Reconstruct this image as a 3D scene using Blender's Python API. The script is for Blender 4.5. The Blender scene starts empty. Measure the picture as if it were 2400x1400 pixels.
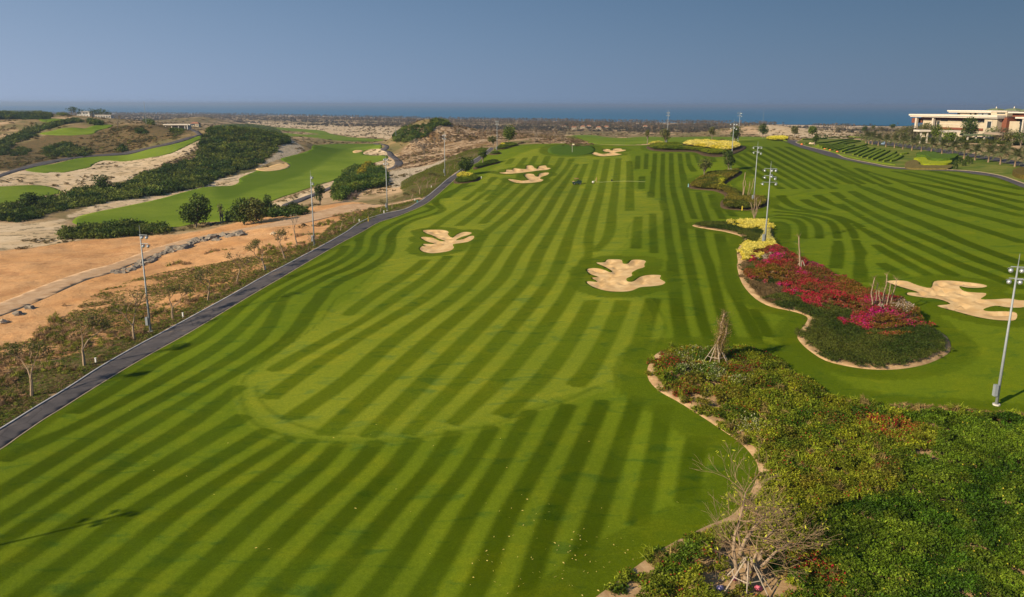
import bpy, bmesh, math, random
import numpy as np
from mathutils import Vector, Matrix, Euler
from mathutils.geometry import delaunay_2d_cdt
random.seed(7); RNG = np.random.default_rng(7)
R = math.radians
scn = bpy.context.scene
COL = scn.collection

# ------------------------------------------------------------ camera, light
CAMZ = 50.0; PITCH = 13.70; ROLL = 0.19; FPX = 1867.0
cam_d = bpy.data.cameras.new('camera'); cam = bpy.data.objects.new('camera', cam_d); COL.objects.link(cam)
cam_d.sensor_width = 36.0; cam_d.lens = 36.0 * FPX / 2400.0
cam_d.clip_start = 0.5; cam_d.clip_end = 120000.0
CAMM = (Matrix.Rotation(R(90 - PITCH), 4, 'X') @ Matrix.Rotation(R(ROLL), 4, 'Z'))
cam.matrix_world = Matrix.Translation((0, 0, CAMZ)) @ CAMM
scn.camera = cam
SUN_EL = 27.0; SUN_AZ = (-0.83, -0.56)          # horizontal direction towards the sun
world = bpy.data.worlds.new('World'); scn.world = world; world.use_nodes = True
wn = world.node_tree.nodes; wl = world.node_tree.links; wn.clear()
sky = wn.new('ShaderNodeTexSky'); sky.sky_type = 'NISHITA'; sky.sun_disc = False
sky.sun_elevation = R(SUN_EL); sky.sun_rotation = math.atan2(SUN_AZ[0], SUN_AZ[1])
sky.altitude = 50; sky.air_density = 1.3; sky.dust_density = 0.35; sky.ozone_density = 4.0
hsv = wn.new('ShaderNodeHueSaturation'); hsv.inputs['Saturation'].default_value = 1.0; hsv.inputs['Hue'].default_value = 0.5
bg = wn.new('ShaderNodeBackground'); bg.inputs['Strength'].default_value = 0.07
wo = wn.new('ShaderNodeOutputWorld')
HAZE_D = 1.2e-4
# humid air: the clear Nishita sky is veiled by an even grey blue haze, thicker low down and brighter towards the sun
tc = wn.new('ShaderNodeTexCoord'); sp = wn.new('ShaderNodeSeparateXYZ'); wl.new(tc.outputs['Generated'], sp.inputs[0])
rp = wn.new('ShaderNodeValToRGB'); wl.new(sp.outputs[2], rp.inputs[0])
cr_ = rp.color_ramp; cr_.elements[0].position = 0.0; cr_.elements[0].color = (0.165, 0.205, 0.300, 1); cr_.elements[1].position = 1.0; cr_.elements[1].color = (0.045, 0.09, 0.165, 1)
e_ = cr_.elements.new(0.16); e_.color = (0.090, 0.135, 0.212, 1)
dp_ = wn.new('ShaderNodeVectorMath'); dp_.operation = 'DOT_PRODUCT'; wl.new(tc.outputs['Generated'], dp_.inputs[0]); dp_.inputs[1].default_value = (SUN_AZ[0], SUN_AZ[1], 0.0)
mr = wn.new('ShaderNodeFloatCurve'); mr.mapping.curves[0].points.new(0.25, 0.42); mr.mapping.curves[0].points[0].location = (0, 0.22); mr.mapping.curves[0].points[-1].location = (1, 1); mr.mapping.update()
m0_ = wn.new('ShaderNodeMath'); m0_.operation = 'MULTIPLY_ADD'; wl.new(dp_.outputs['Value'], m0_.inputs[0]); m0_.inputs[1].default_value = 0.5; m0_.inputs[2].default_value = 0.5; wl.new(m0_.outputs[0], mr.inputs['Value'])
m1_ = wn.new('ShaderNodeMath'); m1_.operation = 'MULTIPLY'; wl.new(mr.outputs[0], m1_.inputs[0]); m1_.inputs[1].default_value = 2.1
hu_ = wn.new('ShaderNodeMix'); hu_.data_type = 'RGBA'; wl.new(m0_.outputs[0], hu_.inputs[0]); hu_.inputs[6].default_value = (0.68, 1.0, 1.2, 1); hu_.inputs[7].default_value = (1.35, 1.12, 0.9, 1)
hm_ = wn.new('ShaderNodeMix'); hm_.data_type = 'RGBA'; hm_.blend_type = 'MULTIPLY'; hm_.inputs[0].default_value = 1.0; wl.new(rp.outputs[0], hm_.inputs[6]); wl.new(hu_.outputs[2], hm_.inputs[7])
sc_ = wn.new('ShaderNodeVectorMath'); sc_.operation = 'SCALE'; wl.new(hm_.outputs[2], sc_.inputs[0]); wl.new(m1_.outputs[0], sc_.inputs['Scale'])
up_ = wn.new('ShaderNodeVectorMath'); up_.operation = 'SCALE'; wl.new(sc_.outputs[0], up_.inputs[0]); up_.inputs['Scale'].default_value = 1.0 / 0.07
mx_ = wn.new('ShaderNodeMix'); mx_.data_type = 'RGBA'; mx_.inputs[0].default_value = 0.93; wl.new(sky.outputs[0], mx_.inputs[6]); wl.new(up_.outputs[0], mx_.inputs[7]); wl.new(mx_.outputs[2], bg.inputs[0]); wl.new(bg.outputs[0], wo.inputs[0])
sd = bpy.data.lights.new('sun', 'SUN'); sd.energy = 4.9; sd.angle = R(0.6); sd.color = (1.0, 0.82, 0.58)
sun = bpy.data.objects.new('sun', sd); COL.objects.link(sun)
sv = Vector((SUN_AZ[0] * math.cos(R(SUN_EL)), SUN_AZ[1] * math.cos(R(SUN_EL)), math.sin(R(SUN_EL))))
sun.rotation_euler = sv.to_track_quat('Z', 'Y').to_euler(); sun.location = (-80, -60, 90)
scn.view_settings.view_transform = 'Standard'; scn.view_settings.look = 'None'
scn.view_settings.gamma = 1.0; scn.view_settings.exposure = 0.62
scn.view_settings.use_curve_mapping = False
scn.cycles.volume_bounces = 0; scn.cycles.max_bounces = 5; scn.cycles.transparent_max_bounces = 16
scn.cycles.diffuse_bounces = 2; scn.cycles.glossy_bounces = 2

# ------------------------------------------------------------ pixels -> rays -> ground
M3 = np.array(CAMM.to_3x3())
def raydir(u, v):
    d = np.stack([(np.asarray(u, float) - 1200) / FPX, (700 - np.asarray(v, float)) / FPX, -np.ones_like(np.asarray(u, float))], -1)
    d = d @ M3.T
    return d
def P_at(u, v, Y):                     # the point of a pixel ray at forward distance Y
    d = raydir(u, v); t = Y / d[1]
    return np.array([d[0] * t, Y, CAMZ + d[2] * t])

def hash2(ix, iy, s):
    n = (ix * 374761393 + iy * 668265263 + s * 1442695041) & 0x7fffffff
    n = ((n ^ (n >> 13)) * 1274126177) & 0x7fffffff
    return ((n ^ (n >> 16)) & 0xffff) / 65535.0
def vnoise(x, y, s=0):
    ix = np.floor(x).astype(np.int64); iy = np.floor(y).astype(np.int64)
    fx = x - ix; fy = y - iy; fx = fx * fx * (3 - 2 * fx); fy = fy * fy * (3 - 2 * fy)
    a = hash2(ix, iy, s); b = hash2(ix + 1, iy, s); c = hash2(ix, iy + 1, s); d = hash2(ix + 1, iy + 1, s)
    return a + (b - a) * fx + (c - a) * fy + (a - b - c + d) * fx * fy
def fbm(x, y, s=0, o=4):
    r = 0; a = 0.5; f = 1.0
    for k in range(o):
        r = r + a * (vnoise(x * f + 17.3 * k, y * f - 9.1 * k, s + k) - 0.5); a *= 0.5; f *= 2.03
    return r
def cells(x, y, s, seed):                 # distance to the nearest jittered cell centre (in cells) and a random value per cell
    X = x / s; Y = y / s; ix = np.floor(X).astype(np.int64); iy = np.floor(Y).astype(np.int64); d = np.full(X.shape, 9.0); r = np.zeros(X.shape); r2 = np.zeros(X.shape)
    for i in (-1, 0, 1):
        for j in (-1, 0, 1):
            cx = ix + i; cy = iy + j; q = np.hypot(X - cx - hash2(cx, cy, seed), Y - cy - hash2(cx, cy, seed + 7)); k = q < d
            d = np.where(k, q, d); r = np.where(k, hash2(cx, cy, seed + 13), r); r2 = np.where(k, hash2(cx, cy, seed + 29), r2)
    return d, r, r2
def sstep(a, b, x):
    t = np.clip((x - a) / (b - a), 0, 1); return t * t * (3 - 2 * t)

# ground control: (u, v, drop below the camera in metres)
CTRL = [
 (353,778,34),(0,1053,34),(-400,1250,34),(-400,850,35),(737,577,30.2),(908,495,30.2),(1043,412,26),(600,680,31.5),(1805,578,26),(1565,340,18.2),(2335,950,31),
 (1776,475,25.5),(1165,355,21.4),(1713,397,20.9),(1716,330,18.5),(1000,1390,34),(1750,1390,33.5),(2500,1390,32.5),(2500,980,31),
 (200,1390,34.3),(1045,590,28.8),(1460,680,28),(1230,415,24.6),(1425,365,20.6),(1300,341,18.6),(1200,343,19.6),(1352,430,26),
 (1880,340,19),(1800,330,18.3),(2215,385,19.8),(2450,440,20.8),(2050,372,20),(2200,580,25),(2500,640,26.5),(2250,720,28.3),(1640,425,24),
 (1990,800,30),(1690,860,30.3),(2040,450,23),(2290,332,17.8),(2420,340,17.8),(2150,335,18.5),(2600,400,19),
 (1450,1100,33),(700,1000,33),(1100,800,30.5),(2000,1150,32.5),(1500,520,26),
 # left valley
 (150,640,34.5),(-200,640,35),(600,530,33),(820,485,31.8),(400,482,37.5),(200,515,37.5),(-100,545,37),(700,400,35.5),(860,350,33.5),(560,450,36.5),
 (750,455,34),(900,440,33.5),(950,412,31.5),(930,350,31.5),(1000,345,28),
 (120,420,34),(-200,440,34),(330,405,33),(300,372,30.5),(100,395,31.5),(440,335,26),(-200,400,31),
 (640,345,32),(740,345,34),(800,322,37),
 (200,330,23),(300,318,20),(100,345,26),(420,305,20),(340,300,16),(-50,330,24),
 (150,300,17.5),(50,285,19),(-100,285,20),
 (1000,322,24),(1100,335,23),(1200,322,21.5),
 # beyond
 (1400,323,30),(1300,316,34),(1550,316,34),(700,300,41),(900,300,41),(1100,300,42),(1400,306,40),(1700,306,38),(1950,315,31),(1950,305,36),(2100,312,32),
 (600,285,44),(1000,290,46),(1500,297,46),(1900,303,44),(2200,305,44),(450,285,40),(250,280,22),(130,277,17),(0,272,14),
 (500,274,47),(1000,282,48.5),(1500,291,48.5),(2000,298,48.5),(2500,306,48.5),
]
CT = []
for (u, v, h) in CTRL:
    d = raydir(u, v); t = h / -d[2]
    x, y = d[0] * t, d[1] * t
    CT.append((math.atan2(x, y), math.log(math.hypot(x, y)), h))
# shoreline: further out the land goes under the sea
SHORE = [(-600,262.5),(0,266.5),(550,268.5),(900,275.5),(1200,281.5),(1500,286.5),(1800,291.5),(2100,296.5),(2400,300.5),(3000,309)]
SH = []
for (u, v) in SHORE:
    d = raydir(u, v); t = 50.0 / -d[2]; x, y = d[0] * t, d[1] * t
    SH.append((math.atan2(x, y), math.log(math.hypot(x, y))))
    CT.append((math.atan2(x, y), math.log(math.hypot(x, y)) + 0.012, 49.9))
SH = np.array(SH)
CT += [(a, math.log(30), 34.0) for a in (-1.4, -0.7, 0, 0.7, 1.4)] + [(1.2, math.log(120), 30), (1.2, math.log(500), 22), (-1.2, math.log(130), 35), (-1.2, math.log(500), 30), (-1.2, 7.5, 45), (1.2, 7.3, 46)]
CT = np.array(CT)
SC = 3.2                                   # azimuth weight against log distance
Q = np.stack([CT[:, 0] * SC, CT[:, 1]], -1)
def kern(r2): return np.sqrt(r2 + 0.0016)
A = kern(((Q[:, None] - Q[None]) ** 2).sum(-1)); n = len(Q)
A -= np.eye(n) * 0.004
W = np.linalg.solve(A, CT[:, 2] - 33.0)
TH = np.concatenate([np.arange(-math.pi, -R(50), R(1.0)), np.arange(-R(50), R(50), R(0.2)), np.arange(R(50), math.pi + 0.03, R(1.0))])
TL = np.arange(math.log(8), math.log(6500), 0.0085)
def Hraw(th, l):
    out = np.full(th.shape, 33.0)
    for k in range(n):
        out += W[k] * kern((np.clip(th, -1.25, 1.25) * SC - Q[k, 0]) ** 2 + (l - Q[k, 1]) ** 2)
    return out
gt, gl = np.meshgrid(TH, TL, indexing='ij')
HZ = CAMZ - Hraw(gt, gl)
HZ = np.where(gl < math.log(30), 16.0, HZ)
back = sstep(1.3, 1.8, np.abs(gt)); HZ = HZ * (1 - back) + 16.0 * back
shl = np.interp(gt, SH[:, 0], SH[:, 1]); shl = np.where(np.abs(gt) > 1.2, 8.2, shl)
HZ = np.where((gl < shl), np.maximum(HZ, 0.6), HZ)
HZ = HZ * (1 - sstep(shl - 0.03, shl + 0.006, gl)) + (-1.5) * sstep(shl - 0.03, shl + 0.006, gl)
def bump(u, v, Y, top_v, sx, sy, rot=0):        # a dune: footprint round a point, crest seen at pixel row top_v
    global HZ
    p = P_at(u, v, Y); x = np.exp(gl) * np.sin(gt); y = np.exp(gl) * np.cos(gt)
    c, s = math.cos(R(rot)), math.sin(R(rot)); dx, dy = x - p[0], y - Y
    a, b = (dx * c + dy * s) / sx, (-dx * s + dy * c) / sy
    w = np.exp(-(a * a + b * b))
    i = np.argmin((gt - math.atan2(p[0], Y)) ** 2 + (gl - math.log(math.hypot(p[0], Y))) ** 2)
    need = P_at(u, top_v, Y)[2] - HZ.flat[i]
    HZ = HZ + need * w
bump(570, 310, 520, 306, 55, 70, 20)
bump(500, 330, 470, 338, 35, 60, 30)
bump(985, 300, 560, 286, 26, 40)
bump(1030, 300, 565, 291, 30, 40)
bump(1110, 310, 560, 303, 40, 40)
bump(165, 300, 560, 292, 22, 40)
bump(20, 275, 800, 268, 90, 90)
bump(110, 275, 1000, 268, 60, 90)
bump(40, 290, 640, 283, 40, 50)
bump(475, 276, 1500, 274.5, 50, 100)
bump(1790, 300, 900, 293.5, 60, 70)
bump(870, 430, 330, 425, 20, 24)
def ground_z(x, y):
    x = np.asarray(x, float); y = np.asarray(y, float)
    th = np.arctan2(x, y); l = np.log(np.maximum(np.hypot(x, y), 8.1))
    i = np.clip(np.searchsorted(TH, th) - 1, 0, len(TH) - 2); ft = np.clip((th - TH[i]) / (TH[i + 1] - TH[i]), 0, 1)
    j = (l - TL[0]) / (TL[1] - TL[0]); j0 = np.clip(np.floor(j).astype(int), 0, len(TL) - 2); fj = np.clip(j - j0, 0, 1)
    a = HZ[i, j0] * (1 - ft) + HZ[i + 1, j0] * ft; b = HZ[i, j0 + 1] * (1 - ft) + HZ[i + 1, j0 + 1] * ft
    return a * (1 - fj) + b * fj
TT = np.exp(np.linspace(math.log(20), math.log(6400), 2200))
def at(u, v, up=0.0, rmin=0):
    d = raydir(u, v); hl = math.hypot(d[0], d[1])
    t = TT / hl
    if rmin: t = t[TT > rmin]
    z = CAMZ + d[2] * t; g = ground_z(d[0] * t, d[1] * t) + up
    k = np.nonzero(z <= g)[0]
    if len(k) == 0: k = len(t) - 1; tt = t[k]
    else:
        k = k[0]
        if k == 0: tt = t[0]
        else:
            e0 = z[k - 1] - g[k - 1]; e1 = g[k] - z[k]; tt = t[k - 1] + (t[k] - t[k - 1]) * e0 / max(e0 + e1, 1e-9)
    x, y = d[0] * tt, d[1] * tt
    return Vector((x, y, float(ground_z(x, y))))
def spline(pts, closed=True, sub=5):
    pts = [np.array(p, float) for p in pts]; n = len(pts); out = []
    for i in range(n if closed else n - 1):
        if closed: p0, p1, p2, p3 = pts[i - 1], pts[i], pts[(i + 1) % n], pts[(i + 2) % n]
        else: p0, p1, p2, p3 = pts[max(i - 1, 0)], pts[i], pts[i + 1], pts[min(i + 2, n - 1)]
        for k in range(sub):
            t = k / sub
            out.append(0.5 * ((2 * p1) + (-p0 + p2) * t + (2 * p0 - 5 * p1 + 4 * p2 - p3) * t * t + (-p0 + 3 * p1 - 3 * p2 + p3) * t ** 3))
    if not closed: out.append(pts[-1])
    return out
def world_poly(px, closed=True, sub=5, crop=None):
    if crop: px = [(crop[0] + x / crop[2], crop[1] + y / crop[2]) for x, y in px]
    return np.array([at(u, v)[:2] for u, v in spline(px, closed, sub)])
def inside(P, x, y):
    x = np.asarray(x, float); y = np.asarray(y, float); r = np.zeros(x.shape, bool)
    bb = (x >= P[:, 0].min()) & (x <= P[:, 0].max()) & (y >= P[:, 1].min()) & (y <= P[:, 1].max())
    if not bb.any(): return r
    xx, yy = x[bb], y[bb]; q = np.zeros(xx.shape, bool)
    for i in range(len(P)):
        (x1, y1), (x2, y2) = P[i - 1], P[i]
        if y1 == y2: continue
        q ^= ((y1 > yy) != (y2 > yy)) & (xx < (x2 - x1) * (yy - y1) / (y2 - y1) + x1)
    r[bb] = q; return r
def dist_line(P, x, y, closed=False):
    d = np.full(x.shape, 1e9)
    for i in range(0 if closed else 1, len(P)):
        a, b = P[i - 1], P[i]; ex, ey = b - a; L = ex * ex + ey * ey + 1e-9
        t = np.clip(((x - a[0]) * ex + (y - a[1]) * ey) / L, 0, 1)
        d = np.minimum(d, (x - a[0] - t * ex) ** 2 + (y - a[1] - t * ey) ** 2)
    return np.sqrt(d)
def sdf(P, x, y, m=12.0):                     # positive inside, clipped at +-m
    out = np.full(x.shape, -m)
    bb = (x >= P[:, 0].min() - m) & (x <= P[:, 0].max() + m) & (y >= P[:, 1].min() - m) & (y <= P[:, 1].max() + m)
    if bb.any():
        d = dist_line(P, x[bb], y[bb], True); s = np.where(inside(P, x[bb], y[bb]), 1, -1)
        out[bb] = np.clip(d * s, -m, m)
    return out

# ------------------------------------------------------------ materials
def mat(name, rough=0.9, spec=0.2):
    m = bpy.data.materials.new(name); m.use_nodes = True
    b = m.node_tree.nodes['Principled BSDF']; b.inputs['Roughness'].default_value = rough
    b.inputs['Specular IOR Level'].default_value = spec
    return m, m.node_tree.nodes, m.node_tree.links, b
def N(nodes, t, **kw):
    n_ = nodes.new(t)
    for k, v in kw.items(): setattr(n_, k, v)
    return n_
def noise(nodes, links, scale, detail=4, rough=0.6, vec=None, dist=0.0):
    t = nodes.new('ShaderNodeTexNoise'); t.inputs['Scale'].default_value = scale; t.inputs['Detail'].default_value = detail
    t.inputs['Roughness'].default_value = rough; t.inputs['Distortion'].default_value = dist
    if vec is not None: links.new(vec, t.inputs['Vector'])
    return t.outputs['Fac']
def mixc(nodes, links, f, a, b, mode='MIX'):
    m = nodes.new('ShaderNodeMix'); m.data_type = 'RGBA'; m.blend_type = mode
    for s, v in ((0, f), (6, a), (7, b)):
        if isinstance(v, (int, float)): m.inputs[s].default_value = v
        elif isinstance(v, tuple): m.inputs[s].default_value = (*v, 1) if len(v) == 3 else v
        else: links.new(v, m.inputs[s])
    return m.outputs[2]
def mapr(nodes, links, x, a, b, c=0.0, d=1.0, smooth=False):
    m = nodes.new('ShaderNodeMapRange'); links.new(x, m.inputs[0])
    if smooth: m.interpolation_type = 'SMOOTHSTEP'
    for i, v in enumerate((a, b, c, d)): m.inputs[i + 1].default_value = v
    return m.outputs[0]
def mth(nodes, links, op, a, b=0.0):
    m = nodes.new('ShaderNodeMath'); m.operation = op
    for i, v in enumerate((a, b)):
        if isinstance(v, (int, float)): m.inputs[i].default_value = v
        else: links.new(v, m.inputs[i])
    return m.outputs[0]
def bumpn(nodes, links, b, h, strength=0.5, dist=0.1):
    n_ = nodes.new('ShaderNodeBump'); n_.inputs['Strength'].default_value = strength; n_.inputs['Distance'].default_value = dist
    links.new(h, n_.inputs['Height']); links.new(n_.outputs[0], b.inputs['Normal'])
def simple(name, col, rough=0.8, var=0.12, scale=3.0, spec=0.2, metal=0.0, bump=0.0):
    m, ns, ls, b = mat(name, rough, spec); g = ns.new('ShaderNodeNewGeometry')
    f = noise(ns, ls, scale, 4, 0.6, g.outputs['Position'])
    lo = tuple(c * (1 - var) for c in col); hi = tuple(min(c * (1 + var), 1) for c in col)
    ls.new(mixc(ns, ls, mapr(ns, ls, f, 0.3, 0.7), lo, hi), b.inputs['Base Color'])
    b.inputs['Metallic'].default_value = metal
    if bump: bumpn(ns, ls, b, f, bump, 0.05)
    return m

# ------------------------------------------------------------ mesh helpers
def tag(o, label=None, cat=None, group=None, kind=None):
    if label: o['label'] = label
    if cat: o['category'] = cat
    if group: o['group'] = group
    if kind: o['kind'] = kind
    return o
def mesh_obj(name, verts, faces, material, parent=None, smooth=False):
    me = bpy.data.meshes.new(name); me.from_pydata([tuple(v) for v in verts], [], faces)
    if material: me.materials.append(material)
    if smooth: me.polygons.foreach_set('use_smooth', [True] * len(me.polygons))
    me.update()
    o = bpy.data.objects.new(name, me); COL.objects.link(o)
    if parent: o.parent = parent
    return o
def quick_mesh(name, V, F, material, parent=None, smooth=False):      # numpy verts, uniform n-gons
    V = np.ascontiguousarray(V, np.float32); F = np.ascontiguousarray(F, np.int32); k = F.shape[1]
    me = bpy.data.meshes.new(name); me.vertices.add(len(V)); me.vertices.foreach_set('co', V.ravel())
    me.loops.add(F.size); me.loops.foreach_set('vertex_index', F.ravel())
    me.polygons.add(len(F)); me.polygons.foreach_set('loop_start', np.arange(0, F.size, k, dtype=np.int32))
    me.polygons.foreach_set('loop_total', np.full(len(F), k, np.int32))
    if smooth: me.polygons.foreach_set('use_smooth', np.ones(len(F), bool))
    if material: me.materials.append(material)
    me.update(calc_edges=True); me.validate()
    o = bpy.data.objects.new(name, me); COL.objects.link(o)
    if parent: o.parent = parent
    return o
def fattr(o, name, vals):
    a = o.data.attributes.new(name, 'FLOAT', 'POINT'); a.data.foreach_set('value', np.ascontiguousarray(vals, np.float32))
def empty(name, loc=(0, 0, 0), rz=0.0):
    o = bpy.data.objects.new(name, None); o.empty_display_size = 0.3; COL.objects.link(o)
    o.location = loc; o.rotation_euler = (0, 0, rz); return o
class MB:
    def __init__(s): s.v = []; s.f = []
    def box(s, c, d, rz=0.0, rx=0.0, ry=0.0, taper=1.0):
        m = Euler((rx, ry, rz)).to_matrix(); b = len(s.v)
        for z in (-1, 1):
            t = taper if z > 0 else 1.0
            for x, y in ((-1, -1), (1, -1), (1, 1), (-1, 1)):
                s.v.append(Vector(c) + m @ Vector((x * d[0] / 2 * t, y * d[1] / 2 * t, z * d[2] / 2)))
        s.f += [(b, b + 3, b + 2, b + 1), (b + 4, b + 5, b + 6, b + 7)] + [(b + i, b + (i + 1) % 4, b + 4 + (i + 1) % 4, b + 4 + i) for i in range(4)]
        return s
    def tube(s, pts, rad, n=6, cap=True):
        pts = [Vector(p) for p in pts]; b = len(s.v)
        if not hasattr(rad, '__len__'): rad = [rad] * len(pts)
        for i, p in enumerate(pts):
            t = (pts[min(i + 1, len(pts) - 1)] - pts[max(i - 1, 0)])
            t = t.normalized() if t.length > 1e-9 else Vector((0, 0, 1))
            a = t.cross(Vector((0, 0, 1)) if abs(t.z) < 0.9 else Vector((1, 0, 0))).normalized(); c = t.cross(a)
            for k in range(n):
                an = 2 * math.pi * k / n; s.v.append(p + (a * math.cos(an) + c * math.sin(an)) * rad[i])
        for i in range(len(pts) - 1):
            for k in range(n):
                s.f.append((b + i * n + k, b + i * n + (k + 1) % n, b + (i + 1) * n + (k + 1) % n, b + (i + 1) * n + k))
        if cap:
            s.f.append(tuple(b + k for k in range(n))[::-1]); e = b + (len(pts) - 1) * n; s.f.append(tuple(e + k for k in range(n)))
        return s
    def prism(s, poly, z0, z1):
        b = len(s.v); n_ = len(poly)
        for z in (z0, z1):
            for p in poly: s.v.append(Vector((p[0], p[1], z)))
        s.f.append(tuple(range(b, b + n_))[::-1]); s.f.append(tuple(range(b + n_, b + 2 * n_)))
        s.f += [(b + i, b + (i + 1) % n_, b + n_ + (i + 1) % n_, b + n_ + i) for i in range(n_)]
        return s
    def dome(s, c, r, sz=1.0, n=10, m=5, full=False):
        b = len(s.v); c = Vector(c); lo = -math.pi / 2 if full else 0
        for j in range(m + 1):
            a = lo + (math.pi / 2 - lo) * j / m
            for k in range(n):
                t = 2 * math.pi * k / n; s.v.append(c + Vector((math.cos(a) * math.cos(t) * r, math.cos(a) * math.sin(t) * r, math.sin(a) * r * sz)))
        for j in range(m):
            for k in range(n): s.f.append((b + j * n + k, b + j * n + (k + 1) % n, b + (j + 1) * n + (k + 1) % n, b + (j + 1) * n + k))
        return s
    def build(s, name, material, parent=None, smooth=False): return mesh_obj(name, s.v, s.f, material, parent, smooth)
def copy_tree(o, parent=None):
    c = o.copy(); COL.objects.link(c)
    if parent: c.parent = parent
    for ch in [k for k in KIDS.get(o.name, ())] if o.name in KIDS else [k for k in COL.objects if k.parent == o]:
        copy_tree(ch, c)
    return c
KIDS = {}
def remember(root):                       # children lookup made once per prototype
    bp = {}
    for k in COL.objects:
        if k.parent: bp.setdefault(k.parent.name, []).append(k)
    todo = [root]
    while todo:
        q = todo.pop(); KIDS[q.name] = bp.get(q.name, []); todo += KIDS[q.name]
# ============================================================ outlines (pixels of the photograph, cast on the terrain)
PATH_L_EDGE = [(-260,1160),(-120,1078),(0,1009),(79,960),(157,913),(236,862),(314,817),(393,775),(472,732),(550,689),(632,642),(662,627),(711,601),(760,575),(812,545),(850,519),(900,502),(950,491),(977,477),(997,465),(1025,442),(1050,420),(1072,405),(1097,382),(1118,371),(1140,355),(1150,346)]
PATH_R_EDGE = [(1160,347),(1146,360),(1129,372),(1121,380),(1103,390),(1067,420),(1050,435),(1025,457),(1000,477),(970,492),(925,510),(887,522),(850,543),(790,575),(719,616),(662,650),(600,686),(550,716),(491,752),(432,787),(354,830),(275,876),(196,925),(141,960),(100,985),(39,1027),(0,1054),(-120,1125),(-260,1215)]
RP_L = [(1822,330),(1840,332),(1852,337),(1875,346),(1906,355),(1937,365),(1962,371),(2000,379),(2050,389),(2100,396.5),(2212,401),(2250,403),(2287,409),(2337,417),(2400,441),(2480,470)]
RP_R = [(2480,455),(2400,430),(2350,413),(2300,404),(2250,399.5),(2212,398),(2100,392.5),(2050,384),(2012,377),(1981,370),(1962,361),(1937,354),(1906,347),(1880,340),(1866,334),(1872,330),(1840,328)]
wl_l = world_poly(PATH_L_EDGE, False, 4); wl_r = world_poly(PATH_R_EDGE, False, 4)
rp_l = world_poly(RP_L, False, 4); rp_r = world_poly(RP_R, False, 4)
LAWN_TOP = [(1160,349),(1200,341),(1250,338),(1300,336.5),(1380,338),(1450,341),(1515,340),(1560,334),(1640,330),(1745,329),(1800,327),(1822,329)]
lawn_px = spline(PATH_R_EDGE[::-1], False, 4)[4:] + spline(LAWN_TOP, False, 4) + spline(RP_L, False, 4)[1:] + [np.array(p, float) for p in [(2800,560),(2950,1000),(2950,1850),(1200,1850),(-500,1850),(-500,1350)]]
LAWN = np.array([at(*p)[:2] for p in lawn_px])
def Z(x0, y0, s): return lambda pts: [(x0 + x / s, y0 + y / s) for x, y in pts]
cQ2 = Z(900, 480, 3.0)
BUNK = {
 'left': cQ2([(272,182),(330,176),(420,178),(455,192),(448,208),(480,232),(510,212),(560,192),(615,196),(600,212),(545,228),(505,250),(560,240),(600,222),(632,220),(628,240),(590,262),(530,272),(484,280),(492,300),(470,322),(410,336),(330,342),(268,328),(252,308),(268,292),(290,292),(275,276),(355,276),(300,258),(258,232),(290,226),(345,234),(390,254),(432,256),(380,238),(340,216),(300,202)]),
 'mid': cQ2([(1490,408),(1550,405),(1570,386),(1620,384),(1670,388),(1680,412),(1715,414),(1740,390),(1790,386),(1840,396),(1830,420),(1830,440),(1780,456),(1742,480),(1745,500),(1705,520),(1715,540),(1755,538),(1800,508),(1860,494),(1945,496),(1940,520),(1978,545),(1950,566),(1870,576),(1800,582),(1740,606),(1660,613),(1560,606),(1470,578),(1425,548),(1440,538),(1500,542),(1460,514),(1505,508),(1455,490),(1425,462),(1445,448),(1500,446),(1555,460),(1590,476),(1602,466),(1550,436)]),
}
cB = Z(1200, 220, 4.0)
BUNK['back_a'] = Z(900,330,2.6667)([(718,200),(760,196),(765,182),(800,182),(815,172),(850,176),(890,176),(890,158),(925,155),(940,170),(960,176),(970,160),(1010,155),(1018,168),(1042,172),(1020,182),(960,188),(900,196),(830,204),(760,208)])
BUNK['back_b'] = Z(900,330,2.6667)([(775,240),(820,244),(860,250),(905,244),(890,232),(878,212),(905,206),(935,210),(945,222),(965,224),(972,206),(1000,200),(1030,200),(1022,214),(985,226),(975,238),(996,244),(980,256),(920,264),(850,266),(800,256)])
BUNK['crest'] = cB([(740,552),(790,550),(840,564),(905,558),(910,548),(870,544),(850,528),(870,520),(910,520),(925,532),(945,526),(950,516),(1020,514),(1030,524),(1065,526),(1060,534),(1000,546),(965,552),(1000,562),(1030,566),(990,576),(900,584),(830,586),(770,572)])
BUNK['right'] = Z(1500,450,2.5456)([(1470,535),(1510,528),(1590,532),(1660,558),(1735,572),(1755,534),(1830,528),(1930,536),(2030,548),(2072,562),(2040,572),(1960,572),(1905,564),(1935,592),(2000,600),(2062,604),(2060,620),(2035,640),(2120,640),(2200,636),(2260,646),(2300,650),(2290,688),(2200,690),(2120,680),(2050,700),(2080,712),(2180,712),(2246,722),(2240,764),(2180,768),(2100,762),(2000,744),(1880,712),(1770,680),(1850,668),(1780,640),(1690,630),(1600,616),(1600,600),(1660,600),(1600,580),(1520,556)])
BK = {k: world_poly(v, True, 3) for k, v in BUNK.items()}
cL = Z(0, 220, 4.0); cM = Z(600, 220, 4.0)
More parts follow.
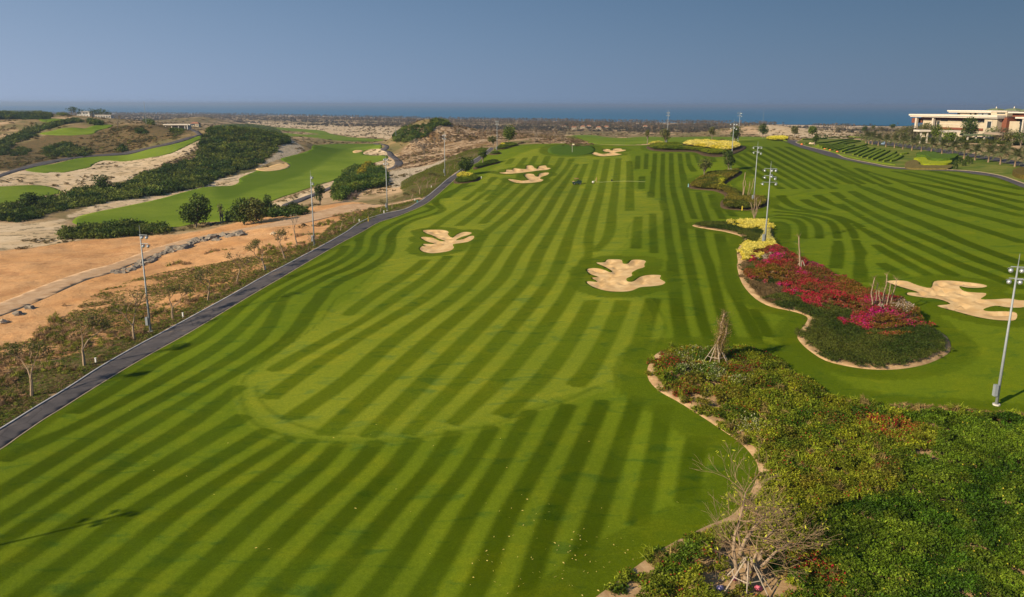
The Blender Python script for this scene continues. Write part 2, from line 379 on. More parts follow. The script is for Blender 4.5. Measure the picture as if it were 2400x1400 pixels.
FAIR = {
 'valley': cL([(680,1195),(740,1150),(900,1110),(1100,1070),(1300,1030),(1500,985),(1700,930),(1900,880),(2050,868),(2180,860),(2240,830),(2250,790),(2400,725)]) + cM([(60,690),(150,712),(260,690),(300,650),(250,630),(240,605),(420,560),(520,520),(530,490),(700,472),(900,470),(1150,472),(1180,500),(1160,515),(1060,520),(1000,560),(1100,580),(1220,578),(1230,610),(1100,650),(900,690),(830,760),(780,800),(600,850),(400,920),(250,970),(130,1020),(100,1060)]) + cL([(2400,1130),(2200,1190),(2000,1200),(1850,1215),(1650,1250),(1400,1240),(1100,1240),(900,1258),(780,1245),(690,1215)]),
 'upper': cL([(240,712),(350,680),(500,660),(700,612),(900,590),(1200,572),(1400,520),(1600,480),(1750,440),(1850,400),(1900,396),(1880,425),(1820,455),(1720,505),(1600,560),(1450,590),(1250,625),(1150,635),(1060,628),(960,628),(880,660),(840,690),(720,715),(600,738),(500,733),(430,742),(300,732)]),
 'corner': cL([(-300,860),(0,870),(250,858),(400,862),(500,880),(560,905),(578,930),(500,950),(350,965),(200,1005),(100,1035),(0,1050),(-300,1080)]),
 'plateau': cL([(370,375),(480,350),(600,322),(720,318),(800,325),(880,300),(1000,292),(1060,296),(1020,320),(930,340),(900,360),(860,376),(700,388),(500,388)]),
 'far_left': cL([(370,232),(480,232),(620,240),(580,262),(450,266),(380,256)]),
 'far_valley': cM([(100,312),(250,318),(420,330),(620,345),(700,375),(850,402),(1000,416),(1180,428),(1190,440),(1050,452),(850,445),(700,432),(500,405),(300,398),(200,372),(300,370),(420,382),(600,380),(450,360),(300,348),(180,335)]),
 'beyond': cB([(380,395),(500,398),(620,388),(760,388),(900,408),(1050,415),(1250,402),(1500,408),(1800,402),(2000,405),(2200,402),(2400,410),(2400,428),(2200,432),(2000,432),(1800,436),(1600,450),(1400,460),(1260,470),(1100,480),(1000,478),(800,472),(700,455),(560,420)]),
}
FP = {k: world_poly(v, True, 3) for k, v in FAIR.items()}
GRASS_R = world_poly([(1872,330),(1900,327),(1960,325),(2030,330),(2100,343),(2200,357),(2300,372),(2400,392),(2560,430),(2560,500),(2480,456),(2400,430.5),(2350,413.5),(2300,404.5),(2250,400),(2212,398.5),(2100,393),(2050,384.5),(2012,377.5),(1981,370.5),(1962,361.5),(1937,354.5),(1906,347.5),(1880,340.5),(1866,334.5)], True, 2)
DRIVE = world_poly([(2030,333),(2060,331),(2120,338),(2200,348.5),(2300,364),(2400,381),(2560,412),(2560,432),(2400,392),(2300,372.5),(2200,357.5),(2100,343.5),(2050,339)], True, 2)
VPATH = world_poly(cM([(1100,466),(1180,470),(1240,485),(1245,510),(1220,532),(1270,545),(1300,580),(1360,620),(1378,660),(1350,690),(1260,712),(1238,705),(1290,680),(1302,640),(1280,610),(1235,580),(1225,548),(1175,528),(1170,518),(1208,500),(1190,482),(1120,476)]), True, 3)
VPATH2 = world_poly(cM([(250,1040),(400,985),(560,925),(740,855),(800,830),(790,862),(700,900),(560,955),(420,1015),(270,1060)]), True, 2)
UPATH = world_poly(cL([(-100,790),(0,755),(150,705),(350,650),(600,605),(800,580),(1150,552),(1400,500),(1600,455),(1750,410),(1850,385),(1800,350),(1790,335),(1830,340),(1900,380),(1850,400),(1750,437),(1600,477),(1400,517),(1200,567),(900,588),(700,608),(450,660),(240,710),(100,750),(-100,815)]), True, 2)
DIRT = world_poly([(-200,810),(0,742),(100,702),(200,658),(260,641),(330,612),(420,577),(520,552),(600,537),(700,526),(780,508),(850,492),(905,484),(985,468),(1000,462),(985,463),(900,480),(830,478),(760,492),(650,520),(560,538),(440,560),(340,590),(260,620),(200,635),(100,670),(0,710),(-200,770)], True, 3)
BED1 = [(1545,826),(1524,847),(1515,869),(1520,894),(1546,920),(1584,941),(1640,976),(1691,1010),(1734,1040),(1764,1074),(1775,1100),(1769,1126),(1756,1156),(1734,1186),(1709,1211),(1657,1233),(1614,1254),(1571,1276),(1529,1301),(1486,1331),(1443,1366),(1400,1396),(1330,1450),(1270,1500),(1200,1800),(2900,1800),(2900,1040),(2620,1000),(2500,990),(2400,983),(2330,976),(2250,970),(2150,965),(2080,958),(2010,945),(1960,935),(1920,910),(1870,878),(1820,845),(1760,820),(1700,815),(1600,818)]
BED2 = [(1620,530),(1657,538),(1696,544),(1736,556),(1740,566),(1732,576),(1724,591),(1726,615),(1724,627),(1736,666),(1767,701),(1806,721),(1853,731),(1887,743),(1883,760),(1865,784),(1869,800),(1893,823),(1932,847),(1991,862),(2050,869),(2109,868),(2168,858),(2207,843),(2231,827),(2233,810),(2223,790),(2187,768),(2160,745),(2128,722),(2089,710),(2050,698),(2011,680),(1971,664),(1932,645),(1893,625),(1853,602),(1830,582),(1816,556),(1812,535),(1800,524),(1760,522),(1700,524),(1650,523)]
BED3 = cB([(1655,880),(1700,895),(1800,905),(1900,915),(1985,950),(1990,980),(1955,1020),(1955,1060),(1990,1080),(2100,1092),(2240,1095),(2350,1070),(2400,1040),(2400,1000),(2350,980),(2280,985),(2200,960),(2140,925),(2010,870),(2010,845),(2060,810),(2150,755),(2140,725),(2050,735),(1900,745),(1800,770),(1740,800),(1670,845)])
BED4 = cB([(1262,510),(1300,530),(1400,542),(1520,545),(1640,545),(1720,552),(1780,578),(1850,590),(1950,592),(2070,572),(2160,535),(2197,508),(2180,492),(2100,482),(1950,470),(1700,470),(1400,475),(1280,490)])
SB = {}                                        # soil beds
for k_, p_ in (('near', BED1), ('island', BED2), ('shrub', BED3), ('crest', BED4)): SB[k_] = world_poly(p_, True, 3)
SB['path_a'] = world_poly(cM([(1850,838),(1900,845),(2000,835),(2080,820),(2110,795),(2080,775),(2000,770),(1900,790),(1870,800)]), True, 2)
SB['path_b'] = world_poly(cM([(2040,712),(2100,700),(2200,672),(2290,650),(2270,632),(2180,640),(2090,668),(2040,690)]), True, 2)
SB['path_c'] = world_poly(cM([(2190,575),(2260,572),(2305,560),(2270,548),(2200,560)]), True, 2)
SB['path_d'] = world_poly([(1160,352),(1175,351),(1195,346),(1218,341),(1200,337),(1175,340)], True, 2)

# ============================================================ ground sheet
ZONES = {
 'orange': [(-500,640),(-150,595),(0,588),(150,570),(300,556),(450,545),(560,520),(650,500),(760,482),(830,474),(900,484),(960,474),(985,468),(960,486),(890,500),(830,530),(790,552),(740,565),(690,600),(620,640),(540,690),(440,740),(330,790),(230,825),(100,850),(0,880),(-200,960),(-500,1000)],
 'sand': [(-400,540),(0,522),(60,525),(160,512),(300,482),(420,460),(520,440),(600,424),(640,408),(640,395),(560,408),(500,425),(420,445),(350,440),(300,450),(200,465),(150,470),(80,480),(-50,492),(-300,500),(-300,400),(0,402),(120,398),(240,375),(330,372),(470,330),(480,340),(420,372),(380,382),(330,420),(260,430),(280,460),(160,505),(170,545),(200,560),(140,570),(0,585),(-400,610)],
 'cover': [(-260,1150),(0,1005),(157,910),(314,814),(472,728),(632,640),(711,598),(812,543),(850,517),(900,500),(950,489),(990,467),(900,476),(950,460),(940,430),(1000,400),(1060,370),(1110,352),(1145,346),(1118,369),(1050,418),(997,463),(965,468),(900,488),(850,500),(780,530),(760,545),(700,590),(620,625),(540,670),(470,705),(400,740),(300,790),(180,830),(60,870),(-260,1000)],
 'brown': [(-300,395),(0,402),(60,392),(160,370),(280,360),(380,330),(450,312),(440,300),(380,292),(300,292),(230,300),(180,315),(110,315),(60,335),(-50,340),(-300,350)],
 'dune': [(1300,345),(1240,330),(1200,330),(1120,352),(1050,380),(960,395),(920,402),(920,380),(950,340),(960,330),(930,310),(960,296),(1040,288),(1150,296),(1280,300),(1320,318),(1400,340)],
 'bandsand': [(570,283),(700,290),(850,296),(950,300),(930,320),(860,322),(760,312),(700,304),(600,292)],
 'stripsand': cM([(110,1060),(130,1035),(300,975),(500,900),(700,825),(830,790),(870,790),(860,835),(740,860),(560,930),(400,990),(260,1045),(180,1075)]),
 'knoll': cM([(990,575),(1060,525),(1170,515),(1225,545),(1230,575),(1100,590)]),
 'knoll2': cM([(1100,665),(1180,620),(1280,618),(1300,650),(1290,680),(1240,700),(1180,680)]),
 'bank': cM([(1240,860),(1250,740),(1300,715),(1400,700),(1600,680),(1700,650),(1760,600),(1780,610),(1700,690),(1500,780),(1400,840),(1330,880)]),
 'blow': cM([(200,530),(300,430),(330,440),(450,510),(400,560),(280,600),(150,640),(0,700),(0,690),(150,600)]),
 'fars': [(1780,318),(1790,296),(1850,292),(1900,294),(2000,296),(2020,320),(1960,325),(1860,324)],
}
ZP = {k: world_poly(v, True, 2) for k, v in ZONES.items()}
TLg = np.concatenate([np.arange(math.log(22), math.log(45), 0.02), np.arange(math.log(45), math.log(900), 0.0062), np.arange(math.log(900), math.log(3600), 0.011), [8.3, 8.5, 8.75]])
THg = np.concatenate([np.arange(-math.pi, -R(42), R(3)), np.arange(-R(42), -R(37), R(0.6)), np.arange(-R(37), R(37), R(0.16)), np.arange(R(37), R(42), R(0.6)), np.arange(R(42), math.pi - 0.01, R(3))])
a_, l_ = np.meshgrid(THg, TLg, indexing='ij'); gx = np.exp(l_) * np.sin(a_); gy = np.exp(l_) * np.cos(a_)
gz = ground_z(gx, gy)
fx, fy = gx.ravel(), gy.ravel()
zone = {k: sdf(P, fx, fy) for k, P in ZP.items()}
sheets = [LAWN] + list(FP.values()) + [GRASS_R, DRIVE, VPATH, VPATH2, UPATH, DIRT]
PATHP = np.array(list(wl_l) + list(wl_r)); RPATHP = np.array(list(rp_l) + list(rp_r)); sheets += [PATHP, RPATHP]
low = np.full(fx.shape, -12.0)
for P in sheets: low = np.maximum(low, sdf(P, fx, fy))
rough_m = 1 - sstep(-3, 0, low)
far_m = sstep(150, 420, gy.ravel())
zz = gz.ravel() + rough_m * (fbm(fx / 9, fy / 9, 5, 4) * 0.7 + fbm(fx / 35, fy / 35, 9, 3) * 1.6 * far_m)
zz += rough_m * np.clip(zone['dune'] / 4, 0, 1) * fbm(fx / 12, fy / 12, 31, 4) * 2.2
zz += rough_m * np.clip(zone['orange'] / 4, 0, 1) * fbm(fx / 6, fy / 6, 41, 4) * 0.9
rr = np.exp(l_).ravel()
zz = np.where(rr > 2600, np.minimum(zz, gz.ravel() + 1.0), zz)
zz -= 0.45 * sstep(0.2, 2.0, low)
for P in BK.values(): zz -= 1.6 * sstep(-3.5, -0.6, sdf(P, fx, fy, 5))
na, nl = gx.shape
idx = np.arange(na * nl).reshape(na, nl)
idr = np.vstack([idx, idx[:1]])
Fq = np.stack([idr[:-1, :-1], idr[1:, :-1], idr[1:, 1:], idr[:-1, 1:]], -1).reshape(-1, 4)[:, ::-1]
Vg = np.stack([fx, fy, zz], -1)
Vg = np.vstack([Vg, [[0, 0, 15.5]]]); cpt = len(Vg) - 1

def surf_z(x, y):                           # top of the bare ground, dunes' roughness included
    x = np.asarray(x, float); y = np.asarray(y, float)
    z = ground_z(x, y)
    return z
m_ground, ns, ls, b = mat('ground_soil', 0.95, 0.05)
geo = ns.new('ShaderNodeNewGeometry'); pos = geo.outputs['Position']
def attr(ns, name, t='GEOMETRY'):
    q = ns.new('ShaderNodeAttribute'); q.attribute_name = name; q.attribute_type = t; return q
n1 = noise(ns, ls, 0.35, 6, 0.65, pos, 0.4); n2 = noise(ns, ls, 0.06, 5, 0.6, pos, 0.6); n3 = noise(ns, ls, 1.6, 5, 0.7, pos, 0.2)
def zmask(name, w=2.0):
    q = attr(ns, 'z_' + name).outputs['Fac']
    s = mth(ns, ls, 'ADD', q, mth(ns, ls, 'MULTIPLY', mth(ns, ls, 'SUBTRACT', n1, 0.5), w * 5))
    return mapr(ns, ls, s, -w * 0.4, w * 0.4, 0, 1, True)
# base: dry plain with scrub
plain = mixc(ns, ls, mapr(ns, ls, n2, 0.38, 0.62), (0.27, 0.19, 0.095), (0.14, 0.125, 0.05))
plain = mixc(ns, ls, mapr(ns, ls, noise(ns, ls, 0.021, 4, 0.6, pos), 0.50, 0.6), plain, (0.46, 0.32, 0.19))
plain = mixc(ns, ls, mapr(ns, ls, n1, 0.56, 0.68, 0, .7), plain, (0.085, 0.075, 0.03))
sandc = mixc(ns, ls, mapr(ns, ls, n2, 0.35, 0.65), (0.50, 0.37, 0.22), (0.58, 0.46, 0.31))
spot = mapr(ns, ls, noise(ns, ls, 0.22, 6, 0.7, pos, 0.7), 0.54, 0.60)
sandc = mixc(ns, ls, mth(ns, ls, 'MULTIPLY', spot, 0.85), sandc, (0.10, 0.085, 0.04))
orangec = mixc(ns, ls, mapr(ns, ls, n2, 0.3, 0.7), (0.50, 0.26, 0.10), (0.62, 0.38, 0.19))
orangec = mixc(ns, ls, mapr(ns, ls, n3, 0.4, 0.75), orangec, (0.45, 0.23, 0.10))
orangec = mixc(ns, ls, mapr(ns, ls, noise(ns, ls, 0.11, 6, 0.7, pos, 1.5), 0.5, 0.62, 0, .7), orangec, (0.40, 0.20, 0.085))
orangec = mixc(ns, ls, mapr(ns, ls, noise(ns, ls, 0.5, 6, 0.75, pos, 1.0), 0.60, 0.66, 0, .8), orangec, (0.17, 0.10, 0.05))
brownc = mixc(ns, ls, mapr(ns, ls, n1, 0.36, 0.64), (0.16, 0.10, 0.045), (0.065, 0.07, 0.025))
brownc = mixc(ns, ls, mapr(ns, ls, n3, 0.5, 0.62), brownc, (0.21, 0.14, 0.07))
coverc = mixc(ns, ls, mapr(ns, ls, n1, 0.40, 0.60), (0.10, 0.075, 0.03), (0.060, 0.088, 0.012))
coverc = mixc(ns, ls, mapr(ns, ls, n3, 0.45, 0.62), coverc, (0.16, 0.11, 0.055))
dunec = mixc(ns, ls, mapr(ns, ls, n1, 0.42, 0.58), (0.44, 0.33, 0.22), (0.20, 0.125, 0.06))
dunec = mixc(ns, ls, mapr(ns, ls, n2, 0.5, 0.62), dunec, (0.17, 0.105, 0.045))
greyc = mixc(ns, ls, mapr(ns, ls, n3, 0.42, 0.6), (0.50, 0.41, 0.31), (0.14, 0.13, 0.08))
c = plain
for nm, colr, w in (('brown', brownc, 2.5), ('dune', dunec, 2.5), ('fars', sandc, 3), ('bandsand', sandc, 3), ('sand', sandc, 1.6), ('orange', orangec, 1.6), ('cover', coverc, 1.2), ('stripsand', sandc, .6), ('knoll', sandc, .7), ('knoll2', sandc, .7), ('bank', greyc, 1.0), ('blow', greyc, 1.0)):
    c = mixc(ns, ls, zmask(nm, w), c, colr)
# beach strip
bz = ns.new('ShaderNodeSeparateXYZ'); ls.new(pos, bz.inputs[0])
c = mixc(ns, ls, mapr(ns, ls, bz.outputs[2], 1.9, 1.1), c, (0.52, 0.41, 0.29))
ls.new(c, b.inputs['Base Color']); bumpn(ns, ls, b, n3, 0.6, 0.3)
ground = quick_mesh('ground', Vg, Fq, m_ground, smooth=True)
for k, s_ in zone.items(): fattr(ground, 'z_' + k, np.append(s_, -12))
tag(ground, 'dry rolling land of orange earth, pale sand and brown scrub around the grass', kind='structure')

# sea
m_sea, ns, ls, b = mat('sea_water', 0.35, 0.5)
b.inputs['Base Color'].default_value = (0.012, 0.085, 0.17, 1)
b.inputs['IOR'].default_value = 1.33
g = ns.new('ShaderNodeNewGeometry'); mp = ns.new('ShaderNodeMapping'); mp.inputs['Scale'].default_value = (0.004, 0.02, 1); ls.new(g.outputs[0], mp.inputs[0])
f = noise(ns, ls, 1.0, 8, 0.7, mp.outputs[0], 0.3)
ls.new(mixc(ns, ls, mapr(ns, ls, f, 0.35, 0.65), (0.010, 0.105, 0.20), (0.016, 0.135, 0.25)), b.inputs['Base Color'])
f2 = noise(ns, ls, 0.15, 6, 0.7, g.outputs[0]); bumpn(ns, ls, b, f2, 0.6, 0.6)
R1, R2 = 300.0, 60000.0
V = []; F = []
radii = np.exp(np.linspace(math.log(2300), math.log(60000), 24)); A_ = np.arange(0, 360, 3)
V = [(r * math.sin(R(a)), r * math.cos(R(a)), 0.0) for r in radii for a in A_]
nA = len(A_)
F = [(i * nA + k, i * nA + (k + 1) % nA, (i + 1) * nA + (k + 1) % nA, (i + 1) * nA + k)[::-1] for i in range(len(radii) - 1) for k in range(nA)]
sea = mesh_obj('sea', V, F, m_sea)
tag(sea, 'calm blue sea reaching the hazy horizon behind the coast', kind='structure')

# ============================================================ draped sheets
def sheet(name, poly, material, zoff, step, holes=(), zfun=None, grow=None, parent=None, skirt=0.35):
    """a triangulated sheet over polygon `poly`, draped on the ground; step = grid spacing (or function of distance)"""
    pts = [Vector(p) for p in poly]; edges = [(i, (i + 1) % len(poly)) for i in range(len(poly))]
    for h in holes:
        b0 = len(pts); pts += [Vector(p) for p in h]; edges += [(b0 + i, b0 + (i + 1) % len(h)) for i in range(len(h))]
    x0, y0 = poly.min(0); x1, y1 = poly.max(0)
    gp = []
    if callable(step):
        l = math.log(max(20.0, y0 if y0 > 20 else 20)); rmax = max(math.hypot(*p) for p in poly)
        ll = []; r = 20.0
        while r < rmax: ll.append(r); r += step(r)
        for i, r in enumerate(ll):
            s = step(r); na_ = max(3, int(2 * 0.78 * r / s)); th = np.linspace(-0.78, 0.78, na_) + (i % 2) * 0.78 / na_
            gp.append(np.stack([r * np.sin(th), r * np.cos(th)], -1))
        gp = np.vstack(gp)
    else:
        X, Y = np.meshgrid(np.arange(x0, x1, step), np.arange(y0, y1, step)); X = X + (np.arange(X.shape[0]) % 2)[:, None] * step / 2
        gp = np.stack([X.ravel(), Y.ravel()], -1)
    ok = inside(poly, gp[:, 0], gp[:, 1])
    for h in holes: ok &= ~inside(h, gp[:, 0], gp[:, 1])
    pts += [Vector(p) for p in gp[ok]]
    r = delaunay_2d_cdt(pts, edges, [], 0, 1e-5)
    V = np.array([(p[0], p[1]) for p in r[0]]); T = np.array([t for t in r[2] if len(t) == 3])
    C = V[T].mean(1); keep = inside(poly, C[:, 0], C[:, 1])
    for h in holes: keep &= ~inside(h, C[:, 0], C[:, 1])
    T = T[keep]
    a2 = (V[T[:, 1], 0] - V[T[:, 0], 0]) * (V[T[:, 2], 1] - V[T[:, 0], 1]) - (V[T[:, 1], 1] - V[T[:, 0], 1]) * (V[T[:, 2], 0] - V[T[:, 0], 0])
    T[a2 < 0] = T[a2 < 0][:, ::-1]
    z = (zfun(V[:, 0], V[:, 1]) if zfun else ground_z(V[:, 0], V[:, 1])) + zoff
    W3 = np.column_stack([V, z]); nb = len(V)
    if skirt:
        E = np.sort(np.vstack([T[:, [0, 1]], T[:, [1, 2]], T[:, [2, 0]]]), 1); D_ = np.vstack([T[:, [0, 1]], T[:, [1, 2]], T[:, [2, 0]]]); u_, ix, ct = np.unique(E, axis=0, return_index=True, return_counts=True); bd = D_[ix[ct == 1]]
        vs = np.unique(bd); mp_ = {int(a): nb + i for i, a in enumerate(vs)}; low_ = W3[vs] - np.array([0, 0, skirt]); W3 = np.vstack([W3, low_]); V = np.vstack([V, V[vs]])
        T = np.vstack([T] + [np.array([(a, mp_[int(a)], mp_[int(b)]), (a, mp_[int(b)], b)]) for a, b in bd])
    o = quick_mesh(name, W3, T, material, parent, smooth=True)
    return o, V

# ---- lawn with mowing stripes
R1t = Z(1650, 320, 5.3333); R2t = Z(1950, 380, 4.3756); Qt = Z(1350, 360, 5.385); Wt = Z(700, 540, 8.0)
DARK_A = [ # band beside the path and the near half
 Wt([(0,830),(250,720),(550,590),(800,440),(900,290)]), [(700,643),(590,700),(520,760),(465,800),(370,850),(290,900),(175,970)],
 Wt([(0,980),(250,860),(500,740),(800,590),(1050,420),(1130,300),(1150,150),(1180,60)]) + [(852,538)], [(700,662),(640,700),(530,800),(365,900),(175,1000),(0,1080)],
 Wt([(0,1150),(300,1000),(600,840),(900,730),(1150,580),(1350,430),(1410,250),(1440,120),(1540,30)]) + [(912,532),(950,512),(985,500),(1005,494),(1015,488),(1000,482)], [(700,683),(660,705),(600,800),(440,900),(260,1000),(98,1100),(-40,1180)],
 Wt([(380,1280),(480,1150),(700,990),(1000,850),(1300,710),(1600,520),(1700,350),(1720,150),(1790,20)]) + [(940,530),(975,515),(1010,505),(1035,495),(1030,484),(1020,478),(1022,468),(1045,455),(1070,444),(1110,434)], [(750,700),(730,722),(670,800),(510,900),(340,1000),(183,1100),(50,1190),(-60,1260)],
 [(561,905),(435,1000),(270,1100),(112,1200),(-40,1300)],
 [(574,975),(520,1008),(365,1100),(211,1200),(66,1300),(-60,1390)],
 [(630,1009),(478,1100),(310,1200),(178,1300),(60,1390),(-40,1470)],
 [(686,1024),(560,1100),(414,1200),(290,1300),(178,1390),(80,1470)],
 [(735,1031),(647,1100),(516,1200),(400,1300),(296,1390),(210,1470)],
 [(795,1038),(740,1100),(618,1200),(510,1300),(412,1390),(330,1470)],
 [(885,1035),(830,1100),(720,1200),(618,1300),(527,1390),(450,1470)],
 [(975,1028),(920,1100),(821,1200),(726,1300),(642,1390),(570,1470)],
 [(1065,1012),(1007,1100),(918,1200),(835,1300),(757,1390),(690,1470)],
 [(1156,1001),(1092,1100),(1010,1200),(941,1300),(875,1390),(815,1470)],
 [(1242,962),(1173,1087),(1102,1200),(1046,1300),(990,1390),(940,1470)],
 [(1336,949),(1261,1087),(1184,1219),(1130,1350),(1105,1400),(1065,1480)],
 [(1412,940),(1347,1087),(1290,1219),(1246,1350),(1228,1400),(1195,1480)],
 [(1497,930),(1441,1087),(1392,1219),(1350,1330)],
 [(1553,950),(1531,1087),(1494,1230)],
 [(1636,1025),(1617,1087),(1606,1180)],
]
DARK_A = [DARK_A[2 * i + 1][::-1] + DARK_A[2 * i][1:] for i in range(4)] + DARK_A[8:]
DARK_B = [
 [(816,740),(868,699),(962,639),(1000,609)], [(1075,530),(1117,500),(1175,450),(1233,400),(1255,366)],
 [(640,870),(690,840),(765,800),(860,745),(925,700),(1000,650),(1050,600)], [(1131,525),(1157,500),(1210,450),(1265,400),(1285,366)],
 [(630,935),(690,890),(740,855),(825,800),(900,755),(995,700),(1058,650),(1102,600),(1134,550),(1198,500),(1243,450),(1298,400),(1318,370)],
 [(681,984),(705,965),(815,890),(920,800),(1063,700),(1117,650),(1157,600),(1192,550),(1239,500),(1276,450),(1325,400),(1340,372)],
 [(760,1020),(800,985),(900,895),(1005,800),(1125,700),(1178,650),(1207,600),(1245,550),(1280,500),(1309,450),(1353,385)],
 [(865,1025),(900,990),(995,895),(1090,800),(1192,700),(1239,650),(1260,600),(1290,550),(1318,500),(1344,450),(1372,385)],
 [(955,1020),(990,985),(1080,895),(1170,800),(1259,700),(1294,650),(1318,600),(1335,550),(1356,500),(1376,450),(1399,375)],
 [(1060,995),(1165,895),(1250,800),(1324,700),(1350,650),(1379,600),(1382,550),(1394,500),(1408,450),(1424,372)],
 [(1170,975),(1265,895),(1335,800),(1388,705)], [(1395,590),(1426,550),(1434,500),(1441,450),(1450,372)],
 [(1345,905),(1380,867),(1420,800),(1450,737),(1462,705)], [(1475,495),(1476,450),(1476,400),(1474,378)],
 [(1480,850),(1500,800),(1519,737),(1530,700)],
 [(1140,470),(1190,420)], [(1125,450),(1160,415)], [(1201,372),(1190,385)], [(1233,370),(1215,392)],
 [(1045,465),(1075,442),(1110,418)], [(1090,470),(1108,455),(1140,430)],
 [(1010,538),(1050,510),(1100,480),(1150,445)],
]
DARK_C = [
 Qt([(790,30),(780,200)]), Qt([(840,290),(835,450)]), Qt([(890,0),(880,200)]),
 Qt([(1000,0),(985,220),(975,330),(960,430),(955,560)]), Qt([(970,760),(970,900),(980,1100),(985,1260)]), Qt([(800,800),(785,950),(770,1200)]),
 Qt([(1100,0),(1090,300),(1095,450),(1110,600),(1140,750),(1160,950),(1180,1130)]) + [(1578,610),(1582,650),(1588,700),(1594,742),(1605,800),(1600,830)],
 Qt([(1200,0),(1205,300),(1230,500),(1290,700),(1340,900),(1370,1100)]) + [(1612,600),(1622,650),(1634,700),(1648,760),(1668,810)],
 Qt([(1310,0),(1340,250),(1390,500),(1430,650),(1500,830)]),
 Qt([(1405,0),(1430,150),(1490,230)]), Qt([(1510,0),(1560,120)]), Qt([(1610,20),(1640,90)]), Qt([(1700,30),(1740,110)]),
 Qt([(1540,490),(1600,700),(1650,850)]), Qt([(1700,520),(1760,650),(1860,830)]), Qt([(1880,680),(1990,800)]),
 Qt([(1560,960),(1590,1150),(1640,1300),(1690,1420)]) + [(1673,660),(1685,710),(1700,760),(1715,812)],
 Qt([(1800,1020),(1840,1200),(1890,1390)]) + [(1705,640),(1717,679),(1740,725),(1762,770),(1780,805)],
 [(1765,725),(1785,760),(1802,790)],
]
DARK_D = []
for pts in [[(740,95),(1100,170),(1500,260),(1969,350)], [(1010,90),(1400,170),(1969,285)], [(620,90),(985,175),(1300,260),(1969,420)], [(430,120),(700,190),(985,240),(1400,330),(1969,500)],
            [(230,60),(600,170),(985,300),(1400,420),(1969,560)], [(0,60),(300,170),(560,260),(985,405),(1300,500),(1700,600),(1969,680)], [(0,115),(200,210),(500,330),(985,520),(1400,650),(1969,830)],
            [(190,300),(500,460),(985,655),(1300,800),(1650,935),(1969,1050)], [(0,310),(300,480),(600,630),(985,790),(1500,1010),(1969,1180)],
            [(82,430),(240,530),(400,615),(700,770),(985,905),(1300,1050),(1600,1160),(1969,1300)], [(246,640),(369,722),(600,850),(800,950),(985,1045),(1250,1170)],
            [(440,850),(700,1000),(1000,1165)], [(490,1040),(750,1170)]]: DARK_D.append(R2t(pts))
for pts in [[(870,940),(1100,960),(1350,1000),(1550,1060),(1640,1150),(1670,1280)], [(870,860),(1000,915),(1250,945),(1500,980),(1700,1050),(1830,1150),(1890,1280)],
            [(900,985),(1100,995),(1250,1020),(1400,1100),(1440,1200),(1440,1280)], [(860,1020),(1100,1035),(1220,1100),(1240,1200),(1240,1280)], [(900,1070),(1030,1120),(1030,1280)],
            [(960,740),(1020,820),(1150,890),(1400,950),(1650,1000),(1830,1065),(1985,1135)], [(1250,790),(1400,870),(1560,925)], [(1400,735),(1600,840),(1850,945),(1969,1000)], [(1640,700),(1750,770)]]: DARK_D.append(R1t(pts))
DARK_D += [[(1963,565),(1968,590),(1962,630)], [(2005,562),(2016,600),(2012,640),(2016,662)]]
for k in range(10):                              # fan of stripes in the upper right lawn
    x4 = 540 + 150 * k; pts = []
    for y_ in (130, 200, 300, 400, 500, 600, 660):
        x_ = x4 + (y_ - 400) * (1.72 + 0.05 * k)
        top = np.interp(x_, [300, 430, 600, 1000, 1300, 1900, 2400], [230, 120, 90, 110, 210, 370, 440]); bot = np.interp(x_, [300, 640, 830, 1100, 1400, 1800, 2000, 2600], [300, 560, 760, 730, 680, 650, 640, 600])
        if top < y_ < bot: pts.append((x_, y_))
    if len(pts) > 1: DARK_D.append(R1t(pts))
ZB = world_poly([(561,905),(575,965),(610,1000),(680,1025),(800,1037),(930,1034),(1060,1014),(1160,995),(1250,960),(1330,935),(1400,915),(1480,880),(1535,830),(1545,780),(1530,720),(1500,690),(1440,685),(1380,650),(1400,615),(1440,600),(1500,550),(1560,510),(1558,480),(1520,455),(1480,435),(1465,350),(1250,350),(1150,400),(1120,430),(1040,470),(1030,500),(960,520),(910,600),(880,640),(830,700),(760,740),(620,845)], True, 2)
t_lawn_lines = []
HW = 1.0
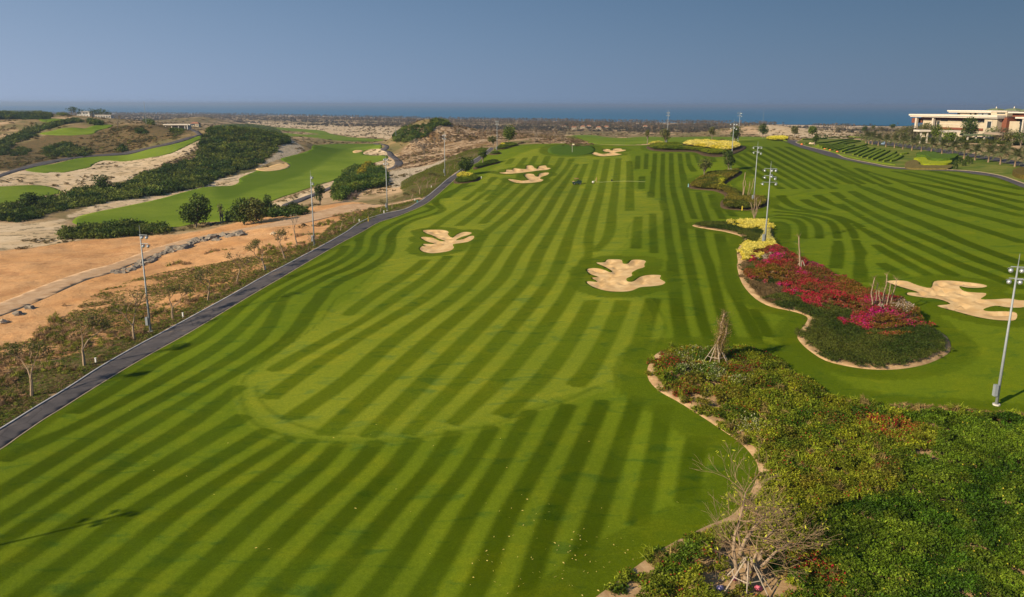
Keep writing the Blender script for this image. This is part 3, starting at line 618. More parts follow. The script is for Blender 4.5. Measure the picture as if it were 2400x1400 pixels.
def line_attr(V, lines, half, auto=False):
    """signed distance into the nearest traced band; bands end square; with auto the width follows the gap to the next band"""
    d1 = np.full(len(V), 9.0); d2 = np.full(len(V), 9.0); al = np.full(len(V), -9.0)
    for px in lines:
        P = np.array([at(*p)[:2] for p in spline(px, False, 3)]) if len(px) > 2 else np.array([at(*p)[:2] for p in px])
        m = np.nonzero((V[:, 0] > P[:, 0].min() - 7) & (V[:, 0] < P[:, 0].max() + 7) & (V[:, 1] > P[:, 1].min() - 7) & (V[:, 1] < P[:, 1].max() + 7))[0]
        if not len(m): continue
        x, y = V[m, 0], V[m, 1]; best = np.full(len(m), 1e9); ba = np.full(len(m), -9.0); n_ = len(P)
        for i in range(1, n_):
            a, b_ = P[i - 1], P[i]; e = b_ - a; L = math.hypot(*e) + 1e-9; e = e / L
            s_ = (x - a[0]) * e[0] + (y - a[1]) * e[1]; pr = np.abs(-(x - a[0]) * e[1] + (y - a[1]) * e[0]); t = np.clip(s_, 0, L); dd = np.hypot(s_ - t, pr)
            over = np.where((i == 1) & (s_ < 0), -s_, np.where((i == n_ - 1) & (s_ > L), s_ - L, -9.0))
            u_ = dd < best; best = np.where(u_, dd, best); ba = np.where(u_, over, ba)
            pe = (over > -9) & u_; best = np.where(pe, np.maximum(pr, over * .5), best)
        new1 = best < d1[m]; d2[m] = np.where(new1, d1[m], np.minimum(d2[m], best)); al[m] = np.where(new1, ba, al[m]); d1[m] = np.where(new1, best, d1[m])
    w = np.clip(0.272 * (d1 + d2), 0.85, half * 1.32) if auto else half
    return np.clip(np.where(al > -9, np.minimum(w - d1, -al), w - d1), -3, 3)
m_lawn, ns, ls, b = mat('mown_grass', 0.9, 0.015)
geo = ns.new('ShaderNodeNewGeometry'); pos = geo.outputs['Position']
n1 = noise(ns, ls, 0.45, 5, 0.6, pos, 0.3); n2 = noise(ns, ls, 0.05, 4, 0.6, pos, 0.5); n3 = noise(ns, ls, 7.0, 5, 0.75, pos); n4 = noise(ns, ls, 1.8, 5, 0.7, pos, 0.5)
st = attr(ns, 'stripe').outputs['Fac']
st = mth(ns, ls, 'ADD', st, mth(ns, ls, 'MULTIPLY', mth(ns, ls, 'SUBTRACT', n4, 0.5), 0.35))
dk = mapr(ns, ls, st, -0.38, 0.38, 0, 1, True)
LIGHT, DARKG = (0.155, 0.20, 0.014), (0.067, 0.108, 0.004)
inner = mapr(ns, ls, attr(ns, 'inner').outputs['Fac'], -0.4, 0.4)
lightc = mixc(ns, ls, inner, (0.130, 0.180, 0.008), (0.196, 0.236, 0.017))
darkc = mixc(ns, ls, inner, (0.050, 0.080, 0.001), (0.090, 0.124, 0.003))
c = mixc(ns, ls, mth(ns, ls, 'MULTIPLY', dk, 0.95), lightc, darkc)
edge = attr(ns, 'collar').outputs['Fac']                       # unstriped fringe near bunkers and beds
c = mixc(ns, ls, mapr(ns, ls, edge, 0.15, 0.9, 0, 0.8, True), c, (0.074, 0.110, 0.003))
c = mixc(ns, ls, mapr(ns, ls, attr(ns, 'arc').outputs['Fac'], -0.3, 0.3, 0, 0.6, True), c, (0.055, 0.092, 0.002))
c = mixc(ns, ls, mapr(ns, ls, n2, 0.42, 0.62, 0, 0.32), c, (0.09, 0.15, 0.008))
mpb = ns.new('ShaderNodeMapping'); mpb.inputs['Scale'].default_value = (0.22, 0.5, 0.3); mpb.inputs['Rotation'].default_value = (0, 0, -0.15); ls.new(pos, mpb.inputs[0])
blot = noise(ns, ls, 1.0, 5, 0.62, mpb.outputs[0], 0.8)
c = mixc(ns, ls, mapr(ns, ls, blot, 0.55, 0.66, 0, 0.8), c, mixc(ns, ls, 1.0, c, (0.55, 0.74, 1.6), 'MULTIPLY'))
mpy = ns.new('ShaderNodeMapping'); mpy.inputs['Scale'].default_value = (0.16, 0.3, 0.3); mpy.inputs['Location'].default_value = (31, 7, 0); ls.new(pos, mpy.inputs[0])
c = mixc(ns, ls, mapr(ns, ls, noise(ns, ls, 1.0, 4, 0.6, mpy.outputs[0], 0.6), 0.52, 0.70, 0, 0.9), c, mixc(ns, ls, 1.0, c, (1.32, 1.14, 1.0), 'MULTIPLY'))
n5 = noise(ns, ls, 2.6, 6, 0.75, pos, 0.2)
c = mixc(ns, ls, mapr(ns, ls, n3, 0.35, 0.65, 0, 0.75), c, mixc(ns, ls, 1.0, c, (0.55, 0.60, 0.5), 'MULTIPLY'))
c = mixc(ns, ls, mapr(ns, ls, n5, 0.40, 0.66, 0, 0.55), c, mixc(ns, ls, 1.0, c, (1.45, 1.32, 1.5), 'MULTIPLY'))
c = mixc(ns, ls, mapr(ns, ls, noise(ns, ls, 24, 3, 0.7, pos), 0.45, 0.62, 0, 0.5), c, mixc(ns, ls, 1.0, c, (0.55, 0.6, 0.5), 'MULTIPLY'))
ls.new(c, b.inputs['Base Color']); bumpn(ns, ls, b, n3, 0.35, 0.03)
lawn, LV = sheet('driving_range_lawn', LAWN, m_lawn, 0.03, lambda r: 0.33 + 0.0023 * r, holes=list(BK.values()))
fattr(lawn, 'stripe', np.maximum.reduce([line_attr(LV, DARK_A, HW, True), line_attr(LV, DARK_B, HW, True), line_attr(LV, DARK_C, HW, True), line_attr(LV, DARK_D, HW * 1.1, True)]))
fattr(lawn, 'inner', np.clip(sdf(ZB, LV[:, 0], LV[:, 1], 3), -3, 3))
col_ = np.full(len(LV), 0.0)
for k, P in BK.items():
    w = {'left': 3.4, 'mid': 3.8, 'right': 3.2}.get(k, 3.2)
    col_ = np.maximum(col_, 1 - sstep(w * 0.45, w, -sdf(P, LV[:, 0], LV[:, 1], 6)))
for k in ('near', 'island', 'shrub', 'crest'):
    w = {'near': 5.0, 'island': 3.2}.get(k, 3.5)
    col_ = np.maximum(col_, 0.95 * (1 - sstep(w * 0.4, w, -sdf(SB[k], LV[:, 0], LV[:, 1], 6))))
GREEN = world_poly([(1285,350),(1300,342),(1340,340),(1385,343),(1395,352),(1380,362),(1330,365),(1290,360)], True, 4)
col_ = np.maximum(col_, 1 - sstep(2, 5, -sdf(GREEN, LV[:, 0], LV[:, 1], 6)))
for P in (wl_r, rp_l): col_ = np.maximum(col_, 1 - sstep(0.8, 2.4, dist_line(P, LV[:, 0], LV[:, 1])))
fattr(lawn, 'collar', col_)
ARCS = [[(561,905),(572,955),(600,995),(680,1025),(800,1037),(930,1034),(1060,1014),(1160,995),(1250,962),(1330,938),(1400,905)], [(600,905),(615,945),(660,980),(740,1010),(830,1018)],
        [(566,900),(590,870),(660,820),(740,765),(775,720),(790,700),(850,662),(905,610),(925,575),(925,548)], [(1805,475),(1860,457),(1910,448),(1990,441),(2080,439)],
        [(1535,830),(1560,770),(1548,735),(1520,705)], [(1470,560),(1475,530),(1510,505),(1560,503)]]
fattr(lawn, 'arc', line_attr(LV, ARCS, 0.22))
tag(lawn, 'striped mown lawn of the driving range', kind='structure')

# ---- plain fairways
m_fair, ns, ls, b = mat('fairway_grass', 0.9, 0.015)
geo = ns.new('ShaderNodeNewGeometry'); pos = geo.outputs['Position']
mpv = ns.new('ShaderNodeMapping'); mpv.inputs['Rotation'].default_value = (0, 0, R(-28)); ls.new(pos, mpv.inputs[0])
sx = ns.new('ShaderNodeSeparateXYZ'); ls.new(mpv.outputs[0], sx.inputs[0])
halves = mapr(ns, ls, mth(ns, ls, 'ADD', sx.outputs[0], mth(ns, ls, 'MULTIPLY', noise(ns, ls, 0.03, 3, 0.5, pos), 10)), -251, -248.5, 0, 1, True)
c = mixc(ns, ls, mapr(ns, ls, noise(ns, ls, 0.03, 4, 0.6, pos, 0.4), 0.35, 0.65), (0.105, 0.165, 0.012), (0.175, 0.235, 0.024))
c = mixc(ns, ls, mapr(ns, ls, noise(ns, ls, 1.1, 6, 0.7, pos), 0.35, 0.75, 0, 0.4), c, (0.05, 0.09, 0.01))
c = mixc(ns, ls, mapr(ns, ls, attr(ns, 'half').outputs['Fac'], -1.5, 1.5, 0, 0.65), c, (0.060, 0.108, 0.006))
ls.new(c, b.inputs['Base Color']); bumpn(ns, ls, b, noise(ns, ls, 2.0, 4, 0.7, pos), 0.3, 0.1)
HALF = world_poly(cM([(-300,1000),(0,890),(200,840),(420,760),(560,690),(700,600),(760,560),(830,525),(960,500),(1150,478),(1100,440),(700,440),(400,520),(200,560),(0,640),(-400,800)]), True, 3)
LBL = {'valley': 'long green fairway in the valley left of the cart path', 'upper': 'sloping green fairway below the brown scrub hill', 'corner': 'green tip at the left edge of the photo', 'plateau': 'small green on top of the brown hill',
       'far_left': 'far green strip beside the white villa hill', 'far_valley': 'far green strip behind the valley dunes', 'beyond': 'far fairway beyond the crest of the range'}
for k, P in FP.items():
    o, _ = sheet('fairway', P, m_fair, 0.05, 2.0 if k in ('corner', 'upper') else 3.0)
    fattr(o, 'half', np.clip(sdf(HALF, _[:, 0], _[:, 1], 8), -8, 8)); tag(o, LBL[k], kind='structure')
m_gr, ns, ls, b = mat('rough_lawn', 0.9, 0.015)
geo = ns.new('ShaderNodeNewGeometry'); pos = geo.outputs['Position']
c = mixc(ns, ls, mapr(ns, ls, noise(ns, ls, 0.12, 5, 0.6, pos, 0.4), 0.38, 0.62), (0.085, 0.125, 0.02), (0.19, 0.19, 0.045))
ls.new(mixc(ns, ls, mapr(ns, ls, noise(ns, ls, 1.4, 5, 0.7, pos), 0.4, 0.7, 0, 0.5), c, (0.06, 0.10, 0.012)), b.inputs['Base Color'])
o, _ = sheet('lawn_bank', GRASS_R, m_gr, 0.04, 2.0); tag(o, 'grass bank between the right hand path and the driveway', kind='structure')
m_put, ns, ls, b = mat('putting_grass', 0.9, 0.02)
geo = ns.new('ShaderNodeNewGeometry')
ls.new(mixc(ns, ls, noise(ns, ls, 0.4, 4, 0.6, geo.outputs[0]), (0.045, 0.09, 0.008), (0.07, 0.12, 0.012)), b.inputs['Base Color'])
o, _ = sheet('target_green', GREEN, m_put, 0.06, 2.5); tag(o, 'dark oval target green below the crest, with a flag', kind='structure')

# ---- paths
m_asph, ns, ls, b = mat('asphalt', 0.85, 0.25)
geo = ns.new('ShaderNodeNewGeometry'); pos = geo.outputs['Position']
c = mixc(ns, ls, mapr(ns, ls, noise(ns, ls, 0.5, 5, 0.6, pos, 0.4), 0.35, 0.65), (0.050, 0.046, 0.050), (0.082, 0.073, 0.075))
c = mixc(ns, ls, mapr(ns, ls, noise(ns, ls, 9, 4, 0.7, pos), 0.5, 0.75, 0, 0.5), c, (0.13, 0.115, 0.11))
c = mixc(ns, ls, mapr(ns, ls, noise(ns, ls, 0.22, 6, 0.75, pos, 1.5), 0.60, 0.70, 0, 0.55), c, (0.22, 0.16, 0.10))
vo = ns.new('ShaderNodeTexVoronoi'); vo.feature = 'DISTANCE_TO_EDGE'; vo.inputs['Scale'].default_value = 0.22; ls.new(pos, vo.inputs['Vector'])
c = mixc(ns, ls, mapr(ns, ls, vo.outputs['Distance'], 0.0, 0.02, 0.6, 0), c, (0.02, 0.018, 0.018))
ls.new(c, b.inputs['Base Color']); bumpn(ns, ls, b, noise(ns, ls, 14, 3, 0.7, pos), 0.3, 0.01)
m_conc = simple('pale_concrete', (0.42, 0.42, 0.43), 0.85, 0.2, 1.5)
m_sandline = simple('edging_concrete', (0.42, 0.33, 0.22), 0.9, 0.25, 1.5)
def kerb(name, line, w, h, material, parent, side=1.0, z0=-0.2):
    P = np.array(line); V = []; F = []
    T = np.gradient(P, axis=0); T /= np.linalg.norm(T, axis=1)[:, None] + 1e-9; Nn = np.stack([-T[:, 1], T[:, 0]], -1) * side
    z = ground_z(P[:, 0], P[:, 1])
    for i in range(len(P)):
        a_, b_ = P[i], P[i] + Nn[i] * w
        V += [(a_[0], a_[1], z[i] + z0), (a_[0], a_[1], z[i] + h), (b_[0], b_[1], z[i] + h), (b_[0], b_[1], z[i] + z0)]
    for i in range(len(P) - 1):
        for k in range(3): F.append((4 * i + k, 4 * i + k + 1, 4 * i + 4 + k + 1, 4 * i + 4 + k))
    return mesh_obj(name, V, F, material, parent)
path, _ = sheet('cart_path', PATHP, m_asph, 0.055, 1.2); tag(path, 'dark asphalt cart path along the left of the striped lawn', kind='structure')
kerb('kerb', wl_l, 0.18, 0.16, m_conc, path, 1.0); kerb('edging', wl_r, 0.12, 0.075, m_sandline, path, 1.0)
rpath, _ = sheet('cart_path', RPATHP, m_asph, 0.06, 1.5); tag(rpath, 'dark asphalt cart path curving round the top right of the lawn', kind='structure')
kerb('edging', rp_r, 0.4, 0.11, m_sandline, rpath, 1.0)
for P, lb in ((VPATH, 'winding asphalt path at the far end of the valley fairway'), (VPATH2, 'asphalt path between the valley fairway and the orange earth'), (UPATH, 'asphalt path under the brown scrub hill')):
    o, _ = sheet('cart_path', P, m_asph, 0.12, 3.0); tag(o, lb, kind='structure')
o, _ = sheet('driveway', DRIVE, m_asph, 0.08, 3.0); tag(o, 'asphalt driveway behind the row of palms', kind='structure')
m_dirt, ns, ls, b = mat('dirt_track', 0.95, 0.05)
geo = ns.new('ShaderNodeNewGeometry'); pos = geo.outputs['Position']
c = mixc(ns, ls, mapr(ns, ls, noise(ns, ls, 0.3, 5, 0.65, pos, 1.0), 0.35, 0.65), (0.36, 0.225, 0.125), (0.50, 0.35, 0.22))
ls.new(c, b.inputs['Base Color']); bumpn(ns, ls, b, noise(ns, ls, 2.0, 5, 0.7, pos), 0.5, 0.1)
o, _ = sheet('dirt_track', DIRT, m_dirt, 0.05, 2.0); tag(o, 'pale dusty track across the orange earth', kind='structure')

# ---- bunkers: sand below a turf lip
m_sand, ns, ls, b = mat('bunker_sand', 0.95, 0.05)
geo = ns.new('ShaderNodeNewGeometry'); pos = geo.outputs['Position']
c = mixc(ns, ls, mapr(ns, ls, noise(ns, ls, 0.5, 5, 0.6, pos, 0.5), 0.4, 0.62), (0.50, 0.33, 0.155), (0.60, 0.43, 0.225))
rk = ns.new('ShaderNodeTexWave'); rk.inputs['Scale'].default_value = 0.9; rk.inputs['Distortion'].default_value = 2.5; rk.inputs['Detail'].default_value = 3; ls.new(pos, rk.inputs['Vector'])
ls.new(mixc(ns, ls, mth(ns, ls, 'MULTIPLY', rk.outputs['Fac'], 0.05), c, (0.44, 0.29, 0.14)), b.inputs['Base Color']); bumpn(ns, ls, b, noise(ns, ls, 1.5, 5, 0.7, pos), 0.3, 0.05)
m_lip = simple('bunker_lip', (0.10, 0.115, 0.015), 0.95, 0.4, 4.0)
BL = {'left': 'fan shaped sand bunker nearest the left cart path', 'mid': 'large flower shaped sand bunker in the middle of the lawn', 'back_a': 'upper of the two lobed sand bunkers in the far left lawn', 'back_b': 'lower of the two lobed sand bunkers in the far left lawn',
      'crest': 'twin lobed sand bunker below the crest beside the flag', 'right': 'long sand bunker with grass islands beside the right pole'}
ISL = Z(1500,450,2.5456)([(1800,600),(1850,598),(1925,622),(1920,632),(1860,622),(1805,610)])
def sand_z(P, depth):
    def f(x, y):
        d = sdf(P, x, y, 8); e = 0.4; gxx = sdf(P, x + e, y, 8) - d; gyy = sdf(P, x, y + e, 8) - d
        fl = np.clip((gxx * 0.45 - gyy * 0.9) / e, 0, 1)             # steep on the far and left sides, flashed up to the turf on the near side
        return ground_z(x, y) - 0.02 - depth * (0.9 * fl * (1 - sstep(1.5, 3.5, d)) + 0.35 * sstep(0, 3, d))
    return f
for k, P in BK.items():
    depth = 0.62 if k in ('left', 'mid', 'right') else 0.75
    o, SV = sheet('bunker', P, m_sand, 0.0, 0.7 if depth < .7 else 1.0, zfun=sand_z(P, depth), skirt=0); tag(o, BL[k], kind='structure')
    V = []; F = []; z = ground_z(P[:, 0], P[:, 1]); n_ = len(P)
    for i in range(n_): V += [(P[i, 0], P[i, 1], z[i] + 0.03), (P[i, 0], P[i, 1], z[i] - depth * 1.3 - 0.1)]
    for i in range(n_): j = (i + 1) % n_; F.append((2 * i, 2 * j, 2 * j + 1, 2 * i + 1))
    mesh_obj('lip', V, F, m_lip, o)
# small far bunkers as sand patches on the fairway
for px, lb in ((cM([(0,705),(100,690),(200,660),(280,650),(315,662),(310,690),(230,715),(120,727),(30,722)]), 'pale kidney bunker at the edge of the valley fairway'),
               (cM([(905,545),(940,530),(1000,532),(990,545),(930,557)]), 'small round bunker at the end of the valley fairway')):
    P = world_poly(px, True, 3); o, _ = sheet('bunker', P, m_sand, 0.10, 2.0); tag(o, lb, kind='structure')
# soil of the planting beds
m_soil, ns, ls, b = mat('bed_soil', 0.95, 0.05)
geo = ns.new('ShaderNodeNewGeometry'); pos = geo.outputs['Position']
c = mixc(ns, ls, mapr(ns, ls, noise(ns, ls, 0.8, 5, 0.65, pos, 0.5), 0.4, 0.6), (0.30, 0.195, 0.10), (0.42, 0.29, 0.16))
ls.new(c, b.inputs['Base Color']); bumpn(ns, ls, b, noise(ns, ls, 3, 5, 0.7, pos), 0.6, 0.1)
SBL = {'near': 'bare sandy edge of the big planting bed, lower right', 'island': 'sandy edge of the island bed with red bougainvillea', 'shrub': 'soil under the olive shrubs right of the parked utility cart', 'crest': 'soil of the yellow shrub bed on the crest',
       'path_a': 'soil of the bed with the round tree beside the path', 'path_b': 'soil of the second hedge bed beside the path', 'path_c': 'soil of the small hedge bed near the crest', 'path_d': 'soil of the bed at the end of the left path'}
m_mulch = simple('dark_mulch', (0.075, 0.052, 0.030), .95, .35, 2.0, .05, 0, .6)
def shrink(P, w):
    T_ = np.roll(P, -1, 0) - np.roll(P, 1, 0); T_ /= np.linalg.norm(T_, axis=1)[:, None] + 1e-9; ar = 0.5 * np.sum(P[:, 0] * np.roll(P[:, 1], -1) - np.roll(P[:, 0], -1) * P[:, 1])
    return P + np.stack([-T_[:, 1], T_[:, 0]], -1) * w * (1 if ar > 0 else -1)
for k, P in SB.items():
    P = shrink(P, {'near': .1, 'island': .25}.get(k, 0)) if k in ('near', 'island') else P
    o, _ = sheet('bed_soil', P, m_soil if k in ('near', 'island') else m_mulch, 0.10, 1.5 if k in ('near', 'island') else 2.5); tag(o, SBL[k], kind='structure')
# ============================================================ vegetation that nobody could count
def leaf_material(name, trans=0.25, rough=0.6):
    m = bpy.data.materials.new(name); m.use_nodes = True; ns = m.node_tree.nodes; ls = m.node_tree.links; ns.clear()
    out = ns.new('ShaderNodeOutputMaterial'); d = ns.new('ShaderNodeBsdfDiffuse'); t = ns.new('ShaderNodeBsdfTranslucent'); g = ns.new('ShaderNodeBsdfGlossy')
    g.inputs['Roughness'].default_value = 0.55; g.inputs['Color'].default_value = (0.6, 0.6, 0.55, 1)
    mx = ns.new('ShaderNodeMixShader'); mx.inputs[0].default_value = trans; mx2 = ns.new('ShaderNodeMixShader'); mx2.inputs[0].default_value = 0.012
    ls.new(d.outputs[0], mx.inputs[1]); ls.new(t.outputs[0], mx.inputs[2]); ls.new(mx.outputs[0], mx2.inputs[1]); ls.new(g.outputs[0], mx2.inputs[2]); ls.new(mx2.outputs[0], out.inputs[0])
    return m, ns, ls, d, t
def inst_leaf_mat(name):            # colours come with every instance; 'lv' is a random value per leaf
    m, ns, ls, d, t = leaf_material(name)
    tint = attr(ns, 'tint', 'INSTANCER'); flow = attr(ns, 'flower', 'INSTANCER'); lv = attr(ns, 'lv').outputs['Fac']
    frac = attr(ns, 'ffrac', 'INSTANCER').outputs['Fac']
    br = mapr(ns, ls, mth(ns, ls, 'FRACT', mth(ns, ls, 'MULTIPLY', lv, 7.31)), 0, 1, 0.55, 1.5)
    sc = ns.new('ShaderNodeVectorMath'); sc.operation = 'SCALE'; ls.new(tint.outputs['Color'], sc.inputs[0]); ls.new(br, sc.inputs['Scale'])
    isf = mth(ns, ls, 'LESS_THAN', lv, frac)
    c = mixc(ns, ls, isf, sc.outputs[0], flow.outputs['Color'])
    ls.new(c, d.inputs['Color']); ls.new(c, t.inputs['Color']); return m
M_INST = inst_leaf_mat('foliage')
def leaf_quads(C, size, rng, up=0.5, aspect=0.55):
    """one small quad per centre, random turn"""
    n_ = len(C); nrm = rng.normal(size=(n_, 3)); nrm[:, 2] = np.abs(nrm[:, 2]) + up; nrm /= np.linalg.norm(nrm, axis=1)[:, None]
    a = np.cross(nrm, rng.normal(size=(n_, 3))); a /= np.linalg.norm(a, axis=1)[:, None] + 1e-9; b_ = np.cross(nrm, a)
    s = (size * rng.uniform(0.6, 1.3, n_))[:, None] if np.isscalar(size) else size[:, None]
    a = a * s * 0.5; b_ = b_ * s * 0.5 * aspect
    V = np.stack([C - a * 1.0, C - b_, C + a, C + b_], 1).reshape(-1, 3)
    return V, np.arange(4 * n_).reshape(-1, 4)
PROTO = {}
def proto(name, n, rx, rz, size, shell=0.5, up=0.5, base=0.0, aspect=0.55, seed=0, dome=True):
    rng = np.random.default_rng(seed); d = rng.normal(size=(n, 3)); d /= np.linalg.norm(d, axis=1)[:, None]
    if dome: d[:, 2] = np.abs(d[:, 2])
    r = shell + (1 - shell) * rng.random(n) ** 0.6; lump = 0.8 + 0.35 * np.sin(d[:, 0] * 5 + seed) * np.cos(d[:, 1] * 4 + seed * 2)
    C = d * (r * lump)[:, None] * np.array([rx, rx, rz]); C[:, 2] += base
    V, F = leaf_quads(C, size, rng, up, aspect)
    me = bpy.data.meshes.new('leaf_clump'); me.from_pydata(V.tolist(), [], F.tolist()); me.materials.append(M_INST)
    q = me.attributes.new('lv', 'FLOAT', 'POINT'); q.data.foreach_set('value', np.repeat(rng.random(n), 4).astype(np.float32))
    o = bpy.data.objects.new('leaf_clump', me); PROTO.setdefault(name, []).append(o)
for k in range(3):
    proto('shrub', 80, 0.46, 0.40, 0.17, 0.35, 0.6, seed=k)
    proto('cover', 60, 0.42, 0.20, 0.12, 0.3, 1.0, seed=10 + k)
    proto('bush', 190, 1.0, 0.95, 0.30, 0.62, 0.5, seed=20 + k)
    proto('tuft', 26, 0.30, 0.16, 0.16, 0.2, 0.4, seed=30 + k, aspect=0.25)
    proto('grass', 60, 0.30, 0.55, 0.50, 0.2, 0.0, seed=40 + k, aspect=0.07)
    proto('farbush', 60, 1.0, 0.9, 0.55, 0.5, 0.5, seed=50 + k)
# a far palm seen as trunk and a ragged head
for k in range(2):
    mb = MB(); mb.tube([(0, 0, 0), (0.1, 0, 3.2), (0.0, 0.1, 6.2)], [0.22, 0.16, 0.13], 4, False)
    rng = random.Random(k)
    for i in range(11):
        a = i * 0.571 + rng.random(); el = rng.uniform(-0.5, 0.9); L = rng.uniform(1.8, 2.6)
        p0 = Vector((0, 0.1, 6.1)); p1 = p0 + Vector((math.cos(a) * L * .55, math.sin(a) * L * .55, el * L * .6)); p2 = p0 + Vector((math.cos(a) * L, math.sin(a) * L, el * L * .6 - 0.8))
        w = Vector((-math.sin(a), math.cos(a), 0)) * 0.35; b_ = len(mb.v); mb.v += [p0 - w * .2, p0 + w * .2, p1 - w, p1 + w, p2 - w * .3, p2 + w * .3]; mb.f += [(b_, b_ + 1, b_ + 3, b_ + 2), (b_ + 2, b_ + 3, b_ + 5, b_ + 4)]
    me = bpy.data.meshes.new('far_palm'); me.from_pydata([tuple(v) for v in mb.v], [], mb.f); me.materials.append(M_INST)
    q = me.attributes.new('lv', 'FLOAT', 'POINT'); q.data.foreach_set('value', np.full(len(mb.v), 0.5, np.float32))
    PROTO.setdefault('farpalm', []).append(bpy.data.objects.new('far_palm', me))
PCOL = {}
for k, os_ in PROTO.items():
    c_ = bpy.data.collections.new('clumps_' + k); PCOL[k] = c_
    for o in os_: c_.objects.link(o)
def scatter(name, pts, scale, tint, kindp, flower=None, ffrac=None, zs=None, tilt=0.25):
    pts = np.asarray(pts, np.float32); n_ = len(pts)
    me = bpy.data.meshes.new(name); me.vertices.add(n_); me.vertices.foreach_set('co', pts.ravel())
    def A(nm, t, v, f):
        q = me.attributes.new(nm, t, 'POINT'); q.data.foreach_set(f, np.ascontiguousarray(v, np.float32).ravel())
    sc = np.broadcast_to(np.asarray(scale, float), (n_,)); z_ = sc if zs is None else np.broadcast_to(zs, (n_,)) * sc
    A('sc', 'FLOAT_VECTOR', np.stack([sc, sc, z_], -1), 'vector')
    rot = np.stack([RNG.normal(0, tilt, n_), RNG.normal(0, tilt, n_), RNG.uniform(0, 6.28, n_)], -1); A('rt', 'FLOAT_VECTOR', rot, 'vector')
    tint = np.broadcast_to(tint, (n_, 3)); A('tint', 'FLOAT_COLOR', np.column_stack([np.clip(tint, 0, 1), np.ones(n_)]), 'color')
    flower = np.broadcast_to((0, 0, 0) if flower is None else flower, (n_, 3)); A('flower', 'FLOAT_COLOR', np.column_stack([flower, np.ones(n_)]), 'color')
    A('ffrac', 'FLOAT', np.broadcast_to(0.0 if ffrac is None else ffrac, (n_,)), 'value')
    o = bpy.data.objects.new(name, me); COL.objects.link(o)
    ng = bpy.data.node_groups.new('scatter', 'GeometryNodeTree'); ng.interface.new_socket('Geometry', in_out='INPUT', socket_type='NodeSocketGeometry'); ng.interface.new_socket('Geometry', in_out='OUTPUT', socket_type='NodeSocketGeometry')
    N_ = ng.nodes; L_ = ng.links; gi = N_.new('NodeGroupInput'); go = N_.new('NodeGroupOutput'); ci = N_.new('GeometryNodeCollectionInfo'); ci.inputs[0].default_value = PCOL[kindp]; ci.inputs[1].default_value = True; ci.inputs[2].default_value = True
    ip = N_.new('GeometryNodeInstanceOnPoints'); ip.inputs['Pick Instance'].default_value = True
    def NA(nm, t='FLOAT_VECTOR'):
        q = N_.new('GeometryNodeInputNamedAttribute'); q.data_type = t; q.inputs[0].default_value = nm; return q.outputs[0]
    L_.new(gi.outputs[0], ip.inputs['Points']); L_.new(ci.outputs[0], ip.inputs['Instance'])
    er = N_.new('FunctionNodeEulerToRotation'); L_.new(NA('rt'), er.inputs[0]); L_.new(er.outputs[0], ip.inputs['Rotation']); L_.new(NA('sc'), ip.inputs['Scale'])
    L_.new(ip.outputs[0], go.inputs[0]); md = o.modifiers.new('scatter', 'NODES'); md.node_group = ng
    return o
def pts_in(P, step, jit=0.5, holes=()):
    x0, y0 = P.min(0); x1, y1 = P.max(0); X, Y = np.meshgrid(np.arange(x0, x1, step), np.arange(y0, y1, step)); X = X.ravel(); Y = Y.ravel()
    X = X + RNG.uniform(-jit, jit, X.shape) * step; Y = Y + RNG.uniform(-jit, jit, Y.shape) * step
    k = inside(P, X, Y) & ((np.abs(np.arctan2(X, Y)) < R(41)) | (Y < 60))
    for h in holes: k &= ~inside(h, X, Y)
    return X[k], Y[k]
def mixv(a, b, t): return np.asarray(a) * (1 - t)[:, None] + np.asarray(b) * t[:, None]

# ---------------- the big near bed
NEARP = world_poly(BED1, True, 3)
BARE = [world_poly(p, True, 3) for p in ([(1625,925),(1640,915),(1680,918),(1690,925),(1675,942),(1660,955),(1645,945)], [(2140,1070),(2160,1072),(2190,1085),(2185,1095),(2150,1090)],
        [(1400,1396),(1443,1362),(1486,1335),(1500,1345),(1470,1385),(1470,1420),(1380,1440)], [(1690,1330),(1740,1310),(1800,1330),(1830,1370),(1800,1400),(1690,1400),(1670,1360)])]
GREENREG = world_poly([(2110,985),(2140,1005),(2190,1015),(2200,1040),(2170,1085),(2110,1115),(2110,1150),(2050,1185),(1970,1200),(1925,1230),(1900,1262),(1930,1320),(1975,1370),(1990,1420),(1980,1500),(1960,1820),(2920,1820),(2920,1030),(2400,995),(2250,985)], True, 3)
x, y = pts_in(NEARP, 0.34); ing = inside(GREENREG, x, y); d = sdf(NEARP, x, y, 3)
bare = np.zeros(x.shape, bool)
for Bp in BARE: bare |= sdf(Bp, x, y, 3) > (fbm(x * .8, y * .8, 77) * 1.2)
rim = np.where(x < 45, 0.0, -0.1)
k = (~ing) & (d > rim + fbm(x / 1.5, y / 1.5, 3) * 0.12) & ~bare & (fbm(x / 3, y / 3, 8, 3) > -0.30)
x1, y1, d1 = x[k], y[k], d[k]; q1 = fbm(x1 / 6, y1 / 6, 11, 4) + 0.5; q2 = fbm(x1 / 1.3, y1 / 1.3, 12, 3) + 0.5; q3 = fbm(x1 / 3, y1 / 3, 14, 4) + 0.5
f1, ca, cb = cells(x1, y1, 2.3, 5); h1 = (0.15 + 0.85 * sstep(0.2, 2.0, d1)) * (0.5 + 1.5 * ca) * np.sqrt(np.clip(1 - (f1 / 0.85) ** 2, 0.02, 1)) + 0.15 * q2
tint = mixv((0.070, 0.120, 0.009), (0.175, 0.190, 0.014), sstep(0.38, 0.62, q1)); tint = mixv(tint, (0.27, 0.29, 0.015), sstep(0.52, 0.68, q2) * 0.7); tint = mixv(tint, (0.13, 0.08, 0.018), sstep(0.56, 0.68, q3) * 0.5)
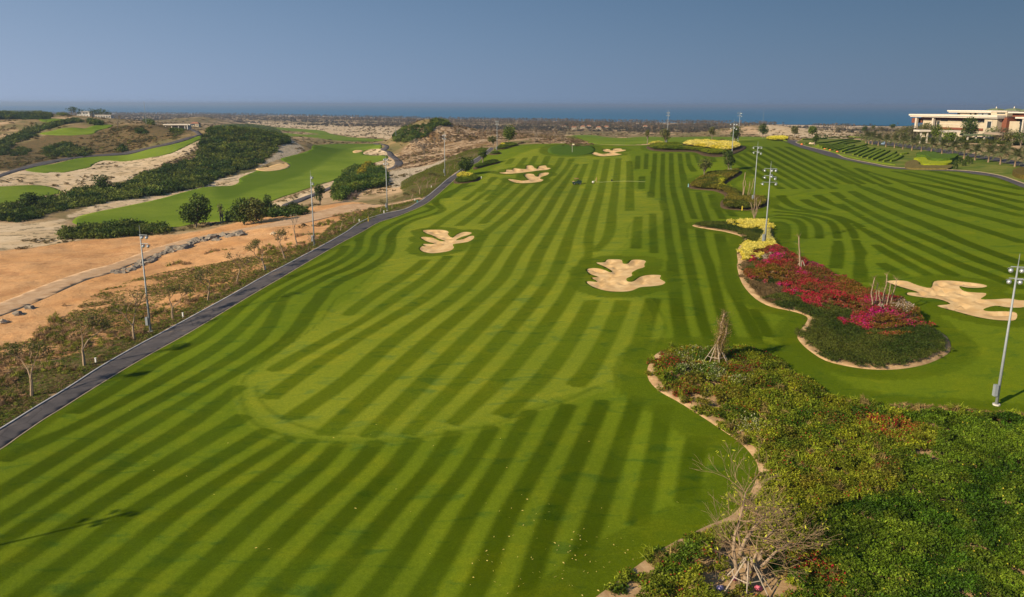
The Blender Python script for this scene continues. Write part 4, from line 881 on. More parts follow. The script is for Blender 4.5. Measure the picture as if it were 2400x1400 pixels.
yel = world_poly([(1990,905),(2080,915),(2110,960),(2060,1000),(1980,985),(1900,960),(1870,930),(1910,900)], True, 2); yy_ = np.clip(sdf(yel, x1, y1, 3) / 2 + 0.6, 0, 1) * sstep(0.42, 0.6, q3)
tint = mixv(tint, (0.26, 0.25, 0.012), yy_ * 0.8)
tint = mixv(tint, (0.15, 0.185, 0.012), np.clip(cb * 2.2 - 1.2, 0, 1) * .8); tint = mixv(tint, (0.035, 0.075, 0.006), np.clip(.9 - cb * 2.6, 0, 1) * .8)
tint *= (0.65 + 0.7 * RNG.random(len(x1)))[:, None]
red = (0.34, 0.022, 0.030); wht = (0.46, 0.46, 0.26)
fr = 0.01 + 0.16 * (ca > .6) * sstep(0.52, 0.68, fbm(x1 / 2.2, y1 / 2.2, 51, 3) + 0.5)
def near_px(pl, r):
    o_ = np.zeros(len(x1))
    for (u, v) in pl: p = at(u, v); o_ = np.maximum(o_, 1 - np.hypot(x1 - p[0], y1 - p[1]) / r)
    return np.clip(o_, 0, 1)
redp = near_px([(1720,880),(1740,870),(1700,900),(1780,815),(1800,825),(1570,870),(1545,850),(1600,930),(2050,1005),(2080,1025),(2110,1010),(1900,1330),(1960,1350)], 2.6); whp = near_px([(1600,850),(1630,830),(1680,890),(1690,900),(1640,870),(1760,1010),(1610,880),(1720,905)], 2.2)
fl = np.where((whp > redp)[:, None], wht, red); fl = np.where((RNG.random(len(x1)) < 0.12)[:, None], (0.40, 0.10, 0.02), fl)
fr = np.maximum(fr, np.maximum(redp * 0.55, whp * 0.5)); fr = np.minimum(fr, 0.5)
keep = RNG.random(len(x1)) < 0.97
o = scatter('bougainvillea_bed', np.stack([x1, y1, ground_z(x1, y1) + 0.08 + h1 * 0.55], -1), 0.72 + 0.5 * RNG.random(len(x1)), tint, 'shrub', fl, fr)
tag(o, 'loose olive and red bougainvillea bed filling the lower right', 'flower bed', kind='stuff')
k = ing & ~bare & (np.abs(fbm(x / 7, y / 7, 21, 3)) > 0.006)
x2, y2 = x[k], y[k]; f2, ga, gb = cells(x2, y2, 1.9, 9); gh = (.3 + .7 * ga) * np.sqrt(np.clip(1 - (f2 / .85) ** 2, .02, 1)); q1 = fbm(x2 / 5, y2 / 5, 22, 4) + 0.5; q2 = fbm(x2 / 1.2, y2 / 1.2, 23, 3) + 0.5
tint = mixv((0.036, 0.082, 0.005), (0.088, 0.142, 0.009), sstep(0.35, 0.65, q1)); tint = mixv(tint, (0.13, 0.18, 0.014), sstep(0.52, 0.72, q2) * 0.7); tint = tint * (0.7 + .6 * gb)[:, None]; tint *= (0.6 + 0.8 * RNG.random(len(x2)))[:, None]
o = scatter('ground_cover', np.stack([x2, y2, ground_z(x2, y2) + 0.02 + 0.4 * q2 + 0.9 * gh], -1), 0.8 + 0.35 * RNG.random(len(x2)), tint, 'shrub', (0.6, 0.5, 0.05), 0.0012)
tag(o, 'dense deep green ground cover in the lower right corner', 'ground cover', kind='stuff')
TANG = world_poly([(2085,958),(2150,955),(2250,966),(2330,972),(2420,980),(2420,1000),(2330,992),(2250,986),(2150,975),(2100,970)], True, 2)
x, y = pts_in(TANG, 0.28); tint = np.array((0.30, 0.20, 0.09)) * (0.6 + 0.8 * RNG.random(len(x)))[:, None]; tint = np.where((RNG.random(len(x)) < 0.25)[:, None], (0.10, 0.10, 0.02), tint)
o = scatter('ornamental_grass', np.stack([x, y, ground_z(x, y) + 0.1], -1), 0.8 + 0.4 * RNG.random(len(x)), tint, 'grass', tilt=0.4)
tag(o, 'tan feathery grass strip along the top edge of the green cover', 'ornamental grass', kind='stuff')

# ---------------- island bed
cI = Z(1500, 450, 2.5456)
I_YEL = [world_poly(cI(p), True, 3) for p in ([(540,168),(640,160),(740,165),(800,190),(800,232),(740,235),(690,222),(650,232),(590,215),(550,200)], [(572,370),(600,330),(700,322),(790,316),(870,330),(900,350),(720,360),(700,400),(620,420),(580,418)])]
I_CREAM = world_poly(cI([(700,225),(760,215),(802,240),(800,262),(825,310),(900,350),(800,352),(700,330),(690,300),(712,262)]), True, 3)
I_BOUG = world_poly(cI([(715,358),(800,352),(900,372),(1010,425),(1100,460),(1200,510),(1300,555),(1400,600),(1500,640),(1600,670),(1700,725),(1760,775),(1745,800),(1660,825),(1560,850),(1440,862),(1330,845),(1240,800),(1215,760),(1240,740),(1150,712),(1030,690),(1000,650),(900,622),(870,590),(830,555),(700,535),(660,500),(690,450)]), True, 3)
I_BROWN = world_poly(cI([(575,425),(640,412),(715,408),(690,450),(660,500),(700,535),(830,555),(880,600),(895,628),(830,640),(770,660),(680,640),(620,580),(585,500)]), True, 3)
IS = world_poly(BED2, True, 3)
x, y = pts_in(IS, 0.33); d = sdf(IS, x, y, 4); inb = sdf(I_BOUG, x, y, 4); inb = inb + fbm(x / 2, y / 2, 60) * 1.6
iny = np.maximum(sdf(I_YEL[0], x, y, 3), sdf(I_YEL[1], x, y, 3)) + fbm(x / 1.5, y / 1.5, 61) * .8; incr = sdf(I_CREAM, x, y, 3); inbr = sdf(I_BROWN, x, y, 3) + fbm(x / 2, y / 2, 62) * .8
ok = d > 0.02 + fbm(x / 1.5, y / 1.5, 63) * 0.15
def zpt(x, y, h): return np.stack([x, y, ground_z(x, y) + 0.1 + h], -1)
def rnd(n_, a=0.65, b=0.7): return (a + b * RNG.random(n_))[:, None]
isY = ok & (iny > 0) & (inb < 0); isC = ok & (incr > 0) & ~isY & (inb < 0); isB = ok & (inb >= 0); isR = ok & (inbr > 0) & ~isB & ~isY; isD = ok & ~isY & ~isC & ~isB & ~isR
n_ = isD.sum(); q = fbm(x[isD] / 4, y[isD] / 4, 64, 4) + 0.5
o = scatter('low_hedge_cover', zpt(x[isD], y[isD], 0.28 + 0.12 * q), 0.95 + 0.2 * RNG.random(n_), mixv((0.038, 0.062, 0.010), (0.082, 0.100, 0.016), sstep(0.35, 0.65, q)) * rnd(n_), 'cover', zs=1.5)
tag(o, 'clipped dark green cover around the red island bed', 'ground cover', kind='stuff')
n_ = isR.sum(); q = fbm(x[isR] / 3, y[isR] / 3, 65, 4) + 0.5
o = scatter('brown_cover', zpt(x[isR], y[isR], 0.15 + 0.1 * q), 0.9, mixv((0.10, 0.075, 0.03), (0.17, 0.115, 0.05), sstep(0.35, 0.65, q)) * rnd(n_), 'cover')
tag(o, 'dull brown low cover on the left side of the red island bed', 'ground cover', kind='stuff')
n_ = isY.sum(); q = RNG.random(n_)
o = scatter('yellow_shrubs', zpt(x[isY], y[isY], 0.45 + 0.35 * q), 0.95, mixv((0.66, 0.55, 0.03), (0.70, 0.62, 0.16), q) * rnd(n_, .8, .4), 'shrub', (0.14, 0.17, 0.01), 0.12)
tag(o, 'bright yellow leaved shrubs at the narrow end of the island bed', 'shrubs', kind='stuff')
n_ = isC.sum(); q = RNG.random(n_)
o = scatter('cream_shrubs', zpt(x[isC], y[isC], 0.45 + 0.3 * q), 0.9, mixv((0.62, 0.54, 0.24), (0.55, 0.50, 0.15), q) * rnd(n_, .8, .4), 'shrub', (0.16, 0.18, 0.03), 0.18)
tag(o, 'pale cream leaved shrubs round the lamp pole in the island bed', 'shrubs', kind='stuff')
xb, yb = x[isB], y[isB]; n_ = isB.sum(); db = np.clip(inb[isB], 0, 4); q = fbm(xb / 3.2, yb / 3.2, 66, 4) + 0.5; q2 = fbm(xb / 1.2, yb / 1.2, 67, 3) + 0.5; q3 = fbm(xb / 5, yb / 5, 68, 3) + 0.5
tint = mixv((0.080, 0.085, 0.012), (0.20, 0.060, 0.025), np.clip(q + (RNG.random(n_) - .5) * .6, 0, 1)) * rnd(n_); fl = mixv((0.56, 0.010, 0.085), (0.42, 0.014, 0.04), sstep(0.35, 0.6, q2)); fl = np.where((q3 + (RNG.random(n_) - .5) * .3 > 0.64)[:, None], (0.58, 0.016, 0.22), fl)
fr = np.clip(0.10 + 0.55 * sstep(0.38, 0.64, fbm(xb / 1.6, yb / 1.6, 166, 4) * .8 + .4 * q + .3), 0, 0.62)
def nearp(xx, yy, pl, r):
    o_ = np.zeros(len(xx))
    for (u, v) in pl: p = at(u, v); o_ = np.maximum(o_, 1 - np.hypot(xx - p[0], yy - p[1]) / r)
    return np.clip(o_, 0, 1)
gp_ = nearp(xb, yb, [(1785,650),(1810,655),(2000,700),(2030,690),(1985,680),(2140,745),(2165,750),(2100,780)], 4.0); fr = fr * (1 - 0.75 * np.minimum(1, gp_ * 1.8)); tint = mixv(tint, (0.16, 0.11, 0.012), gp_)
wp_ = nearp(xb, yb, [(1790,612),(2125,738),(2110,745),(2135,730)], 2.2); fl = np.where((wp_ > 0.25)[:, None], (0.62, 0.52, 0.42), fl); fr = np.maximum(fr, wp_ * 0.7)
o = scatter('bougainvillea', zpt(xb, yb, (0.3 + 1.1 * sstep(0, 3, db)) * (0.35 + 0.9 * np.sqrt(np.clip(1 - (cells(xb, yb, 2.0, 15)[0] / .85) ** 2, .02, 1)) * (.5 + .5 * q3)) + 0.2 * q2), 0.8 + 0.35 * RNG.random(n_), tint, 'shrub', fl, fr)
tag(o, 'magenta and red bougainvillea mound in the island bed', 'flower bed', kind='stuff')

# ---------------- shrub bed and crest bed
def bedfill(name, P, step, h, sc, tints, label, cat='shrubs', fl=None, ff=None, seed=0, inset=0.4, kindp='shrub', zs=None, hn=0.4, qs=4.0):
    x, y = pts_in(P, step); d = sdf(P, x, y, 4); k = d > inset; x, y, d = x[k], y[k], d[k]; n_ = len(x); q = fbm(x / qs, y / qs, seed, 4) + 0.5
    t = mixv(tints[0], tints[1], sstep(0.38, 0.62, q)) * rnd(n_, .6, .8)
    o = scatter(name, zpt(x, y, h * (0.4 + 0.6 * sstep(0, 2, d)) * (1 - hn + 2 * hn * q)), sc * (0.8 + 0.4 * RNG.random(n_)), t, kindp, fl, ff, zs)
    return tag(o, label, cat, kind='stuff')
SP = world_poly(BED3, True, 3)
sp_y = world_poly(cB([(1880,800),(1960,780),(2020,800),(2010,840),(1990,870),(2060,890),(2140,930),(2080,930),(2000,900),(1900,900),(1930,860)]), True, 2)
bedfill('shrub_bed', SP, 0.5, 0.8, 1.35, ((0.075, 0.092, 0.012), (0.165, 0.145, 0.02)), 'olive and rusty shrubs in the bed right of the utility cart', seed=70, inset=0.05)
bedfill('yellow_green_shrubs', sp_y, 0.6, 1.1, 1.4, ((0.20, 0.24, 0.015), (0.32, 0.33, 0.02)), 'yellow green shrubs in the middle of the olive shrub bed', seed=71, inset=0)
cr_g = world_poly(cB([(1270,505),(1310,490),(1450,480),(1590,480),(1600,500),(1700,520),(1850,535),(2000,548),(2030,560),(1950,575),(1850,575),(1760,560),(1700,540),(1600,535),(1480,533),(1350,530),(1290,518)]), True, 3)
cr_y = world_poly(cB([(1590,485),(1640,470),(1760,462),(1900,468),(2100,485),(2150,498),(2130,520),(2030,545),(1950,540),(1850,525),(1700,508),(1620,500)]), True, 3)
cr_y2 = world_poly(cB([(1265,490),(1300,475),(1420,472),(1420,482),(1300,492)]), True, 2)
bedfill('crest_hedge', cr_g, 0.6, 0.8, 1.5, ((0.075, 0.115, 0.008), (0.15, 0.185, 0.012)), 'low green hedge at the front of the crest bed', seed=72, inset=0)
bedfill('crest_yellow_shrubs', cr_y, 0.6, 1.3, 1.6, ((0.66, 0.55, 0.05), (0.72, 0.62, 0.18)), 'broad yellow shrub band on the crest bed', seed=73, inset=0, fl=(0.12, 0.15, 0.01), ff=0.18)
bedfill('crest_yellow_edge', cr_y2, 0.6, 1.1, 1.4, ((0.48, 0.42, 0.05), (0.55, 0.5, 0.12)), 'small yellow shrubs at the left tip of the crest bed', seed=74, inset=0, fl=(0.12, 0.15, 0.01), ff=0.18)
for key, t_, lb in (('path_a', ((0.07, 0.11, 0.01), (0.12, 0.16, 0.012)), 'low green hedge under the round tree beside the path'), ('path_b', ((0.05, 0.08, 0.008), (0.08, 0.12, 0.012)), 'curved green hedge tongue beside the left path'),
                    ('path_c', ((0.05, 0.08, 0.008), (0.08, 0.12, 0.012)), 'small green hedge below the crest on the left'), ('path_d', ((0.06, 0.09, 0.008), (0.10, 0.14, 0.012)), 'green hedge at the far end of the left path')):
    bedfill('path_hedge', SB[key], 0.5, 0.6, 1.3, t_, lb, 'hedge', seed=75, inset=0.05)
for px, lb in ((cM([(1865,800),(1880,770),(1930,745),(2000,760),(2050,775),(2030,800),(1950,812)]), 'yellow shrubs beneath the round tree beside the path'), (cM([(2280,495),(2300,478),(2340,475),(2350,490),(2310,500)]), 'yellow shrub patch at the far end of the left path'),
               ([(1795,326),(1830,323),(1850,325),(1840,331),(1800,330)], 'yellow shrubs beside the end of the right path')):
    bedfill('yellow_patch', world_poly(px, True, 2), 0.6, 1.0, 1.3, ((0.6, 0.54, 0.03), (0.66, 0.58, 0.08)), lb, seed=76, inset=0, fl=(0.12, 0.16, 0.01), ff=0.2)

# ---------------- bush masses of the left side and the dunes
def mass(name, P, step, size, tints, label, seed, hb=0.0, zs=1.0, dens=-9.0, cat='scrub', kindp='bush', fade=0.0):
    x, y = pts_in(P, step, 0.6); q = fbm(x / (step * 5), y / (step * 5), seed, 4) + 0.5; k = (q > dens) & (sdf(P, x, y, 12) > fbm(x / 7, y / 7, seed + 3) * 6 * fade); x, y, q = x[k], y[k], q[k]; n_ = len(x); q2 = RNG.random(n_); cf, ca_, cb_ = cells(x, y, step * 2.6, seed); q2 = .5 * q2 + .5 * ca_
    t = mixv(tints[0], tints[1], np.clip(q * .8 + (cb_ - .5) * 1.3, 0, 1)) * rnd(n_, .7, .6); t = t * (.8 + .5 * ca_)[:, None]; t = np.where((RNG.random(n_) < 0.05)[:, None], np.array((0.14, 0.16, 0.02)), t)
    o = scatter(name, np.stack([x, y, ground_z(x, y) + hb], -1), size * (0.45 + 1.0 * q2) * (0.7 + 0.6 * q), t, kindp, zs=zs)
    return tag(o, label, cat, kind='stuff')
DG = ((0.036, 0.064, 0.013), (0.105, 0.125, 0.026)); OG = ((0.035, 0.055, 0.010), (0.085, 0.095, 0.02))
RIDGE = world_poly(cL([(-200,1180),(0,1200),(180,1205),(330,1180),(500,1130),(650,1090),(850,1060),(1050,1020),(1300,980),(1500,945),(1700,910),(1900,870),(2050,800),(2200,740),(2400,680)]) + cM([(0,680),(60,650),(170,560),(230,500),(300,460),(310,430),(240,380),(180,330),(60,305),(0,300)]) + cL([(2300,295),(2100,300),(2000,330),(1900,400),(1860,500),(1840,620),(1700,640),(1500,700),(1300,780),(1150,860),(1000,880),(850,885),(700,900),(550,980),(350,1000),(100,1050),(-200,1070)]), True, 2)
mass('ridge_scrub', RIDGE, 2.1, 2.1, ((0.036, 0.066, 0.012), (0.125, 0.150, 0.028)), 'dark green bush belt covering the long ridge at left', 80, -0.3, 1.15, fade=.4)
BRR = world_poly(cL([(1150,800),(1400,700),(1600,620),(1840,470),(1880,480),(1850,620),(1600,700),(1400,780),(1250,840)]), True, 2)
mass('dead_scrub', BRR, 2.0, 0.9, ((0.085, 0.065, 0.05), (0.13, 0.10, 0.07)), 'grey brown leafless scrub on the near slope of the ridge', 81, 0, .6)
for px, lb, sz, st_ in ((cL([(0,160),(150,150),(300,150),(420,170),(480,210),(480,235),(300,245),(100,235),(-100,240),(-100,170)]), 'dark woods on the hill at the left edge', 3.0, 3.6), (cL([(520,185),(600,170),(650,190),(640,205),(560,205)]), 'small wooded hump left of the white villa', 2.6, 3.4),
                    (cL([(-100,500),(0,450),(100,400),(220,350),(420,300),(600,255),(720,250),(790,270),(620,280),(480,330),(380,350),(360,400),(250,440),(150,470),(60,570),(-100,600)]), 'dark bush belt along the crest of the brown hill', 2.6, 2.8),
                    (cL([(370,540),(450,500),(560,470),(680,460),(760,510),(860,520),(880,570),(760,600),(600,600),(400,590)]), 'round dark bushes on the lower face of the brown hill', 2.3, 2.6), (cL([(100,520),(220,500),(300,540),(240,590),(120,590),(30,580)]), 'olive bushes at the left foot of the brown hill', 2.0, 2.8),
                    (cL([(1080,500),(1180,490),(1200,540),(1120,560)]), 'single dark bush clump by the upper path', 2.4, 2.4), (cL([(1240,335),(1320,320),(1390,370),(1380,388),(1290,380)]), 'dark bush clump on the brown hill top', 2.2, 2.4), (cL([(1340,255),(1400,240),(1440,270),(1400,295)]), 'dark tree clump behind the brown hill mast', 2.6, 2.6),
                    (cL([(810,258),(860,245),(950,270),(980,296),(880,296)]), 'dark bush hump beside the plateau green', 2.4, 2.6), (cL([(1580,340),(1700,330),(1750,350),(1700,400),(1600,400)]), 'bushes below the flat roofed pavilion', 1.6, 2.4)):
    mass('hill_bushes', world_poly(px, True, 2), st_, sz, DG, lb, 82 + len(lb), -0.3, 1.0, cat='bushes')
DUNEB = world_poly(cM([(1280,430),(1290,380),(1380,330),(1480,300),(1580,290),(1650,250),(1740,240),(1800,270),(1840,300),(1720,312),(1680,340),(1640,380),(1560,420),(1450,460),(1370,465),(1300,455)]), True, 2)
mass('dune_bushes', DUNEB, 2.0, 1.9, ((0.045, 0.080, 0.014), (0.12, 0.155, 0.03)), 'green bush cap on the tall dune in the middle distance', 90, -0.2, 1.0)
MOUND = world_poly(cM([(700,950),(720,880),(800,800),(830,740),(900,700),(960,700),(1060,690),(1150,700),(1220,740),(1240,800),(1240,860),(1180,880),(1060,900),(960,930),(900,960),(820,1000),(790,1030),(740,1010)]), True, 2)
mass('mound_bushes', MOUND, 1.6, 1.75, ((0.036, 0.072, 0.012), (0.10, 0.135, 0.02)), 'big dark bush mound beside the left path', 91, 0.5, 1.2)
mass('mustard_bushes', world_poly(cM([(940,790),(980,720),(1060,680),(1090,690),(1040,760),(980,800)]), True, 2), 1.5, 1.7, ((0.22, 0.18, 0.012), (0.30, 0.23, 0.015)), 'mustard coloured bushes on the crest of the bush mound', 92, 1.2, 1.1)
mass('pink_grey_scrub', world_poly(cM([(820,960),(880,920),(950,920),(970,970),(900,1010),(830,1000)]), True, 2), 1.2, 1.0, ((0.20, 0.145, 0.11), (0.26, 0.19, 0.14)), 'pinkish grey scrub in front of the bush mound', 93, 0.3)
for px, lb in ((cL([(570,1300),(700,1290),(800,1240),(950,1240),(1100,1230),(1250,1230),(1400,1250),(1500,1240),(1620,1270),(1600,1310),(1400,1330),(1200,1350),(950,1370),(700,1370),(560,1370)]), 'row of dark bushes between orange earth and fairway'),
               (cL([(2100,1170),(2200,1110),(2300,1080),(2400,1090)]) + cM([(0,1080),(100,1070),(250,1090),(350,1040),(420,1080),(500,1120),(400,1150),(200,1160),(50,1180),(0,1170)]) + cL([(2300,1200),(2150,1220)]), 'bush row on the edge of the orange earth beside the far path')):
    mass('bush_row', world_poly(px, True, 2), 1.7, 1.7, ((0.036, 0.064, 0.012), (0.095, 0.118, 0.022)), lb, 94, 0.2, 1.1)
mass('hill_scrub', world_poly(cL([(-200,620),(0,600),(300,560),(420,520),(700,455),(850,400),(1000,340),(1060,320),(1200,300),(1400,310),(1560,350),(1720,400),(1600,450),(1400,495),(1150,548),(800,575),(600,600),(350,645),(150,700),(0,740),(-200,790)]), True, 2), 2.3, 1.35, ((0.085, 0.085, 0.032), (0.20, 0.145, 0.062)), 'brown and olive low scrub over the face of the brown hill', 101, -0.1, .55, dens=.43)
mass('dune_scrub', ZP['dune'], 2.4, 1.0, ((0.14, 0.105, 0.055), (0.25, 0.17, 0.10)), 'brownish low scrub dotted over the pale dune slope', 102, -0.1, .6, dens=.50)
mass('clubhouse_shrubs', world_poly([(2125,322),(2200,326),(2300,331),(2420,336),(2420,343),(2300,338),(2200,334),(2125,330)], True, 2), 2.0, 1.8, ((0.03, 0.05, 0.01), (0.09, 0.10, 0.02)), 'mixed garden shrubs in front of the clubhouse', 103, 0, 1.1, cat='shrubs')
# loose scrub tufts on sand, dunes and plain
rng2 = np.random.default_rng(5); n_ = 60000
th = rng2.uniform(-R(36), R(36), n_); rr_ = np.exp(rng2.uniform(math.log(150), math.log(2300), n_)); x, y = rr_ * np.sin(th), rr_ * np.cos(th)
lw = np.full(n_, -12.0)
for P in sheets: lw = np.maximum(lw, sdf(P, x, y, 4))
q = fbm(x / 14, y / 14, 95, 4); zo = sdf(ZP['orange'], x, y, 6); zc = sdf(ZP['cover'], x, y, 6); zs_ = sdf(ZP['sand'], x, y, 6)
k = (lw < -1.0) & (q > np.where(zo > 0, 0.19, np.where(zs_ > 0, 0.10, 0.06))) & (zc < 0); x, y, rr_ = x[k], y[k], rr_[k]; n_ = len(x); q2 = rng2.random(n_)
tint = mixv((0.105, 0.110, 0.038), (0.23, 0.165, 0.08), q2) * rnd(n_)
o = scatter('scrub_tufts', np.stack([x, y, ground_z(x, y) + 0.1], -1), (0.5 + 1.0 * q2) * (0.4 + np.minimum(rr_, 1200) / 850), tint, 'farbush', zs=0.5)
tag(o, 'scattered low scrub tufts over sand, dunes and plain', 'scrub', kind='stuff')
# coastal palm belt
n_ = 15000; th = rng2.uniform(-R(37), R(37), n_); u_ = rng2.random(n_); shr = np.exp(np.interp(th, SH[:, 0], SH[:, 1])); rr_ = shr * (0.975 - 0.55 * u_ ** 1.3); x, y = rr_ * np.sin(th), rr_ * np.cos(th)
k = (ground_z(x, y) > 0.8) & (fbm(x / 90, y / 90, 97, 3) > np.where(rr_ < shr * 0.62, 0.12, np.where(th > R(10), -0.02, -0.16)) + np.where(th > R(18), 0.15, 0)); x, y = x[k], y[k]; n_ = len(x)
tint = mixv((0.07, 0.07, 0.04), (0.16, 0.11, 0.07), rng2.random(n_)) * rnd(n_)
o = scatter('coastal_palms', np.stack([x, y, ground_z(x, y)], -1), 1.0 + 0.5 * rng2.random(n_), tint, 'farpalm', tilt=0.06)
tag(o, 'belt of coconut palms and scrub along the coast', 'palm belt', kind='stuff')
m2 = 11000; th = rng2.uniform(-R(37), R(37), m2); shr = np.exp(np.interp(th, SH[:, 0], SH[:, 1])); rr_ = shr * (0.97 - 0.5 * rng2.random(m2)); x, y = rr_ * np.sin(th), rr_ * np.cos(th)
k = (ground_z(x, y) > 1.0) & (fbm(x / 120, y / 120, 98, 3) > np.where(th > R(15), 0.12, -0.08)); x, y = x[k], y[k]
o = scatter('coastal_scrub', np.stack([x, y, ground_z(x, y)], -1), 2.2 + 2.5 * rng2.random(len(x)), mixv((0.055, 0.06, 0.03), (0.13, 0.095, 0.06), rng2.random(len(x))), 'farbush')
tag(o, 'dark scrub between the coastal palms', 'scrub', kind='stuff')
# weeds of the strip left of the path
CV = world_poly([(-260,1150),(0,1005),(157,910),(314,814),(472,728),(632,640),(711,598),(812,543),(900,500),(985,468),(1050,418),(1110,374),(1145,347),(1100,352),(1060,368),(1000,398),(940,428),(950,455),(990,466),(900,484),(850,496),(780,525),(720,575),(600,600),(500,620),(380,640),(240,680),(170,730),(60,800),(-260,900)], True, 2)
x, y = pts_in(CV, 0.42, 0.7); dp = dist_line(wl_l, x, y); q = fbm(x / 2.2, y / 2.2, 99, 4) + 0.5; rr_ = np.hypot(x, y)
qs_ = fbm((x * .83 + y * .56) / 7, (y * .83 - x * .56) / 1.1, 199, 4) + 0.5; q = np.where(rr_ < 215, .5 * q + .5 * qs_, q)
lim = np.where(rr_ < 215, 0.29 + 0.0050 * dp, 0.22)
k = (q > lim) & (dp > 0.35); x, y, dp, q, rr_ = x[k], y[k], dp[k], q[k], rr_[k]; n_ = len(x)
tint = mixv((0.075, 0.112, 0.012), (0.17, 0.185, 0.024), RNG.random(n_)) * rnd(n_); tint = np.where((RNG.random(n_) < np.where(rr_ < 205, 0.4, 0.15))[:, None], (0.17, 0.115, 0.055), tint)
o = scatter('weeds', np.stack([x, y, ground_z(x, y) + 0.06], -1), 0.9 + 0.8 * RNG.random(n_), tint, 'tuft', zs=1.0)
tag(o, 'straggling green weeds on the strip left of the cart path', 'weeds', kind='stuff')
BR = world_poly([(-260,1100),(0,960),(157,890),(314,795),(472,715),(632,630),(711,590),(812,535),(850,505),(800,500),(700,545),(600,575),(500,590),(380,625),(240,665),(140,725),(60,790),(-260,860)], True, 2)
x, y = pts_in(BR, 0.85, 0.7); q = fbm(x / 5, y / 5, 201, 4) + 0.5; k = (q > 0.53 + 0.12 * (np.hypot(x, y) > 150)) & (np.hypot(x, y) < 240); x, y, q = x[k], y[k], q[k]; n_ = len(x)
tint = mixv((0.30, 0.19, 0.10), (0.18, 0.19, 0.03), (RNG.random(n_) > .55) * 1.0) * rnd(n_)
o = scatter('dry_brush', np.stack([x, y, ground_z(x, y) + 0.05], -1), 1.0 + 1.1 * RNG.random(n_), tint, 'grass', tilt=0.85); tag(o, 'tangled dry brush between the bare trees and the orange earth', 'brush', kind='stuff')
k = RNG.random(len(x1)) < 0.06; xs_, ys_ = x1[k], y1[k]; n_ = len(xs_)
o = scatter('bed_sprigs', np.stack([xs_, ys_, ground_z(xs_, ys_) + 0.5], -1), 1.0 + 1.0 * RNG.random(n_), mixv((0.18, 0.22, 0.015), (0.20, 0.15, 0.05), (RNG.random(n_) > .6) * 1.0) * rnd(n_), 'grass', tilt=0.5); tag(o, 'arching sprigs sticking out of the near shrub bed', 'sprigs', kind='stuff')
# fallen leaves on the near lawn
mb = MB(); rng3 = random.Random(3)
for i in range(130):
    u = rng3.gauss(1330, 120); v = rng3.gauss(1300, 60)
    if i > 105: u = rng3.uniform(300, 1500); v = rng3.uniform(950, 1380)
    if not (1150 < v < 1398 or i > 105): continue
    p = at(u, v)
    if not inside(LAWN, np.array([p[0]]), np.array([p[1]]))[0] or inside(NEARP, np.array([p[0]]), np.array([p[1]]))[0]: continue
    a = rng3.uniform(0, 6.28); l_ = rng3.uniform(.07, .13); w_ = l_ * .35; d_ = Vector((math.cos(a), math.sin(a), rng3.uniform(-.1, .2))); n__ = Vector((-d_.y, d_.x, 0)); b_ = len(mb.v); p = p + Vector((0, 0, 0.07))
    mb.v += [p - d_ * l_, p - n__ * w_, p + d_ * l_, p + n__ * w_ + Vector((0, 0, .03))]; mb.f.append((b_, b_ + 1, b_ + 2, b_ + 3))
o = mb.build('fallen_leaves', simple('dry_leaf', (0.55, 0.45, 0.12), 0.7, 0.3, 5)); tag(o, 'yellow fallen leaves strewn on the near lawn', 'leaves', kind='stuff')
# ============================================================ things
def GZ(x, y): return float(ground_z(x, y))
M_steel = simple('galvanised_steel', (0.26, 0.29, 0.31), 0.6, 0.08, 3, 0.4, 0.2)
M_lamp = simple('lamp_housing', (0.42, 0.45, 0.47), 0.3, 0.05, 8, 0.6, 0.5)
m_glass, ns, ls, b = mat('lamp_glass', 0.08, 0.8); b.inputs['Base Color'].default_value = (0.75, 0.78, 0.8, 1)
M_white = simple('white_paint', (0.52, 0.50, 0.46), 0.6, 0.06, 2)
M_bark = simple('pale_bark', (0.27, 0.20, 0.135), 0.9, 0.3, 6, 0.1, 0, 0.6)
M_greybark = simple('grey_bark', (0.20, 0.165, 0.125), 0.9, 0.3, 5, 0.1, 0, 0.6)
M_twig = simple('twigs', (0.24, 0.165, 0.10), 0.9, 0.3, 5)
M_stake = simple('stake_wood', (0.36, 0.30, 0.23), 0.85, 0.25, 5)
M_dark = simple('dark_paint', (0.015, 0.022, 0.02), 0.5, 0.2, 4)
def nth(k): return '%d%s' % (k, 'th' if 10 < k % 100 < 20 else {1: 'st', 2: 'nd', 3: 'rd'}.get(k % 10, 'th'))
# ---- floodlights
def lamp_mesh():
    mb = MB(); mb.dome((0, 0, 0), 0.24, 0.95, 12, 4)
    me = bpy.data.meshes.new('lamp'); me.from_pydata([(v.x, v.z * -1.0, v.y) for v in mb.v], [], mb.f); me.materials.append(M_lamp)
    me.polygons.foreach_set('use_smooth', [True] * len(me.polygons)); return me
LAMPM = lamp_mesh()
mb = MB(); n_ = 12; mb.v = [Vector((0.235 * math.cos(2 * math.pi * k / n_), 0.02, 0.235 * math.sin(2 * math.pi * k / n_))) for k in range(n_)]; mb.f = [tuple(range(n_))]
LENSM = bpy.data.meshes.new('lens'); LENSM.from_pydata([tuple(v) for v in mb.v], [], mb.f); LENSM.materials.append(m_glass)
mb = MB(); mb.box((0, 0.1, 0.26), (0.5, 0.34, 0.03)); VISM = bpy.data.meshes.new('visor'); VISM.from_pydata([tuple(v) for v in mb.v], [], mb.f); VISM.materials.append(M_steel)
